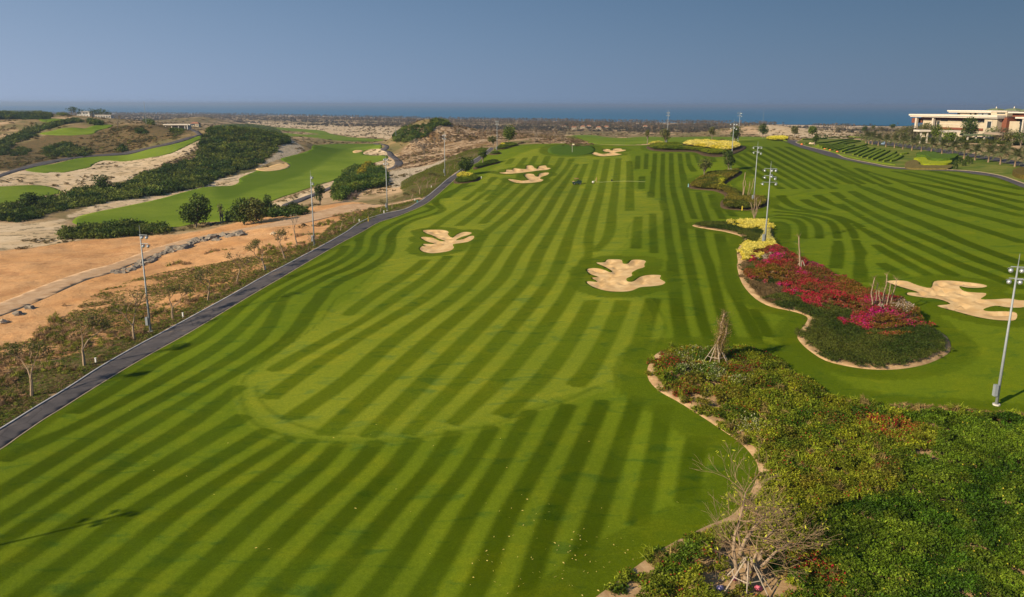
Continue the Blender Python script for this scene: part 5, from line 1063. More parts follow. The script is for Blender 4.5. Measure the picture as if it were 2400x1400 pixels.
def floodlight(loc, lamps, label, aim, H=15.0, rod=1.4):
    r = empty('floodlight_pole', loc); tag(r, label, 'floodlight', 'floodlight poles of the driving range')
    mb = MB(); mb.tube([(0, 0, -0.3), (0, 0, H * .4), (0, 0, H)], [0.17, 0.13, 0.085], 10); mb.build('pole', M_steel, r, True)
    if rod: MB().tube([(0, 0, H), (0, 0, H + rod)], [0.045, 0.02], 5).build('lightning_rod', M_steel, r)
    mb = MB(); mb.prism([(math.cos(a) * .38, math.sin(a) * .38) for a in np.linspace(0, 5.5, 8)], -0.2, 0.16); mb.build('base_plate', M_white, r)
    cb = MB(); cb.box((-0.36, -0.05, 1.7), (0.36, 0.42, 1.25)); cb.build('control_box', M_steel, r)
    lv = {}
    for (dx, dz, yaw) in lamps: lv.setdefault(dz, []).append(dx)
    ca, sa = math.cos(aim), math.sin(aim)
    for dz, xs in lv.items():
        a_, b_ = min(xs + [0]) - 0.15, max(xs + [0]) + 0.15
        m = MB(); m.tube([(a_ * ca, a_ * sa, H + dz + 0.42), (b_ * ca, b_ * sa, H + dz + 0.42)], 0.05, 5); m.build('crossarm', M_steel, r)
    for (dx, dz, yaw) in lamps:
        l = bpy.data.objects.new('lamp', LAMPM); COL.objects.link(l); l.parent = r; l.location = (dx * ca - 0.1 * -sa, dx * sa + 0.1 * ca, H + dz)
        l.rotation_euler = (R(-28), 0, aim + yaw)
        for nm, me in (('lens', LENSM), ('visor', VISM)):
            q = bpy.data.objects.new(nm, me); COL.objects.link(q); q.parent = l
    return r
L4 = [(0.25, -.45, .1), (1.0, -.45, .1), (0.3, -1.75, .1), (1.1, -1.75, .1)]; L4b = [(-.5, -.4, 0), (.5, -.4, 0), (-.5, -1.6, 0), (.5, -1.6, 0)]
L6 = [(-1.0, -.4, .8), (.3, -.4, -.3), (1.0, -.4, -.3), (-.9, -1.7, .8), (.3, -1.5, -.4), (1.0, -1.9, -.4)]; L7 = L6 + [(-1.2, -2.9, .9), (1.2, -2.9, -.5)]
FL = [((353,778), L4, 'tall floodlight pole nearest the camera on the left, between the bare trees', 0.2, 15), ((737,577), [(.3,-.3,0),(.4,-1.6,0)], 'floodlight pole by the cart path opposite the left bunker, two lamps', 0.2, 15),
      ((908,495), L4b, 'floodlight pole at the bend of the cart path, in front of the bush mound', 0.1, 15), ((1043,412), L4b, 'floodlight pole left of the round tree beside the path', 0.1, 15),
      ((1165,356), L4b, 'small far floodlight pole at the end of the left path', 0, 14), ((1563,341), L4b, 'floodlight pole standing against the sea at the crest bed', 0, 15),
      ((1713,397), L6, 'floodlight pole rising through the upright tree at the shrub bed', 0, 15), ((1730,331), L6, 'farthest floodlight pole, behind the yellow crest shrubs', 0, 14.5),
      ((1766,478), L6, 'floodlight pole behind the dead tree of the olive shrub bed', 0.1, 15), ((1792,578), L7, 'floodlight pole in the cream shrubs at the neck of the island bed', 0.1, 14.6),
      ((2335,950), L4b + [(1.4,-.4,-.3),(1.3,-1.7,-.3)], 'big floodlight pole at the right edge beside the long bunker', 0.3, 15)]
for (uv, lm, lb, aim, H) in FL: floodlight(at(*uv), lm, lb, -aim, H, 1.4)
hp = at(310, 1200); Ls = 15 / math.tan(R(SUN_EL)); bp_ = Vector((hp.x + SUN_AZ[0] * Ls, hp.y + SUN_AZ[1] * Ls, 0)); bp_.z = GZ(bp_.x, bp_.y)
floodlight(bp_, L6, 'floodlight pole out of frame that casts the lamp shaped shadow on the lawn', -0.2)
# masts
for (u, v, Y, top, lb) in ((344,303,560,236,'thin radio mast on the brown hill behind the plateau green'), (929,352,540,300,'thin pole beside the winding valley path'), (1788,290,1300,256,'hair thin mast on the coast seen against the sea')):
    p = P_at(u, v, Y); q = P_at(u, top, Y); g0 = GZ(p[0], p[1]); r = MB().tube([(0, 0, 0), (0, 0, q[2] - g0)], [0.16, 0.08], 5).build('mast', M_steel); r.location = (p[0], p[1], g0); tag(r, lb, 'mast')

# ---- trees
def crown_mat(name, c0, c1, trans=0.2):
    m, ns, ls, d, t = leaf_material(name, trans); lv = attr(ns, 'lv').outputs['Fac']
    c = mixc(ns, ls, lv, c0, c1); ls.new(c, d.inputs['Color']); ls.new(c, t.inputs['Color']); return m
CM = {'dark': crown_mat('leaves_dark', (0.026, 0.054, 0.013), (0.096, 0.136, 0.026)), 'mid': crown_mat('leaves_mid', (0.048, 0.088, 0.013), (0.152, 0.200, 0.029)), 'olive': crown_mat('leaves_olive', (0.056, 0.072, 0.019), (0.168, 0.168, 0.048)),
      'lime': crown_mat('leaves_lime', (0.176, 0.240, 0.016), (0.288, 0.338, 0.019)), 'grey': crown_mat('leaves_grey', (0.080, 0.080, 0.048), (0.176, 0.152, 0.080)), 'yellow': crown_mat('leaves_yellow', (0.275, 0.312, 0.013), (0.600, 0.600, 0.050), .4),
      'palm': crown_mat('palm_fronds', (0.072, 0.096, 0.035), (0.176, 0.184, 0.080)), 'rust': crown_mat('leaves_rust', (0.160, 0.112, 0.032), (0.225, 0.175, 0.050))}
def grow(rnd_, p, d, L, r, depth, segs, tips, spread=0.6, up=0.25, kids=(2, 3), ratio=0.72, wob=0.15):
    pts = [p]; rad = [r]; q = p.copy(); dd = d.copy()
    for i in range(3):
        dd = (dd + Vector((rnd_.uniform(-wob, wob), rnd_.uniform(-wob, wob), rnd_.uniform(-wob, wob) * .5))).normalized(); q = q + dd * L / 3; pts.append(q.copy()); rad.append(r * (1 - 0.3 * (i + 1) / 3))
    segs.append((pts, rad, depth))
    if depth == 0: tips.append((q, dd)); return
    for k in range(rnd_.randint(*kids)):
        ax = Vector((rnd_.uniform(-1, 1), rnd_.uniform(-1, 1), rnd_.uniform(-.3, .6))).normalized(); nd = (dd + ax * spread + Vector((0, 0, up))).normalized()
        grow(rnd_, q, nd, L * ratio * rnd_.uniform(.8, 1.15), rad[-1] * .72, depth - 1, segs, tips, spread, up, kids, ratio, wob)
def leaf_obj(name, C, size, m, parent, rng, up=0.4, aspect=0.6):
    V, F = leaf_quads(np.asarray(C), size, rng, up, aspect); o = quick_mesh(name, V, F, m, parent); fattr(o, 'lv', np.repeat(rng.random(len(C)), 4)); return o
def leafy_tree(loc, H, cr, cz, trunk, cm, label, n=700, blobs=9, size=0.5, seed=0, stems=1, group=None, cat='tree', top_heavy=0.0, name='tree'):
    rnd_ = random.Random(seed); rng = np.random.default_rng(seed); r = empty(name, loc); tag(r, label, cat, group)
    mb = MB(); B = []
    for s in range(stems):
        a = rnd_.uniform(0, 6.28); off = Vector((math.cos(a), math.sin(a), 0)) * (0.0 if stems == 1 else cr * .25)
        top = Vector((off.x * 1.6, off.y * 1.6, H * .72)); mb.tube([off + Vector((0, 0, -.3)), (off + top) / 2 + Vector((rnd_.uniform(-.2, .2), rnd_.uniform(-.2, .2), 0)), top], [H * .03 + .05, H * .022 + .03, .05], 6)
    for i in range(blobs):
        a = rnd_.uniform(0, 6.28); q = math.sqrt(rnd_.random()) * cr * .62; z = trunk + (H - trunk) * (0.22 + 0.62 * rnd_.random()); q *= (1 - top_heavy) + top_heavy * (z - trunk) / (H - trunk)
        c = Vector((math.cos(a) * q, math.sin(a) * q, z)); B.append((c, cr * rnd_.uniform(.40, .62)))
        mb.tube([(0, 0, trunk * .8), c * .6 + Vector((0, 0, trunk * .25)), c], [H * .016 + .02, H * .01 + .01, .02], 4, False)
    mb.build('trunk', M_greybark, r)
    C = []
    per = n // blobs
    for c, br in B:
        d = rng.normal(size=(per, 3)); d /= np.linalg.norm(d, axis=1)[:, None]; rr = br * (0.45 + 0.6 * rng.random(per) ** .5)
        C.append(np.array(c) + d * rr[:, None] * np.array([1, 1, cz]))
    C = np.vstack(C); C = C[C[:, 2] > trunk * .6]
    leaf_obj('crown', C, size, CM[cm], r, rng); return r
T = [((1091,412),6.2,3.3,.8,1.6,'dark','dense round dark tree in the yellow bed beside the left path',900,10,.55), ((1132,387),7,2.6,.8,2.5,'mid','slender leafy tree above the curved hedge beside the left path',450,8,.5),
     ((1157,357),7.5,3.4,.5,4.2,'olive','flat topped small tree next to the far left pole',380,7,.5), ((1192,339),9,4.2,.9,2.0,'mid','tallest leafy tree at the top left of the lawn',900,12,.6),
     ((1517,338),7,1.6,1.1,3.0,'olive','thin ragged tree at the left tip of the crest bed',200,6,.45), ((1559,341),7.2,3.0,.9,2.2,'olive','ragged bushy tree by the pole at the crest bed',420,9,.5),
     ((1668,329),7.2,2.2,1.0,2.6,'olive','slim tree behind the yellow crest shrubs',350,7,.5), ((1722,334),8,2.8,1.0,1.2,'dark','dark green tree at the right end of the crest bed',700,10,.55),
     ((1707,401),7,2.2,1.15,1.2,'dark','dense upright tree at the back of the olive shrub bed',900,11,.4), ((1650,418),6.2,2.6,.8,2.4,'olive','sparse small tree in the middle of the olive shrub bed',420,9,.42),
     ((1787,324),9,3.8,.9,2.4,'dark','spreading dark tree right of the crest bed against the coast',800,12,.6), ((1862,323),7.8,3.2,1.0,2.2,'olive','goblet shaped tree at the top of the right lawn',800,11,.55),
     ((1903,326),8.2,3.8,.8,3.2,'mid','wide crowned tree above the end of the right path',800,11,.55), ((1909,341),5.8,2.0,1.1,1.4,'dark','small dark tree beside the tan boulder',420,8,.45),
     ((1962,317),9.5,3.6,.8,2.2,'grey','ragged multi stemmed tree standing alone against the coast',480,8,.55), ((2024,318),9.5,2.4,1.2,2.0,'dark','left dark tree of the clump before the palm row',500,9,.55), ((2046,312),10.5,2.6,1.0,4.0,'olive','tall thin tree of the clump behind the palm row start',420,8,.55),
     ((2066,318),8.2,3.2,.7,4.0,'grey','sparse umbrella tree behind the palm row start',360,8,.5), ((2090,313),10.5,4.0,.7,6.0,'dark','bright mushroom shaped tree against the sea behind the palms',700,10,.6),
     ((2137,335),8.0,3.6,.9,2.0,'grey','sparse tree left of the clubhouse red corner',520,9,.55), ((2168,330),9.5,4.2,.9,2.2,'olive','grey green tree in front of the clubhouse left wall',800,12,.6),
     ((2191,338),9.5,3.0,1.2,2.2,'mid','upright tree before the white entrance canopy',650,10,.55), ((2228,322),11.5,4.4,1.0,2.0,'dark','big dark tree in front of the clubhouse middle',1100,14,.65), ((2268,333),13,4.8,1.1,2.0,'dark','tallest dark tree in front of the clubhouse',1200,14,.65),
     ((2222,345),6.5,3.4,.9,2.0,'mid','round green tree behind the palm row middle',550,9,.55), ((2310,318),8,4.5,.7,2.0,'olive','broad low tree right of the clubhouse doorway',800,11,.6), ((2335,322),9,4.5,.8,2.0,'grey','thin crowned tree below the clubhouse right block',500,9,.55),
     ((2363,303),10.5,4.6,1.3,.8,'lime','bright lime green conical tree beside the clubhouse',1500,16,.6), ((2385,308),7,3.6,.9,.8,'dark','dark shrub like tree right of the lime tree',600,9,.55),
     ((460,532),9.5,5.2,.8,.8,'dark','large dark bush tree between the orange earth and the fairway',1500,15,.65), ((572,526),7.0,4.6,.7,.5,'dark','rounded dark bush tree left of the mound, by the fairway',1000,13,.6), ((600,524),7.0,4.2,.8,.5,'olive','olive bush tree joined to the rounded one by the fairway',900,12,.6),
     ((75,488),5.5,3.6,.7,.6,'dark','lone dark bush at the tip of the left corner green',600,9,.6), ((242,448),6.5,4.2,.8,.6,'dark','dark bush tree on the pale sand behind the ridge',700,10,.6), ((520,520),5.5,1.2,1.4,1.6,'grey','thin grey sapling between the two bush trees',90,4,.4),
     ((628,500),6,2.0,1.1,1.0,'dark','small dark conifer like bush near the far asphalt path',350,7,.5), ((750,480),7,2.2,1.2,.6,'dark','dark upright bush beside the orange bank',450,8,.5)]
for i, (uv, H, cr, cz, tr, cm, lb, n_, bl, sz) in enumerate(T): leafy_tree(at(*uv), H, cr, cz, tr, cm, lb, int(n_ * 2.2), bl + 3, sz * 1.1, 100 + i, stems=2 if cm == 'grey' else 1, top_heavy=.4)
for i, (u, v, Y) in enumerate(((170,276,1080),(178,272,1100),(190,268,1120),(216,270,1100),(226,266,1120),(236,264,1130),(246,268,1100),(254,266,1110))):
    p = P_at(u, v + 6, Y); leafy_tree(Vector((p[0], p[1], GZ(p[0], p[1]))), 13, 7, .7, 3, 'dark', 'hazy dark tree behind the white villa, %s from the left' % nth(i + 1), 160, 7, 1.7, 300 + i, group='trees behind the white villa')

# bare trees along the path: three prototypes
def bare_tree(name, seed, H, label, depth=4, spread=.62, leaves=0, bark=None, parent_loc=(0, 0, 0), twig_r=0.02, r0=0.11, trunkf=.36, lean=(0, 0), cm='mid', lsz=.12, kids=(2, 3), up=.2, group=None):
    rnd_ = random.Random(seed); rng = np.random.default_rng(seed); r = empty(name, parent_loc); tag(r, label, 'tree', group); segs = []; tips = []
    grow(rnd_, Vector((0, 0, -.2)), Vector((lean[0], lean[1], 1)).normalized(), H * trunkf, r0, depth, segs, tips, spread, up, kids)
    mb = MB(); mt = MB()
    for pts, rad, dp in segs: (mb if dp >= depth - 1 else mt).tube(pts, [max(x, twig_r) for x in rad], 6 if dp >= depth - 1 else 3, False)
    mb.build('trunk', bark or M_bark, r); mt.build('branches', M_twig if bark is None else bark, r)
    if leaves:
        C = [];
        for q, d in tips:
            for _ in range(max(1, leaves // len(tips))): C.append(q + Vector((rnd_.gauss(0, .28), rnd_.gauss(0, .28), rnd_.gauss(0, .15))))
        leaf_obj('leaves', C, lsz, CM[cm], r, rng)
    return r
ROW = [((75,930),'bare forked tree nearest the camera, at the left edge beside the path',1.0), ((198,860),'second bare tree from the camera, left of the path',1.05), ((315,797),'bare tree with a sand ring, just left of the nearest floodlight pole',1.0), ((405,748),'slim bare tree right of the nearest floodlight pole',.9), ((487,705),'leaning bare stem beside the pale patch at the path edge',.85),
       ((555,668),'bare tree left of the white post pair, by the path',.9), ((620,635),'bare twiggy tree halfway to the second pole',.95), ((668,607),'thin bare tree before the tall grey one',.9)]
pr = [bare_tree('bare_tree', s, 5.4, 'x', 5, .75, lv_, None, (0, 0, 0), .036, .17, .34, (.1, .05), up=.06, lsz=.16, cm='olive') for s, lv_ in ((3, 1100), (5, 800), (9, 400))]
pr += [bare_tree('bare_tree', s, 6.0, 'x', 4, .7, 0, M_greybark, (0, 0, 0), .075, .16, .36, (0, 0), up=.12) for s in (13, 17)]
for p_ in pr: remember(p_)
used = [False] * 5
def place_bare(k, uv, s, rz, label, group=None, loc=None):
    t = pr[k] if not used[k] else copy_tree(pr[k]); used[k] = True
    t.location = loc if loc is not None else at(*uv); t.scale = (s, s, s); t.rotation_euler = (0, 0, rz); t['label'] = label; t['category'] = 'tree'
    if group: t['group'] = group
    return t
G_ROW = 'bare young trees along the cart path'
for i, (uv, lb, s) in enumerate(ROW): place_bare(i % 3, uv, s * 1.3, i * 1.3, lb, G_ROW)
MORE = [((798,542),'short bare tree on the verge between second and third pole'), ((830,525),'forked sapling with a soil ring near the third pole'), ((863,518),'sapling tied to a yellow stake left of the third pole'), ((891,499),'sapling just left of the third pole'), ((919,490),'sapling just right of the third pole'),
        ((944,480),'sapling above the sandy track junction, left one'), ((964,471),'sapling at the sandy track junction beside the path'), ((984,457),'pale branching tree above the track junction'), ((1001,442),'twiggy tree on the green verge, behind the pale branching one'), ((1020,431),'small bare tree on the verge left of the fourth pole'),
        ((1050,408),'sapling with soil ring right of the fourth pole'), ((1065,397),'sapling behind the round tree, left'), ((1077,385),'leaning pale sapling behind the round tree'), ((1101,376),'sapling beyond the round tree beside the path'), ((1111,370),'last sapling of the verge before the slender tree')]
for i, (uv, lb) in enumerate(MORE): place_bare((i + 1) % 3, uv, (.75 if i not in (7, 8) else 1.15), i * 2.1, lb, G_ROW)
rnd4 = random.Random(11)
dt = sorted(rnd4.uniform(960, 1330) for _ in range(26))
for i in range(26):
    u = dt[i]; v = rnd4.uniform(308, 350)
    if u > 1180: v = rnd4.uniform(312, 334)
    if u < 1030: v = rnd4.uniform(330, 372)
    place_bare(3 + i % 2, (u, v), rnd4.uniform(.8, 1.35), i * 1.7, 'leafless grey tree on the dune slope behind the left path, %s from the left' % nth(i + 1), 'leafless trees on the dune slope')
bare_tree('bare_tree', 21, 8.0, 'tall dark leafless tree left of the second floodlight pole', 4, .5, 0, M_greybark, at(697,576), .035, .16, .32, (-.08, 0))
bare_tree('bare_tree', 22, 5.5, 'bare twiggy tree propped on stakes beside the second pole', 4, .7, 0, M_bark, at(722,590), .03, .08, .34)
bare_tree('bare_tree', 23, 9.5, 'crooked bare tree on the brown hill skyline', 3, .5, 30, M_greybark, at(275,303), .08, .25, .4, cm='dark', lsz=.5)
# stakes
def stakes(parent, n, R0, h, rad=.045, seed=0, rail=True):
    rnd_ = random.Random(seed); tops = []
    for i in range(n):
        a = 6.28 * i / n + rnd_.uniform(-.2, .2); f = Vector((math.cos(a) * R0, math.sin(a) * R0, -.1)); t = Vector((math.cos(a) * R0 * .18, math.sin(a) * R0 * .18, h)); MB().tube([f, t + (t - f) * .1], rad, 5).build('stake', M_stake, parent); tops.append(f.lerp(t, .55)); 
    if rail:
        for i in range(n): MB().tube([tops[i], tops[(i + 1) % n]], rad * .8, 4).build('rail', M_stake, parent)
# pruned / dead trees with props
def stump_tree(uv, H, label, stems, seed, stake=None, leafn=0, cm='olive', r=.14, twist=.15, twn=30):
    rnd_ = random.Random(seed); rng = np.random.default_rng(seed); t = empty('pruned_tree', at(*uv)); tag(t, label, 'tree'); C = []
    mt = MB()
    for (dx, dy, lx, ly, h) in stems:
        pts = []; 
        for k in range(6): f = k / 5; pts.append(Vector((dx + lx * f + rnd_.uniform(-twist, twist) * (k > 0), dy + ly * f + rnd_.uniform(-twist, twist) * (k > 0), -.2 + (h * H + .2) * f)))
        MB().tube(pts, [r * (1 - .5 * k / 5) for k in range(6)], 7).build('stem', M_bark, t, True)
        for _ in range(twn):
            q = pts[rnd_.randint(2, 5)]; d = Vector((rnd_.gauss(0, 1), rnd_.gauss(0, 1), rnd_.uniform(0, 1.2))).normalized(); L = rnd_.uniform(.3, .8); mt.tube([q, q + d * L * .5, q + d * L + Vector((0, 0, .1))], [.025, .015, .008], 3, False)
        for _ in range(leafn): q = pts[rnd_.randint(1, 5)].lerp(pts[rnd_.randint(1, 5)], rnd_.random()); C.append(q + Vector((rnd_.gauss(0, .34), rnd_.gauss(0, .34), rnd_.gauss(0, .3))))
    mt.build('twigs', M_twig, t)
    if C: leaf_obj('leaves', C, .16, CM[cm], t, rng)
    if stake: stakes(t, *stake, seed=seed)
    return t
stump_tree((1677,858), 6.4, 'vine covered pruned tree with props at the top of the near bed', [(0,0,.6,.3,1), (.3,.2,.5,.2,.93), (-.2,0,.7,.1,.85), (.1,-.2,.9,0,.8)], 1, (8, 1.9, 2.4), 900, 'rust', .2, twn=60)
stump_tree((1876,648), 6.6, 'thin leaning dead trunk with props in the magenta bougainvillea', [(0,0,-.9,0,1), (.1,.1,-.4,.2,.55)], 2, (6, 1.6, 2.4), 0, r=.17, twn=26)
stump_tree((2062,742), 5.6, 'cluster of tall bare pruned trunks at the wide end of the island bed', [(-1.2,0,-.3,0,1), (-.7,.3,.1,.2,.8), (0,0,.5,.3,1.05), (.5,.3,.1,.2,.7), (.9,0,.9,0,.95), (-.2,-.2,-.3,0,.7), (.3,-.3,.6,0,.85)], 3, (7, 1.8, 1.7), 60, r=.12, twn=30)
stump_tree((1768,514), 6.2, 'bare brown dead tree behind the yellow shrubs', [(0,0,-.4,0,.9), (0,0,1.1,0,.7), (.1,0,.2,.1,.8), (-.1,0,-1.0,0,.6)], 4, None, 20, r=.12, twn=40)
stump_tree((1740,468), 7.4, 'dark bare stump with a crooked top in the olive shrub bed', [(0,0,.1,0,1), (.1,0,.4,0,.7)], 5, None, 20, 'dark', r=.16, twn=10)
stump_tree((1752,468), 6.0, 'leafy yellow green pruned tree behind the olive shrubs', [(0,0,.4,0,.8), (.4,0,.9,0,.95), (.2,0,.1,.1,.7)], 6, None, 240, 'lime', r=.13, twn=14)
stump_tree((1958,314), 10.5, 'pair of dead stems beside the lone ragged tree by the coast', [(-1.5,0,-.6,0,.95), (-1.0,0,.4,0,1.05)], 7, None, 20, 'grey', r=.25, twn=20)
# the big bare tree in front
def big_tree():
    loc = at(1748, 1384); r = empty('bare_tree', loc); tag(r, 'big bare spreading tree with wind blown yellow green leaves, propped on poles, at the bottom', 'tree')
    rnd_ = random.Random(8); rng = np.random.default_rng(8); mb = MB(); mt = MB(); tips = []
    limbs = [[(-.3,0,0),(-.75,.1,1.6),(-1.0,.3,3.0),(-.95,.5,4.0),(-.6,.9,5.0)], [(0,.1,0),(.1,.3,1.3),(-.25,.8,2.6),(-.5,1.4,3.9),(.0,2.2,5.2),(.3,2.7,6.2)], [(.1,0,.6),(.6,.2,1.6),(1.0,.4,2.7),(1.2,.6,3.6),(1.9,.8,4.3)], [(.5,.2,1.5),(1.2,.2,2.0),(2.0,.3,2.9),(2.9,.2,3.6)], [(-.6,.2,2.6),(-.2,.5,3.6),(.5,.9,4.4),(1.2,1.3,5.0)], [(.3,.1,1.2),(.2,-.2,2.2),(.4,-.5,3.4)]]
    for L in limbs:
        pts = [Vector(p) for p in L]; n_ = len(pts); mb.tube(pts, [.17 * (1 - .62 * k / (n_ - 1)) for k in range(n_)], 8)
        for k in range(1, n_):
            for _ in range(4 if k > 1 else 1):
                d = Vector((rnd_.gauss(.1, 1), rnd_.gauss(0, 1), rnd_.uniform(.0, .9))).normalized(); segs = []; tp = []
                grow(rnd_, pts[k], d, rnd_.uniform(.9, 1.5), .045, 3, segs, tp, .55, .02, (2, 3), .85, .22)
                for p_, rd, dp in segs: mt.tube(p_, [max(x * .8, .007) for x in rd], 4 if dp > 1 else 3, False)
                tips += tp
    for k in range(5): a = k * 1.26; mb.tube([(math.cos(a) * .12, math.sin(a) * .12, -.3), (math.cos(a) * .16, math.sin(a) * .16, 1.2)], [.2, .13], 6)
    mb.build('trunk', M_bark, r, True); mt.build('branches', M_twig, r)
    C = [q + Vector((rnd_.gauss(0, .15), rnd_.gauss(0, .15), rnd_.gauss(0, .1))) for q, d in tips if q.x > -1.6 and rnd_.random() < .5]
    leaf_obj('leaves', C, .26, CM['yellow'], r, rng, .2, .3); stakes(r, 7, 1.9, 2.3, .05, 4); return r
big_tree()
for (u, v, sx_, c_, lb) in ((1722,1362,.42,(.62,.22,.38),'pink plastic bag left of the big tree trunk'), (1777,1385,.55,(.66,.16,.22),'red pink sack at the foot of the right prop'), (1688,1384,.5,(.52,.42,.62),'pale lilac bag in the shade of the near bed'), (1743,1390,.3,(.7,.66,.62),'small white bag at the trunk base')):
    p = at(u, v); mb = MB(); mb.dome((0, 0, 0), sx_ * .55, .62, 10, 4, True); rr_ = random.Random(int(u)); mb.v = [v_ * (1 + rr_.uniform(-.22, .22)) for v_ in mb.v]; o = mb.build('plastic_bag', simple('bag_%d' % u, c_, .5, .15, 8), None, True); o.location = p + Vector((0, 0, .2)); tag(o, lb, 'bag', 'bags under the big tree')

# ---- palms
mb = MB(); rnd5 = random.Random(2); K = 9
for k in range(K):
    t0, t1 = k / K, (k + 1) / K
    c0 = Vector((t0 * 2.7, 0, .95 * t0 - 1.75 * t0 * t0)); c1 = Vector((t1 * 2.7, 0, .95 * t1 - 1.75 * t1 * t1)); w = .85 * math.sin(math.pi * min(1, t1 * .9 + .12)) + .05
    for s in (-1, 1):
        for m in range(2): b_ = len(mb.v); f0 = c0.lerp(c1, m * .5); mb.v += [f0, f0.lerp(c1, .5), f0 + Vector((.38, s * w, -.12))]; mb.f.append((b_, b_ + 1, b_ + 2))
    mb.tube([c0, c1], .03, 3, False)
FROND = bpy.data.meshes.new('frond'); FROND.from_pydata([tuple(v) for v in mb.v], [], mb.f); FROND.materials.append(CM['palm'])
q = FROND.attributes.new('lv', 'FLOAT', 'POINT'); q.data.foreach_set('value', np.random.default_rng(1).random(len(mb.v)).astype(np.float32))
TRK = MB().tube([(0, 0, -.2), (0, 0, 1.0), (0, 0, 2.2), (0, 0, 3.0)], [.27, .2, .22, .3], 8); TRKM = bpy.data.meshes.new('trunk'); TRKM.from_pydata([tuple(v) for v in TRK.v], [], TRK.f); TRKM.materials.append(simple('palm_trunk', (0.24, 0.17, 0.11), .9, .35, 8, .1, 0, .8))
def palm(loc, s, label, seed, group, nf=30):
    rnd_ = random.Random(seed); r = empty('date_palm', loc); tag(r, label, 'palm', group); r.scale = (s, s, s * rnd_.uniform(.95, 1.1))
    t = bpy.data.objects.new('trunk', TRKM); COL.objects.link(t); t.parent = r
    for k in range(nf):
        f = bpy.data.objects.new('frond', FROND); COL.objects.link(f); f.parent = r; f.location = (0, 0, 2.9); el = -1.25 + 1.75 * ((k * .7321 + k * k * .0137) % 1); sc = rnd_.uniform(1.0, 1.25)
        f.rotation_euler = Euler((rnd_.uniform(-.2, .2), el, k * 2.4 + rnd_.uniform(-.2, .2))); f.scale = (sc, sc, sc)
PALMS = [(2029,336),(2036,338),(2044,340),(2058,342),(2076,345),(2096,347.5),(2115.6,350),(2137,353),(2159,357.5),(2182,360),(2207,364),(2232,366.5),(2259,372),(2285,376.5),(2316,381),(2344,386),(2378,391.5),(2415,397)]
orn = ['first','second','third','fourth','fifth','sixth','seventh','eighth','ninth','tenth','eleventh','twelfth','thirteenth','fourteenth','fifteenth','sixteenth','seventeenth','last']
for i, uv in enumerate(PALMS): palm(at(*uv), 1.22, 'date palm along the driveway, %s of the row counted from the left' % orn[i], i, 'date palms in a row along the driveway')
EXTRA = [(2108,330,7,'olive'),(2118,322,8,'grey'),(2130,326,8,'dark'),(2150,322,9,'olive'),(2178,324,8,'dark'),(2206,328,8,'olive'),(2214,334,7,'mid'),(2245,326,9,'olive'),(2288,326,8,'olive'),(2300,330,7,'dark'),(2322,333,7,'mid'),(2348,338,7,'grey'),(2372,342,7,'olive'),(2392,345,7,'dark')]
for i, (u, v, H, cm) in enumerate(EXTRA): leafy_tree(at(u, v), H * 1.1, 3.8, .9, 1.2, cm, 'garden tree in the belt between palms and clubhouse, %s from the left' % nth(i + 1), 900, 10, .55, 500 + i, group='garden trees below the clubhouse')
for i, uv in enumerate([(2128,341),(2152,344),(2196,347),(2240,352),(2300,358),(2326,362),(2362,368),(2398,374)]): palm(at(*uv), 1.0, 'young palm on the far side of the driveway, %s from the left' % nth(i + 1), 50 + i, 'young palms behind the driveway', 16)

# ---- hedges of the maze: clipped green walls, one object each
m_hedge, ns, ls, b = mat('hedge_leaves', .85, .1); geo = ns.new('ShaderNodeNewGeometry'); f = noise(ns, ls, 3.0, 5, .75, geo.outputs[0]); oi = ns.new('ShaderNodeObjectInfo')
c = mixc(ns, ls, mapr(ns, ls, f, .32, .68), (0.070, 0.115, 0.008), (0.20, 0.26, 0.016)); ls.new(c, b.inputs['Base Color']); bumpn(ns, ls, b, f, 1.0, .4)
def hedge_line(px, w, h, label, material=m_hedge, group='clipped hedges of the wavy hedge garden'):
    P = np.array([at(*p)[:2] for p in spline(px, False, 4)]); T_ = np.gradient(P, axis=0); T_ /= np.linalg.norm(T_, axis=1)[:, None] + 1e-9; Nn = np.stack([-T_[:, 1], T_[:, 0]], -1); V = []; F = []; n_ = len(P); rnd_ = random.Random(int(px[0][0] * 7)); K_ = 7
    prof = [(-1, -.15), (-1.0, .6), (-.8, .92), (0, 1.0), (.8, .92), (1.0, .6), (1, -.15)]
    for i in range(n_):
        e = min(1, .35 + min(i, n_ - 1 - i) * .4); g0 = GZ(P[i, 0], P[i, 1])
        for (a, b_) in prof: V.append((P[i, 0] + Nn[i, 0] * a * w / 2 * e * rnd_.uniform(.9, 1.1), P[i, 1] + Nn[i, 1] * a * w / 2 * e * rnd_.uniform(.9, 1.1), g0 + h * b_ * (e * .3 + .7) * rnd_.uniform(.93, 1.07)))
    for i in range(n_ - 1):
        for k in range(K_ - 1): F.append((i * K_ + k, i * K_ + k + 1, (i + 1) * K_ + k + 1, (i + 1) * K_ + k))
    F.append(tuple(range(K_))[::-1]); F.append(tuple((n_ - 1) * K_ + k for k in range(K_)))
    return tag(mesh_obj('hedge', V, F, material, None, False), label, 'hedge', group)
HL = Z(1800, 240, 8.0)
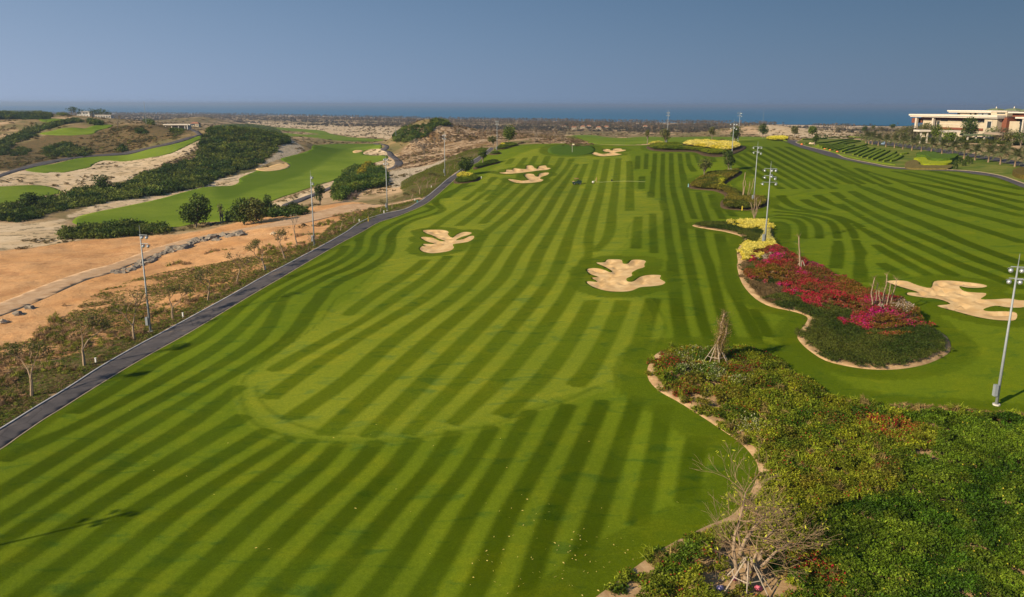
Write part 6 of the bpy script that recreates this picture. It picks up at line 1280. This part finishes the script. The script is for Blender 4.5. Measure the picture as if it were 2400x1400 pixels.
HEDGES = [([(690,782),(1000,772),(1300,732),(1600,692),(1830,680)],'topmost long thin hedge of the wavy garden',1.0), ([(940,815),(1250,792),(1450,742),(1720,727)],'second long hedge below the topmost one',1.4), ([(880,835),(1060,835),(1300,795)],'leftmost low hedge by the tan boulder',1.4), ([(1000,858),(1250,835),(1460,780),(1730,745)],'third long hedge of the upper left fan',1.5),
          ([(1100,880),(1350,838),(1470,805)],'short hedge inside the upper left fan',1.5), ([(1170,897),(1400,850),(1500,825)],'lowest but one hedge of the upper left fan',1.5), ([(1250,912),(1440,868),(1500,840)],'lowest hedge of the upper left fan',1.6), ([(1500,852),(1620,806)],'stubby hedge right of the upper left fan',1.7),
          ([(1370,940),(1500,888),(1700,845),(1860,790)],'upper hedge of the long middle pair',1.7), ([(1430,962),(1600,925),(1750,875),(1850,845)],'lower hedge of the long middle pair',1.7), ([(1590,995),(1690,955)],'shortest hedge at the left tip of the lower fan',1.7), ([(1650,958),(1780,905),(1880,872)],'first hedge of the lower fan',1.6),
          ([(1680,1018),(1850,938),(2000,866)],'second hedge of the lower fan',1.7), ([(1750,1042),(1900,978),(2100,895)],'third hedge of the lower fan',1.7), ([(1860,1058),(2000,988),(2180,906)],'fourth hedge of the lower fan',1.7), ([(1950,1085),(2050,1030),(2280,916)],'fifth hedge of the lower fan',1.7),
          ([(2050,1105),(2200,1048),(2400,935)],'sixth hedge of the lower fan',1.8), ([(2160,1120),(2300,1068),(2430,985)],'seventh hedge of the lower fan',1.8), ([(2300,1118),(2420,1068),(2520,1010)],'eighth hedge, right end of the lower fan',1.8), ([(2490,985),(2620,968)],'stubby hedge at the right end of the wavy garden',2.2)]
for px, lb, w in HEDGES: hedge_line(HL(px), w, 0.75, lb)
hedge_line([(1905,344),(1950,357),(1980,366),(2020,375),(2060,383),(2099,388)], 1.2, .5, 'long low hedge following the right path below the wavy garden')
for px, lb in (([(1880,328),(1920,327),(1938,325)],'dark hedge at the far end of the right path'), ([(1940,324),(1990,322),(2030,325)],'hedge strip behind the wavy garden'), ([(1812,327),(1845,332)],'dark low hedge where the right path begins')): hedge_line(px, 2.0, .8, lb, group='far hedges above the right lawn')
def hedge_block(px, h, colr, label, kindm):
    P = world_poly(px, True, 4); m = simple('hedge_' + kindm, colr, .9, .45, 2.5, .1, 0, .9); g0 = ground_z(P[:, 0], P[:, 1]); n_ = len(P)
    o, V = sheet('hedge', P, m, h, .9, skirt=0, zfun=lambda x, y: ground_z(x, y) + (fbm(x * 1.3, y * 1.3, 7, 3)) * .35)
    W_ = []; F = []
    for i in range(n_): W_ += [(P[i, 0], P[i, 1], g0[i] - .2), (P[i, 0], P[i, 1], g0[i] + h + fbm(P[i, 0] * 1.3, P[i, 1] * 1.3, 7, 3) * .35)]
    for i in range(n_): j = (i + 1) % n_; F.append((2 * i, 2 * j, 2 * j + 1, 2 * i + 1))
    mesh_obj('hedge_side', W_, F, m, o); return tag(o, label, 'hedge', 'wave shaped display hedges')
H8 = Z(2100, 240, 8.0)
hedge_block(H8([(370,1035),(450,1000),(600,995),(720,1000),(800,1040),(950,1040),(1100,1035),(1165,1050),(1120,1090),(1050,1125),(830,1135),(700,1130),(620,1110),(560,1070),(450,1055)]), 1.5, (0.065, 0.115, 0.010), 'tall dark green wave hedge above the lime one', 'dark')
hedge_block(H8([(330,1090),(430,1075),(540,1080),(600,1125),(700,1145),(850,1150),(1040,1135),(1010,1180),(900,1195),(600,1205),(490,1195),(440,1120)]), .9, (0.24, 0.28, 0.010), 'lime yellow wave hedge between dark and brown hedges', 'lime')
hedge_block(H8([(165,1230),(180,1160),(250,1125),(340,1110),(410,1130),(440,1200),(560,1215),(700,1210),(900,1212),(1040,1205),(1010,1262),(800,1270),(500,1270),(250,1262)]), .6, (0.13, 0.105, 0.03), 'brown green wave hedge along the right path', 'brown')
hedge_block([(2372,410),(2385,403),(2410,402),(2430,412),(2420,422),(2390,420)], 1.3, (0.10, 0.075, 0.015), 'brown hedge with yellow top at the right edge', 'brown2')
for i, (x_, y_) in enumerate(((1110,1190),(1120,1262),(1180,1142),(1225,1158),(1275,1197),(1330,1105),(1352,1122),(1398,1157))):
    p = at(2100 + x_ / 8, 240 + y_ / 8); rng = np.random.default_rng(i); d = rng.normal(size=(800, 3)); d /= np.linalg.norm(d, axis=1)[:, None]; d[:, 2] = np.abs(d[:, 2]); h_ = rng.random(800); rad = .95 * np.sqrt(1 - h_ * .96) * (.85 + .2 * rng.random(800)); a = rng.uniform(0, 6.28, 800)
    t = empty('topiary_shrub', p); tag(t, 'egg shaped clipped shrub right of the wave hedges, %s from the left' % nth(i + 1), 'shrub', 'egg shaped shrubs right of the wave hedges')
    MB().tube([(0, 0, -.1), (0, 0, 1.4)], [.08, .04], 5).build('trunk', M_greybark, t); rad = rad * .8; leaf_obj('crown', np.stack([np.cos(a) * rad, np.sin(a) * rad, -.1 + h_ * 2.1], -1), .24, CM['dark'], t, rng)
for i, (u, v) in enumerate(((1920,325),(1932,322),(1936,323.5),(2008,321),(2015,321.5),(2020,321))):
    p = at(u, v); rng = np.random.default_rng(i); t = empty('topiary_shrub', p); tag(t, 'tiny dark ball shrub at the top of the right lawn, %s from the left' % nth(i + 1), 'shrub', 'tiny ball shrubs at the top of the right lawn'); MB().tube([(0, 0, -.1), (0, 0, .8)], .06, 4).build('trunk', M_greybark, t); d = rng.normal(size=(160, 3)); d /= np.linalg.norm(d, axis=1)[:, None]; leaf_obj('crown', d * 1.1 + np.array([0, 0, 1.2]), .5, CM['dark'], t, rng)

# ---- rocks beside the dirt track
m_rock = simple('grey_rock', (0.21, 0.18, 0.145), .95, .35, 1.5, .1, 0, 1.0); m_rockp = simple('pale_rock', (0.46, 0.36, 0.24), .95, .3, 1.5, .1, 0, 1.0)
def rock(p, s, seed, label, group=None, m=m_rock):
    bm = bmesh.new(); bmesh.ops.create_icosphere(bm, subdivisions=2, radius=1.0); rnd_ = random.Random(seed); off = Vector((rnd_.uniform(-9, 9), rnd_.uniform(-9, 9), 0))
    from mathutils import noise as mn
    for v in bm.verts: v.co *= 0.75 + 0.6 * mn.noise(v.co * 1.4 + off) + .12 * mn.noise(v.co * 4 + off); v.co.x *= s * rnd_.uniform(.98, 1.02) * 1.2; v.co.y *= s; v.co.z *= s * .62
    me = bpy.data.meshes.new('rock'); bm.to_mesh(me); bm.free(); me.materials.append(m); o = bpy.data.objects.new('rock', me); COL.objects.link(o); o.location = p; o.rotation_euler = (0, 0, rnd_.uniform(0, 6)); return tag(o, label, 'rock', group)
line = spline([(270,640),(310,628),(350,610),(390,590),(420,580),(450,570),(490,560),(530,553),(562,546)], False, 6); rnd6 = random.Random(4)
for i, p in enumerate(line):
    for k in range(1):
        q = at(p[0] + rnd6.uniform(-6, 6), p[1] + rnd6.uniform(-2, 7)); rock(q, rnd6.uniform(.9, 2.1) * (1.0 if 12 < i else .75), i * 3 + k, 'grey boulder in the spoil row beside the dirt track, %s from its left end' % nth(i + 1), 'boulders beside the dirt track')
rock(at(45,738), 1.1, 91, 'grey boulder at the left edge beside the track, lower left one'); rock(at(70,724), 1.1, 92, 'grey boulder at the left edge beside the track, upper right one'); rock(at(6,755), .9, 93, 'pale half buried boulder cut by the left edge', None, m_rockp)
rock(at(1903,338), 1.6, 94, 'tan boulder beside the small dark tree on the right', None, m_rockp); rock(at(490,527), .9, 95, 'white stone below the large bush tree', None, m_rockp); rock(at(640,548), .9, 96, 'pale stone on the bank above the dirt track', None, m_rockp)
# ---- small posts
def post(uv, h, w, colr, label, group=None, name='marker_post'):
    o = MB().box((0, 0, h / 2), (w, w, h), taper=.85).box((0, 0, h + .02), (w * 1.25, w * 1.25, .05)).build(name, simple('post_%d' % int(uv[0]), colr, .6, .08, 5)); o.location = at(*uv); tag(o, label, 'post', group)
for uv, lb in (((225,852),'first white post left of the path, beside the second bare tree'), ((429,744),'white post right of the nearest floodlight pole'), ((622,634),'white post beside the twiggy bare tree'), ((842,521),'white post beside the forked sapling'), ((900,500),'white post just left of the third pole base'), ((972,472),'white post at the sandy track junction'), ((1011,441),'white post at the foot of the green verge'), ((1128,419),'white post on the lawn right of the yellow bed')):
    post(uv, .75, .18, (.72, .72, .70), lb, 'small white posts along the verge')
post((978,476), .8, .25, (.03, .26, .28), 'teal post where the sandy track meets the path'); post((863,520), 1.2, .14, (.65, .45, .02), 'yellow stake at the foot of a sapling'); post((1739,494), 1.1, .2, (.65, .50, .05), 'yellow stake in front of the rounded olive shrubs'); post((1613,439), 1.0, .2, (.25, .5, .62), 'pale blue stake at the left tip of the olive shrubs')
for i, (uv, lb) in enumerate((((1879,340.5),'orange range marker at the upper bend of the right path'), ((1933,352),'upper left orange marker of the three beside the right path'), ((1945,355),'middle orange marker of the three beside the right path'), ((1962,358.5),'lower right orange marker of the three beside the right path'))):
    mb = MB(); mb.dome((0, 0, .35), .62, .85, 10, 4, True); mb.box((0, 0, .1), (.7, .7, .3)); o = mb.build('range_marker', simple('marker_orange_%d' % i, (.62, .17, .05), .6, .1, 5)); o.location = at(*uv); tag(o, lb, 'marker', 'orange markers beside the right path')
# flag on the green
r = empty('flag_stick', at(1341,357)); tag(r, 'golf flag on the dark oval green', 'flag'); MB().tube([(0, 0, 0), (0, 0, 3.6)], .06, 5).build('stick', M_white, r); mb = MB(); mb.box((.45, 0, 3.3), (.9, .03, .55)); mb.build('flag', simple('flag_cloth', (.7, .62, .4), .8), r)

# ---- utility cart
M_green = simple('cart_green', (0.012, 0.04, 0.03), .35, .1, 3, .5); M_tyre = simple('tyre', (0.02, 0.02, 0.02), .9, .2, 8); M_tan = simple('cart_roof', (0.30, 0.14, 0.08), .6, .1, 3); M_load = simple('cart_load', (0.55, 0.36, 0.18), .8, .2, 4); M_metal = simple('wheel_metal', (.4, .4, .38), .4, .1, 3, .5, .6)
c0 = at(1352, 433); r = empty('utility_cart', c0, R(188)); tag(r, 'dark green utility cart with brown roof parked on the lawn', 'cart')
mb = MB(); mb.box((0, 0, .62), (3.0, 1.3, .35)).box((1.15, 0, .85), (.75, 1.25, .35), taper=.85).box((.0, 0, .8), (.2, 1.2, .4)); mb.build('body', M_green, r)
MB().box((-.95, 0, 1.0), (1.2, 1.3, .1)).box((-.95, .62, 1.15), (1.2, .06, .32)).box((-.95, -.62, 1.15), (1.2, .06, .32)).box((-1.52, 0, 1.15), (.06, 1.3, .32)).build('cargo_bed', M_green, r)
MB().box((-.1, 0, 1.05), (.5, 1.1, .14)).box((-.36, 0, 1.35), (.12, 1.1, .5)).build('seat', M_dark, r)
MB().box((1.2, 0, 1.08), (.55, .9, .12)).build('front_load', M_load, r)
MB().box((.15, 0, 2.05), (1.35, 1.3, .07), taper=.94).build('roof', M_tan, r)
for sx_, sy_ in ((.75, .58), (.75, -.58), (-.42, .58), (-.42, -.58)): MB().tube([(sx_ * 1.05, sy_, .8), (sx_ * .92, sy_, 2.04)], .03, 5).build('roof_post', M_dark, r)
for sx_, sy_ in ((1.0, .66), (1.0, -.66), (-.95, .66), (-.95, -.66)):
    w = MB().tube([(sx_, sy_ - .12, .32), (sx_, sy_ + .12, .32)], .33, 14).build('wheel', M_tyre, r); MB().tube([(sx_, sy_ - .13, .32), (sx_, sy_ + .13, .32)], .15, 10).build('rim', M_metal, w)
mb = MB().tube([(.45, .28, 1.25), (.62, .28, 1.0)], .02, 5); mb.tube([(.45 + .0 * k, .28 + .17 * math.cos(k), 1.27 + .17 * math.sin(k) * .6) for k in np.linspace(0, 6.28, 9)], .02, 4); mb.build('steering_wheel', M_dark, r)
# white ball-shaped tank on a small trolley
r = empty('sprayer_tank', at(1390, 431)); tag(r, 'small white tank with a boom standing between cart and worker', 'tank'); mb = MB(); mb.dome((0, 0, .55), .42, 1.0, 12, 5, True); mb.build('tank', M_white, r, True)
MB().tube([(.1, 0, .5), (.9, .3, 1.15)], .04, 5).build('boom', M_white, r)
for sx_ in (-.3, .3): MB().tube([(sx_, -.04, .16), (sx_, .04, .16)], .16, 10).build('wheel', M_tyre, r)
# hose
pts = [at(1398, 427.5), at(1412, 428), at(1430, 426.5), at(1460, 425.5), at(1490, 426), at(1512, 427)]; mb = MB().tube([p + Vector((0, 0, .1)) for p in pts], .035, 5); o = mb.build('hose', simple('hose_pale', (.34, .36, .18), .6)); tag(o, 'pale watering hose lying across the stripes right of the worker', 'hose')
o = MB().box((0, 0, .25), (.6, .4, .5), taper=.6).box((0, .1, .6), (.25, .2, .25)).build('tool_box', M_dark); o.location = at(1434, 425); tag(o, 'small black box on the lawn beside the hose', 'box')
# worker: one continuous body grown from a joint skeleton
def person(loc, rz):
    J = dict(pel=(0,0,.93,.135), wst=(0,.01,1.08,.12), chs=(0,.0,1.30,.15), nck=(0,.02,1.47,.06), hd1=(0,.03,1.56,.085), hd2=(0,.04,1.66,.095), shL=(-.18,0,1.40,.065), elL=(-.30,.06,1.14,.045), wrL=(-.26,.28,1.02,.035), haL=(-.24,.37,1.0,.04), shR=(.18,0,1.40,.065), elR=(.28,.02,1.13,.045), wrR=(.24,.24,.98,.035), haR=(.22,.33,.96,.04),
             hpL=(-.10,0,.86,.095), knL=(-.13,.10,.50,.065), anL=(-.14,-.02,.10,.045), ftL=(-.15,.16,.04,.045), hpR=(.10,0,.86,.095), knR=(.12,.02,.50,.065), anR=(.14,-.10,.10,.045), ftR=(.15,.08,.04,.045))
    E = [('pel','wst'),('wst','chs'),('chs','nck'),('nck','hd1'),('hd1','hd2'),('chs','shL'),('shL','elL'),('elL','wrL'),('wrL','haL'),('chs','shR'),('shR','elR'),('elR','wrR'),('wrR','haR'),('pel','hpL'),('hpL','knL'),('knL','anL'),('anL','ftL'),('pel','hpR'),('hpR','knR'),('knR','anR'),('anR','ftR')]
    ks = list(J); me = bpy.data.meshes.new('body'); me.from_pydata([J[k][:3] for k in ks], [(ks.index(a), ks.index(b_)) for a, b_ in E], []); me.materials.append(simple('work_clothes', (.50, .33, .15), .9, .15, 8))
    o = bpy.data.objects.new('person', me); COL.objects.link(o); md = o.modifiers.new('skin', 'SKIN'); sk = me.skin_vertices
    if not sk: 
        bpy.context.view_layer.objects.active = o
        sk = me.skin_vertices
    for i, k in enumerate(ks): sk[0].data[i].radius = (J[k][3], J[k][3]); sk[0].data[i].use_root = (k == 'pel')
    ss = o.modifiers.new('sub', 'SUBSURF'); ss.levels = 2; ss.render_levels = 2
    o.location = loc; o.rotation_euler = (0, 0, rz); tag(o, 'worker in tan clothes holding a hose on the lawn', 'person')
    h = MB().dome((0, .04, 1.70), .11, .8, 12, 4); h.tube([(0, .04, 1.69), (0, .04, 1.705)], .21, 14); h.build('hat', simple('hat', (.10, .06, .03), .9), o, True)
    for s in (-1, 1):                               # five separate fingers closed on the pole
        for f in range(5): x_ = (-.24 if s < 0 else .22) + (f - 2) * .016; y_ = .37 if s < 0 else .33; z_ = 1.0 if s < 0 else .96; MB().tube([(x_, y_, z_), (x_, y_ + .05 - abs(f - 2) * .004, z_ - .01), (x_, y_ + .06, z_ - .045)], [.009, .008, .006], 5).build('finger', simple('skin_%d_%d' % (s, f), (.32, .17, .09), .7), o)
try: person(at(1398, 427.5), R(60))
except Exception as e: print('PERSON', e)

# ============================================================ buildings
M_cream = simple('cream_render', (0.44, 0.38, 0.28), .8, .08, .6); M_fascia = simple('white_fascia', (0.60, 0.54, 0.46), .7, .05, .6); M_terra = simple('terracotta_cladding', (0.17, 0.06, 0.035), .8, .15, 1.5); M_stone = simple('pale_column', (0.50, 0.45, 0.38), .8, .1, 1.5)
m_win, ns, ls, b = mat('dark_window_glass', .12, .6); b.inputs['Base Color'].default_value = (.035, .045, .05, 1)
M_roofg = simple('green_roof_tiles', (0.13, 0.16, 0.09), .8, .25, 2); M_paver = simple('forecourt', (0.33, 0.27, 0.20), .9, .15, .5)
def facade(uL, YL, uR, YR):
    A_ = P_at(uL, 300, YL)[:2]; B_ = P_at(uR, 300, YR)[:2]; e = (B_ - A_); L = np.linalg.norm(e); e /= L; nrm = np.array([-e[1], e[0]])        # nrm points away from the camera
    def loc(u, v):
        d = raydir(u, v); M_ = np.array([[d[0], -e[0]], [d[1], -e[1]]]); t, s = np.linalg.solve(M_, A_); return s, CAMZ + d[2] * t
    def box(mb, u0, v0, u1, v1, d0, d1, zb=None):
        s0, z1 = loc(u0, v0); s1, _ = loc(u1, v0); z0 = loc((u0 + u1) / 2, v1)[1] if zb is None else zb; z1 = loc((u0 + u1) / 2, v0)[1]
        mb.box(((s0 + s1) / 2, (d0 + d1) / 2, (z0 + z1) / 2), (abs(s1 - s0), abs(d1 - d0), abs(z1 - z0))); return mb
    return A_, e, nrm, loc, box
A_, e_, nr_, loc_, fb = facade(2134, 470, 2341, 415)
rc = empty('clubhouse', (A_[0], A_[1], 0), math.atan2(e_[1], e_[0])); tag(rc, 'long cream clubhouse with white flat roofs and terracotta bands', 'building')
ZB0 = 30.0
def B1(nm, m, *bx, parent=rc):
    mb = MB()
    for q in bx: fb(mb, *q)
    return mb.build(nm, m, parent)
B1('lower_roof', M_fascia, (2134,269,2342,273,-1.2,26), (2135.5,273,2341,276,-.7,25.5))
wl_ = B1('wall', M_cream, (2154,282,2306,312,3.0,24,ZB0)); B1('cladding', M_terra, (2150,276,2306,282,2.9,3.4), (2136,277,2145,288,.5,9))
B1('side_wall', M_terra, (2149,276,2152,288,3,9))
for u_ in (2146.5, 2186): B1('column', M_stone, (u_ - 1.8,276,u_ + 1.8,312,.2,1.6,ZB0))
for a, b_, c_, d_ in ((2196,280,2212,284),(2244,282,2260,285.5),(2283,284,2291,287),(2293,284.5,2303,287.5),(2187.5,284,2193,296)): B1('window', m_win, (a, c_ if c_ < b_ else b_, b_ if b_ > a else b_, d_, 2.75, 2.95)) if False else B1('window', m_win, (a, b_, c_, d_, 2.7, 2.95))
B1('string_course', M_fascia, (2154,291,2306,292.2,2.85,3.0)); B1('plinth', M_terra, (2190,300,2306,305,2.4,3.0))
tw = B1('tower_block', M_cream, (2306,278,2336,312,.6,20,ZB0)); B1('door', m_win, (2313.5,285,2323,300,.45,.62), parent=rc); B1('door_frame', M_stone, (2311.5,283.5,2313.5,300,.35,.6), (2323,283.5,2325,300,.35,.6), (2311.5,283,2325,285,.35,.6))
B1('lower_terrace_wall', M_terra, (2336,276,2347,312,4,22,ZB0))
B1('upper_roof', M_fascia, (2200,259,2306,262,6,26), (2202,262,2306,264.5,6.4,25)); B1('upper_glazing', m_win, (2214,264.5,2300,273,9,22)); B1('upper_wall', M_cream, (2224,266,2246,273,8,9.4), (2250,265,2256,273,8,9.4), (2262,265,2266,273,8,9.4)); B1('equipment', M_steel, (2268,266,2276,273,7.4,8.6), (2280,264,2290,273,7.4,8.6))
B1('upper_block', M_cream, (2306,262,2344,273,5,22)); B1('upper_block_cap', M_fascia, (2305,260,2345,262,4.5,22.5)); B1('window', m_win, (2320,264.3,2339,267,4.8,5.1))
B1('right_wing_roof', M_fascia, (2352,263,2450,266,3,30)); B1('right_wing_wall', M_terra, (2356,266,2450,275,5,29)); B1('right_wing_canopy', M_fascia, (2376,275,2450,279,1,29)); B1('right_wing_glazing', m_win, (2378,279,2450,300,4,20,ZB0)); B1('right_wing_base', M_cream, (2345,285,2380,312,6,20,ZB0))
for u_ in (2393, 2420): B1('column', M_stone, (u_ - 1.5,279,u_ + 1.5,300,1.5,3,ZB0))
for u_ in (2280, 2321, 2363, 2402):
    s, z = loc_(u_, 260); mb = MB(); b_ = len(mb.v); z -= .3
    s0 = s; q = [(-5, 0), (5, 0), (5, 8), (-5, 8)]; mb.v = [Vector((s0 + x_, 12 + y_, z)) for x_, y_ in q] + [Vector((s0 + x_ * .45, 16 + (y_ - 4) * .45, z + 1.3)) for x_, y_ in q] + [Vector((s0, 16, z + 1.7))]
    mb.f = [(i, (i + 1) % 4, 4 + (i + 1) % 4, 4 + i) for i in range(4)] + [(4 + i, 4 + (i + 1) % 4, 8) for i in range(4)]; h_ = mb.build('hipped_roof', M_roofg, rc); MB().tube([(s0, 16, z + 1.6), (s0, 16, z + 2.5)], [.35, .12], 6).build('finial', M_fascia, h_)
def canopy(uv0, uv1, Y, vtop, vbot, label, m=M_fascia, depth=6, cols=2, name='entrance_canopy'):
    p = P_at(uv0, vtop, Y); q = P_at(uv1, vbot, Y); r = empty(name, (p[0], Y, 0)); tag(r, label, 'canopy'); w = q[0] - p[0]; z1 = p[2]; z0 = P_at(uv0, vbot, Y)[2]
    MB().box((w / 2, depth / 2, (z0 + z1) / 2), (w, depth, z1 - z0)).build('roof_slab', m, r)
    for i in range(cols):
        x_ = w * (i + .5) / cols; g0 = GZ(p[0] + x_, Y + 1); MB().box((x_, 1, (g0 - .5 + z0) / 2), (.6, .6, z0 - g0 + .5)).build('column', M_stone, r)
    return r
canopy(2155, 2184, 405, 305, 309, 'white flat canopy left of the upright tree'); canopy(2200, 2252, 400, 306.5, 311, 'white flat entrance canopy under the clubhouse', cols=3); canopy(2262, 2320, 400, 315, 318.5, 'pale green canopy behind the parked bus', M_roofg, 5, 3)
r = canopy(2342, 2440, 385, 312, 317, 'shingled garage pavilion with dark bays at the right edge', simple('shingle_roof', (.30, .24, .18), .9, .2, 3), 12, 4, 'garage_pavilion')
mb = MB(); p = P_at(2346, 330, 389); mb.box((12, 8, GZ(p[0] + 8, 393) + 1.6), (22, 2, 3.6)); o = mb.build('dark_bay', M_dark, r)
# parked cars under the pavilion, white bus
def vehicle(loc, L, W, H, m, label, cat, rz=0, name='parked_car', van=False):
    r = empty(name, loc, rz); tag(r, label, cat); mb = MB(); mb.box((0, 0, H * .36), (L, W, H * .42)); mb.box((0 if van else -.1 * L, 0, H * .72), (L * (.96 if van else .55), W * .92, H * .52), taper=.97 if van else .8); mb.build('body', m, r)
    mb = MB(); mb.box((0 if van else -.1 * L, 0, H * .74), (L * (.9 if van else .5), W * .95, H * .26), taper=.9); mb.build('windows', m_win, r)
    for sx_ in (-.32, .32):
        for sy_ in (-.5, .5): MB().tube([(sx_ * L, sy_ * W - .1, H * .2), (sx_ * L, sy_ * W + .1, H * .2)], H * .2, 12).build('wheel', M_tyre, r)
def on(u, v): return at(u, v)
vehicle(on(2304,334), 9.0, 2.3, 2.7, M_white, 'white minibus parked below the clubhouse', 'bus', 0, 'minibus', True)
vehicle(on(2070,339), 4.4, 1.8, 1.5, simple('car_blue', (.22, .33, .45), .3, .05, 2, .6), 'pale blue car on the driveway between the palms', 'car', R(60))
for i, u_ in enumerate((2358, 2376, 2392)): vehicle(on(u_, 337 + i * .5), 4.4, 1.8, 1.45, M_dark, 'dark car under the shingled pavilion, %s one' % ('left', 'middle', 'right')[i], 'car', R(90))
# villa on the left hill
p = P_at(180, 273, 1100); g0 = GZ(p[0], 1100); W1 = P_at(211, 273, 1100)[0] - p[0]; r = empty('villa', (p[0], 1100, g0)); tag(r, 'white two storey villa on the far left hill', 'building')
zt = P_at(180, 261, 1100)[2] - g0; MB().box((W1 * .5, 6, zt * .22 - 1), (W1, 12, zt * .5 + 2)).build('ground_floor', M_white, r); MB().box((W1 * .62, 6, zt * .68), (W1 * .62, 9, zt * .5)).build('upper_floor', M_white, r); MB().box((W1 * .6, 6, zt * .96), (W1 * .8, 11, .5)).build('roof', M_fascia, r)
for i in range(4): MB().box((W1 * (.15 + .22 * i), -.05, zt * .24), (1.6, .2, 1.6)).build('window', m_win, r)
for i in range(2): MB().box((W1 * (.5 + .25 * i), 1.4, zt * .7), (1.6, .2, 1.6)).build('window', m_win, r)
p = P_at(223, 278, 1090); g0 = GZ(p[0], 1090); W1 = P_at(260, 278, 1090)[0] - p[0]; r = empty('annex_building', (p[0], 1090, g0)); tag(r, 'long low white building right of the white villa', 'building'); MB().box((W1 / 2, 4, 1.2), (W1, 8, 4.5)).build('wall', M_white, r); MB().box((W1 / 2, 4, 3.6), (W1 + 1, 9, .4)).build('roof', M_fascia, r)
for i in range(6): MB().box((W1 * (i + .5) / 6, -.05, 1.4), (2.0, .2, 1.7)).build('window', m_win, r)
# concrete pavilion on the brown hill
bp2 = at(410, 301); Yp = bp2.y; p = P_at(382, 291.5, Yp); q = P_at(446, 291.5, Yp); r = empty('hill_pavilion', (p[0], Yp, 0)); tag(r, 'flat roofed concrete pavilion at the end of the upper path', 'building'); w = q[0] - p[0]; zt = p[2]; zg = P_at(382, 300, Yp)[2]
MB().box((w / 2, 4, zt - .3), (w, 9, .8)).build('roof', M_fascia, r); MB().box((w * .52, 6.5, (zt + zg) / 2 - 1), (w * .55, 3, zt - zg + 2)).build('wall', M_stone, r)
for f in (.08, .3, .55, .78, .97): MB().box((w * f, .6, (zt + zg) / 2 - .6), (.5, .5, zt - zg + 1)).build('column', M_white, r)
MB().box((w * .9, 2.5, (zt + zg) / 2 - .6), (.6, 7, zt - zg + 1)).build('end_wall', M_white, r)
M_roofr = simple('red_roof_tiles', (.30, .14, .08), .85, .2, 1)
def house(u, v, Y, w, h, label, m=M_cream, group=None):
    p = P_at(u, v, Y); g0 = GZ(p[0], Y); r = empty('house', (p[0], Y, g0)); tag(r, label, 'house', group); MB().box((0, 0, h / 2 - .5), (w, w * .7, h + 1)).build('wall', m, r)
    a = w * .56; b_ = w * .4; mb = MB(); mb.v = [Vector(q) for q in ((-a, -b_, h), (a, -b_, h), (a, b_, h), (-a, b_, h), (-a * .45, 0, h * 1.55), (a * .45, 0, h * 1.55))]; mb.f = [(0, 1, 5, 4), (1, 2, 5), (2, 3, 4, 5), (3, 0, 4)]; mb.build('roof', M_roofr, r)
    for s in (-.3, 0, .3): MB().box((w * s, -w * .35 - .03, h * .5), (w * .12, .1, h * .4)).build('window', m_win, r)
house(457, 276, 900, 9, 3.2, 'small pale hut on the far dune left of centre')
for i, u_ in enumerate((958, 1012, 1322, 1345, 1366, 1380, 1403, 1421, 1512)): house(u_, 300, 1380 + (i % 3) * 90, 8, 3.6, 'tiny tan villa with red roof among the coastal palms, %s from the left' % nth(i + 1), group='villas among the coastal palms')

# ============================================================ haze
m_hz = bpy.data.materials.new('haze_air'); m_hz.use_nodes = True; ns = m_hz.node_tree.nodes; ls = m_hz.node_tree.links; ns.clear(); o_ = ns.new('ShaderNodeOutputMaterial'); pv = ns.new('ShaderNodeVolumePrincipled')
pv.inputs['Color'].default_value = (0.60, 0.76, 1.0, 1); pv.inputs['Density'].default_value = HAZE_D; pv.inputs['Anisotropy'].default_value = 0.45; ls.new(pv.outputs[0], o_.inputs['Volume'])
S_ = 62000.0; hz = MB().box((0, 0, (-4 + 62) / 2), (2 * S_, 2 * S_, 66)).build('haze', m_hz); tag(hz, 'thin sea haze filling the air to the horizon', 'haze', kind='stuff')
for nm in ('visible_shadow',): setattr(hz, nm, True)
